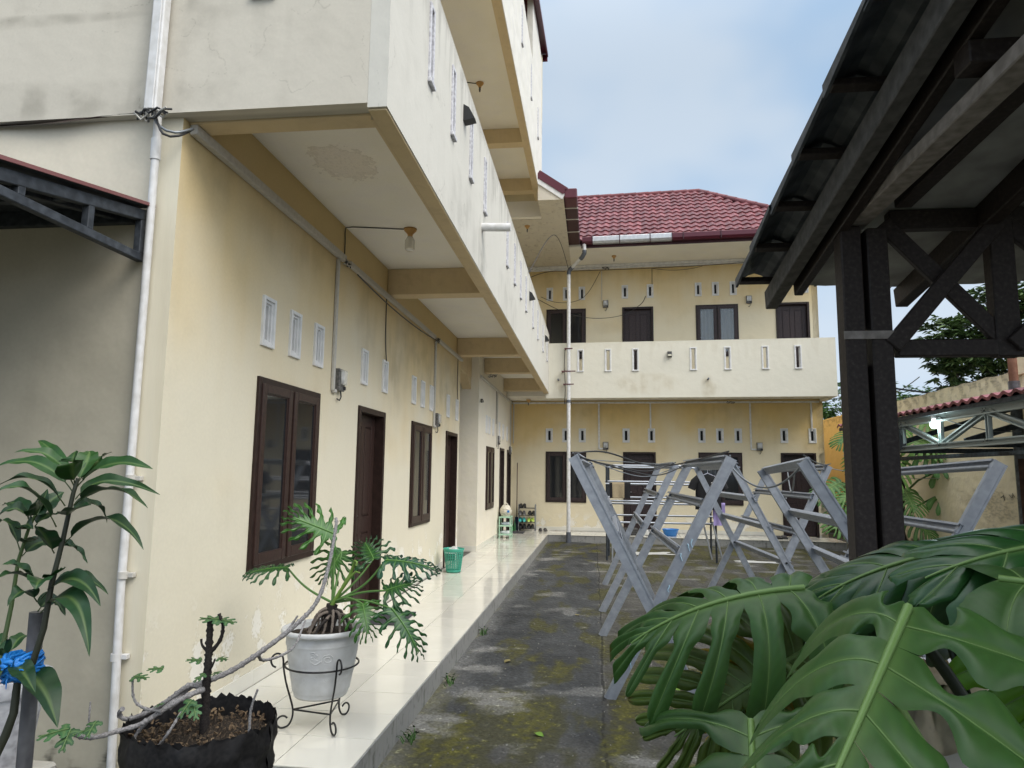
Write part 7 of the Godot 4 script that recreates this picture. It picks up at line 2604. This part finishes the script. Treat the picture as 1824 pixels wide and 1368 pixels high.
	# far row of posts under the near end of the roof, outside the frame to the right
	for q in [[V(5.0, 0, 1.3)], [V(1.15, 0, 1.45)]]:
		g = G.new()
		g.bx(q[0].x - 0.06, q[0].x + 0.06, 0.0, 3.3, q[0].z - 0.06, q[0].z + 0.06, 0.006)
		obj("post", g, M.timber, o)


# ------------------------------------------------------------------ right side of the yard
func make_right_side() -> void:
	var g := G.new()
	var fn := FastNoiseLite.new()
	fn.seed = 9
	fn.frequency = 0.8
	var wall := func(z0: float, z1: float, top0: float, top1: float, mat: String, called: String, label: String):
		var q := G.new()
		q.sheet(60, 4, func(a, c):
			var z := lerpf(z0, z1, a)
			return V(6.9, lerpf(0.0, lerpf(top0, top1, a) + 0.035 * fn.get_noise_1d(z * 4.0), c), z))
		q.sheet(60, 1, func(a, c):
			var z := lerpf(z0, z1, a)
			return V(6.9 + 0.18 * c, lerpf(top0, top1, a) + 0.035 * fn.get_noise_1d(z * 4.0), z))
		q.bx(7.079, 7.08, 0.0, minf(top0, top1) - 0.05, minf(z0, z1), maxf(z0, z1))
		var w := obj(called, q, M[mat])
		tag(w, label, "wall")
		return w
	var w1: Node3D = wall.call(-18.6, -3.0, 3.36, 3.42, "boundary", "boundary_wall", "long grimy cream boundary wall behind the steel canopy on the right")
	var w2: Node3D = wall.call(-26.0, -18.61, 3.30, 3.36, "boundary_orange", "boundary_wall", "orange yellow wall segment past the right end of the back wing")
	g = G.new()
	g.bx(6.86, 7.1, 3.3, 3.66, -12.2, -3.0, 0.01)
	obj("raised_part", g, M.boundary, w1)
	var fr := Transform3D(Basis(V(0, 0, 1), UPV, V(-1, 0, 0)), V(6.895, 0, 0))
	for q in [[-16.5, 3.1, 4.0, 0.6, "st_run"], [-13.0, 3.1, 3.2, 0.6, "st_run"], [-10.0, 3.4, 3.0, 0.5, "st_run"], [-13.2, 1.15, 2.2, 0.8, "st_dark"], [-11.5, 2.0, 1.5, 0.9, "st_run"], [-9.8, 0.9, 2.0, 0.9, "st_dark"], [-17.5, 0.4, 4.0, 0.8, "st_algae"], [-12.5, 0.4, 5.0, 0.8, "st_algae"]]:
		stain(w1, fr, "grime_run", q[4], q[0], q[1], q[2], q[3], 0.006 + 0.0005 * absf(q[0] * 0.3))
	stain(w2, fr, "grime_run", "st_algae", -21.0, 0.5, 4.5, 1.0, 0.01)
	stain(w2, fr, "grime_run", "st_run", -20.5, 3.1, 3.5, 0.4, 0.012)
	# illegible pen marks on the wall
	g = G.new()
	rng.seed = 15
	var z := -12.9
	for k in 9:
		var pts := []
		for i in 7:
			pts.append(V(6.889, 1.30 + rng.randf_range(-0.06, 0.07) + 0.02 * k, z + i * 0.018 + rng.randf_range(-0.03, 0.03)))
		g.tube(pts, 0.006, 0.004, 4)
		z += 0.18 + rng.randf() * 0.06
	obj("scribble", g, M.black, w1)
	# canopy of light steel trusses along the wall
	var o := base("steel_canopy", V(4.2, 0, -9.0))
	tag(o, "lean to canopy of light steel trusses with red tiled roof along the right wall", "canopy")
	var za := -3.4
	var zb := 6.0
	g = G.new()
	g.face([V(-0.05, 2.44, za), V(-0.05, 2.44, zb), V(2.65, 2.96, zb), V(2.65, 2.96, za)], V(1.2, 1.0, 0))
	g.face([V(-0.05, 2.43, za), V(-0.05, 2.43, zb), V(2.65, 2.95, zb), V(2.65, 2.95, za)], V(1.2, 5.0, 0))
	var sheet := obj("roof_sheet", g, M.truss, o)
	var tl := G.new()
	var rs := V(2.70, 0.52, 0).normalized()
	var rn := V(-0.52, 2.70, 0).normalized()
	var prof := [0.0, 0.006, 0.022, 0.036, 0.030, 0.010, 0.0]
	for i in 6:
		var u0 := 0.2 * i / 6.0
		var u1 := 0.2 * (i + 1) / 6.0
		var a: float = prof[i]
		var b: float = prof[i + 1]
		tl.quad(V(0, a + 0.035, u0), V(0, b + 0.035, u1), V(0.36, b + 0.008, u1), V(0.36, a + 0.008, u0))
		tl.quad(V(0, a, u0), V(0, b, u1), V(0, b + 0.035, u1), V(0, a + 0.035, u0))
	var tmesh := []
	for k in 3:
		tmesh.append(tl.mesh(M["roof%d" % k]))
	for r in 8:
		for k in 36:
			var at := V(-0.10, 2.432, za + k * 0.2) + rs * (r * 0.335)
			put("roof_tile", tmesh[rng.randi() % 3], sheet, Transform3D(Basis(rs, rn, V(0, 0, 1)), at))
	for q in [[2.36, 0.10, "top_chord", 0.05], [2.01, 0.075, "bottom_chord", 0.05]]:
		g = G.new()
		channel(g, V(0, q[0], za), V(0, q[0], zb), V(-1, 0, 0), q[1], q[3])
		obj(q[2], g, M.truss, o)
	g = G.new()
	g.bar(V(-0.06, 2.415, za), V(-0.06, 2.415, zb), 0.02, 0.05, UPV, 0.002)
	obj("fascia", g, M.frame_steel, o)
	var zz := -2.2
	var flip := false
	while zz < zb - 1.0:
		for q in [[V(0.02, 2.02, zz), V(0.02, 2.34, zz)], [V(0.02, 2.04, zz + 0.05) if not flip else V(0.02, 2.33, zz + 0.05), V(0.02, 2.33, zz + 1.0) if not flip else V(0.02, 2.04, zz + 1.0)]]:
			g = G.new()
			channel(g, q[0], q[1], V(-1, 0, 0), 0.07, 0.035)
			obj("web_member", g, M.truss, o)
		for yy in [2.02, 2.35]:
			g = G.new()
			for i in 4:
				g.box(Transform3D(Basis(), V(-0.027, yy + 0.02 * (i % 2), zz - 0.03 + 0.03 * i)), V(0.006, 0.009, 0.009))
			obj("screw", g, M.black, o)
		zz += 1.05
		flip = not flip
	for q in [-2.6, -0.2, 2.2]:
		for s in 2:
			g = G.new()
			g.bar(V(0.1, 2.03 if s == 0 else 2.05, q + 0.5 * s), V(2.6, 2.05 if s == 0 else 2.86, q + 0.5 * s), 0.05, 0.07, UPV, 0.003)
			obj("cross_member", g, M.frame_steel, o)
	g = G.new()
	g.bar(V(0.35, 1.90, za), V(0.35, 1.90, zb), 0.06, 0.05, UPV, 0.003)
	obj("bottom_rail", g, M.frame_steel, o)
	for q in [0.0 - 3.1, 2.8, 5.6]:
		g = G.new()
		g.bx(0.05, 0.12, 0.0, 2.0, q - 0.035, q + 0.035, 0.004)
		obj("post", g, M.frame_steel, o)
	# lit bulb under it
	o = base("hanging_bulb", V(4.16, 2.385, -9.12))
	tag(o, "lit white bulb hanging from the steel canopy on the right", "lamp")
	g = G.new()
	g.lathe([Vector2(0.0, -0.075), Vector2(0.022, -0.07), Vector2(0.026, -0.04), Vector2(0.034, 0.0), Vector2(0.0, 0.0)], 16)
	obj("socket", g, M.white, o)
	var glow := StandardMaterial3D.new()
	glow.albedo_color = Color(1, 1, 1)
	glow.emission_enabled = true
	glow.emission = Color(0.92, 1.0, 1.0)
	glow.emission_energy_multiplier = 2.5
	g = G.new()
	g.lathe([Vector2(0.0, -0.165), Vector2(0.03, -0.16), Vector2(0.048, -0.135), Vector2(0.052, -0.11), Vector2(0.045, -0.085), Vector2(0.024, -0.072)], 20)
	obj("bulb", g, glow, o)
	var li := OmniLight3D.new()
	li.name = "bulb_light"
	li.light_color = Color(0.90, 1.0, 1.0)
	li.light_energy = 0.30
	li.light_size = 0.05
	li.omni_range = 12.0
	li.omni_attenuation = 2.0
	li.shadow_enabled = true
	li.position = V(0, -0.12, 0)
	o.add_child(li)
	wire([V(4.17, 2.38, -9.1), V(4.25, 2.25, -8.7), V(4.3, 2.13, -8.1), V(4.3, 2.1, -7.6)], 0.006, "black flex running from the lit bulb along the canopy truss")
	# poles, bracket, corrugated sheet
	g = G.new()
	g.tube([V(5.95, 0, -10.6), V(5.94, 3.0, -10.6)], 0.075, 0.072, 12)
	var pole := obj("post", g, M.pipe_grey)
	pole.name = numbered("pole", self)
	tag(pole, "tall grey pole with a rusty upper length behind the steel canopy", "pole")
	g = G.new()
	g.tube([V(5.94, 3.0, -10.6), V(5.93, 6.2, -10.6)], 0.058, 0.055, 12)
	obj("upper_length", g, tri_mat(noise_tex(128, 0.04, 4, 94, [[0.0, lin(0.13, 0.06, 0.035)], [1.0, lin(0.28, 0.15, 0.10)]]), 1.5, 0.7), pole)
	g = G.new()
	g.tube([V(5.96, 0.0, -10.59), V(5.955, 1.9, -10.59)], 0.080, 0.078, 12)
	obj("lower_sleeve", g, tri_mat(noise_tex(128, 0.04, 4, 95, [[0.0, lin(0.05, 0.025, 0.018)], [1.0, lin(0.12, 0.06, 0.04)]]), 1.5, 0.7), pole)
	o = base("floodlight_bracket", V(6.88, 3.36, -15.6))
	tag(o, "dark metal arm with a hooked end on top of the right boundary wall", "bracket")
	g = G.new()
	g.bar(V(-0.95, 0.26, -0.3), V(0.06, 0.02, 0.25), 0.07, 0.035, UPV, 0.004)
	obj("arm", g, M.frame_steel, o)
	g = G.new()
	g.tube([V(0.06, 0.02, 0.25), V(0.10, -0.06, 0.36), V(0.10, -0.02, 0.55), V(0.10, 0.10, 0.55)], 0.025, 0.025, 8)
	obj("hook", g, M.frame_steel, o)
	g = G.new()
	g.sheet(56, 2, func(a, c): return V(5.2 + 0.05 * c, 1.70 * c, -8.1 + 0.75 * a) + V(-0.022 * sin(a * 62.0), 0, 0))
	tag(obj("corrugated_sheet", g, tri_mat(noise_tex(128, 0.05, 4, 96, [[0.0, lin(0.07, 0.055, 0.05)], [1.0, lin(0.20, 0.17, 0.155)]]), 1.5, 0.9)), "brown grey corrugated sheet standing upright behind the right clothes rack", "roofing sheet")
	o = base("speaker_box", V(4.05, 2.1, -10.3))
	tag(o, "black cone of a loudspeaker hanging at the far end of the steel canopy", "loudspeaker")
	g = G.new()
	g.lathe([Vector2(0.0, -0.16), Vector2(0.06, -0.15), Vector2(0.09, 0.0), Vector2(0.20, 0.16), Vector2(0.21, 0.17), Vector2(0.0, 0.12)], 20, Transform3D(Basis(V(1, 0, 0), 1.2), Vector3.ZERO))
	obj("horn", g, M.black, o)
	wire([V(5.0, 4.9, -9.5), V(5.6, 5.3, -13.0), V(6.4, 5.2, -18.0)], 0.010, "thin overhead wire crossing the sky behind the cross braces")
	wire(sag(V(6.88, 3.75, -15.6), V(7.6, 3.75, -20.0), 0.1), 0.010, "thin wire running from the wall bracket past the tree")
	# climbing monstera at the wall
	o = base("climbing_monstera", V(6.28, -0.45, -15.6))
	o.scale = Vector3.ONE * 1.28
	tag(o, "climbing monstera with many split leaves on a mossy trunk by the right boundary wall", "plant")
	g = G.new()
	g.tube([V(0.05, 0.33, 0), V(0.0, 0.8, 0.05), V(0.06, 1.5, 0.0), V(-0.05, 2.3, 0.0)], 0.10, 0.05, 10, false, func(i): return 1.0 + 0.2 * sin(i * 4.0))
	obj("trunk", g, M.bark_dark, o)
	rng.seed = 23
	var shapes := []
	for k in 3:
		shapes.append([split_leaf(0.75, 0.42, 8, 0.22, 0.42, 0.0, 0.28, 0.45, 0.06, 300 + k, [Color(0.09, 0.22, 0.045), Color(0.07, 0.19, 0.045), Color(0.14, 0.27, 0.06)][k], Color(0.24, 0.36, 0.11), 9, 4)])
	var lm := []
	for s in shapes:
		lm.append([s[0][0].mesh(M.leaf_matt), s[0][1].mesh(M.stem)])
	for q in [[-0.55, 1.25, 2.75, 0.9], [-0.15, 1.75, 2.1, 1.0], [0.25, 1.85, 0.9, 1.0], [0.55, 1.55, 0.35, 1.0], [-0.45, 1.9, 2.5, 0.8], [0.05, 1.25, 1.6, 0.8], [0.5, 1.15, 0.2, 0.8], [-0.75, 0.95, 2.4, 1.0], [-0.1, 2.3, 1.9, 0.8], [0.3, 2.4, 0.9, 0.8], [-0.35, 2.45, 2.6, 0.8], [0.7, 1.9, 0.2, 0.7], [-0.9, 1.35, 2.9, 0.8], [0.2, 2.05, 1.2, 0.9], [-0.6, 2.2, 2.9, 0.7], [0.1, 0.8, 1.0, 0.7]]:
		var a: float = q[2]
		var dir := V(cos(a), rng.randf_range(-0.75, -0.1), 0.55 * sin(a) + 0.35).normalized()
		var k := rng.randi() % 3
		var at := V(q[0], q[1] + 0.18, 0.15 + 0.2 * rng.randf())
		var l := put("leaf", lm[k][0], o, Transform3D(leaf_basis(dir, V(0.1 * cos(a), 0.75, 0.65)).scaled_local(Vector3.ONE * q[3]), at))
		put("midrib", lm[k][1], l)
		g = G.new()
		g.col = Color(0.07, 0.13, 0.03)
		g.tube([at, at.lerp(V(0, q[1] - 0.25, 0), 0.5) + V(0, 0.06, 0.05), V(0.0, q[1] - 0.3, 0.0)], 0.014, 0.02, 6)
		obj("leaf_stalk", g, M.stem, o)


# a tree: trunk, limbs that end in the clumps, and a crown of many small leaves
func tree(called: String, label: String, at: Vector3, clumps: Array, leaf_len: float, count: int, c0: Color, c1: Color, sd: int) -> void:
	var r := RandomNumberGenerator.new()
	r.seed = sd
	var o := base(called, at)
	tag(o, label, "tree")
	var g := G.new()
	var fork: Vector3 = V(0, clumps[0][0].y * 0.55, 0)
	g.tube([V(0, 0, 0), V(0.06, fork.y * 0.5, 0.02), fork], 0.17, 0.12, 10)
	obj("trunk", g, M.bark, o)
	for c in clumps:
		g = G.new()
		g.tube([fork, fork.lerp(c[0], 0.5) + V(r.randf_range(-0.15, 0.15), 0.1, r.randf_range(-0.15, 0.15)), c[0]], 0.075, 0.02, 7)
		for k in 4:
			var e: Vector3 = c[0] + V(r.randf_range(-1, 1), r.randf_range(-0.6, 1), r.randf_range(-1, 1)).normalized() * c[1] * 0.8
			g.tube([c[0].lerp(fork, 0.2), c[0].lerp(e, 0.5) + V(0, 0.05, 0), e], 0.022, 0.006, 5)
		obj("limb", g, M.bark, o)
	g = G.new()
	var hw := leaf_len * 0.17
	g.quad(V(0, 0, 0), V(leaf_len * 0.45, -0.02, hw), V(leaf_len, -0.06 * leaf_len * 4.0, 0), V(leaf_len * 0.45, 0.012, 0))
	g.quad(V(0, 0, 0), V(leaf_len * 0.45, 0.012, 0), V(leaf_len, -0.06 * leaf_len * 4.0, 0), V(leaf_len * 0.45, -0.02, -hw))
	var mm := MultiMesh.new()
	mm.transform_format = MultiMesh.TRANSFORM_3D
	mm.use_colors = true
	mm.mesh = g.mesh(M.leaf_matt)
	mm.instance_count = count
	var i := 0
	while i < count:
		# a sprig: leaves round a twig end
		var c: Array = clumps[r.randi() % clumps.size()]
		var dir := V(r.randf_range(-1, 1), r.randf_range(-0.7, 1), r.randf_range(-1, 1)).normalized()
		var p: Vector3 = c[0] + dir * c[1] * (0.35 + 0.65 * pow(r.randf(), 0.6)) * r.randf_range(0.75, 1.12)
		var tone := r.randf()
		for k in 9:
			if i >= count:
				break
			var a := r.randf() * TAU
			var d := (V(cos(a), r.randf_range(-0.5, 0.35), sin(a)) + dir * 0.4).normalized()
			var b := leaf_basis(d, V(r.randf_range(-0.3, 0.3), 1, r.randf_range(-0.3, 0.3))).scaled_local(Vector3.ONE * r.randf_range(0.7, 1.2))
			mm.set_instance_transform(i, Transform3D(b, p + V(r.randf_range(-0.03, 0.03), r.randf_range(-0.04, 0.04), r.randf_range(-0.03, 0.03))))
			mm.set_instance_color(i, c0.lerp(c1, clampf(tone + r.randf_range(-0.2, 0.2), 0, 1)))
			i += 1
	var mi := MultiMeshInstance3D.new()
	mi.name = "crown"
	mi.multimesh = mm
	mi.set_meta("kind", "stuff")
	o.add_child(mi)


func make_trees() -> void:
	var c0 := Color(0.022, 0.060, 0.018)
	var c1 := Color(0.17, 0.26, 0.095)
	tree("broadleaf_tree", "leafy green tree behind the right boundary wall beside the tall pole", V(8.9, 0, -15.0), [[V(-1.5, 4.3, 0), 0.7], [V(-0.8, 4.9, 0.2), 0.75], [V(0.1, 5.3, 0.2), 0.7], [V(-0.5, 4.1, 0.3), 0.8], [V(0.4, 4.4, 0.3), 0.9], [V(1.2, 4.9, 0.2), 1.0], [V(1.7, 4.0, 0.5), 0.9], [V(-1.3, 3.6, -0.2), 0.6], [V(0.6, 3.6, 0.2), 0.9], [V(1.4, 5.8, 0.2), 0.7], [V(2.4, 5.4, 0.4), 0.8]], 0.20, 12000, c0, c1, 401)
	tree("broadleaf_tree", "leafy tree behind the wall at the far right edge", V(9.0, 0, -11.6), [[V(-0.9, 4.2, 0), 0.8], [V(0.0, 4.7, 0.3), 0.9], [V(0.4, 3.8, 0.8), 0.8], [V(-0.4, 5.4, 0.6), 0.8], [V(-0.9, 5.9, 0.2), 0.6]], 0.18, 6000, c0, c1, 402)
	tree("distant_tree", "small bright tree in the gap between the back wing and the post", V(9.2, 0, -27.0), [[V(0, 4.1, 0), 1.3], [V(1.3, 3.8, 0.3), 1.2], [V(-1.2, 3.6, 0.2), 1.0], [V(2.4, 3.9, 0.0), 1.1]], 0.22, 5000, Color(0.05, 0.12, 0.03), Color(0.14, 0.26, 0.07), 403)


func _ready() -> void:
	setup()
	make_materials()
	M.st_pale = stain_mat(Color(0.22, 0.22, 0.21), 0, 221, 0.6)
	make_building()
	make_ground()
	make_pavilion()
	make_right_side()
	make_fittings()
	make_porch_things()
	make_racks()
	make_left_plants()
	make_monstera()
	make_trees()
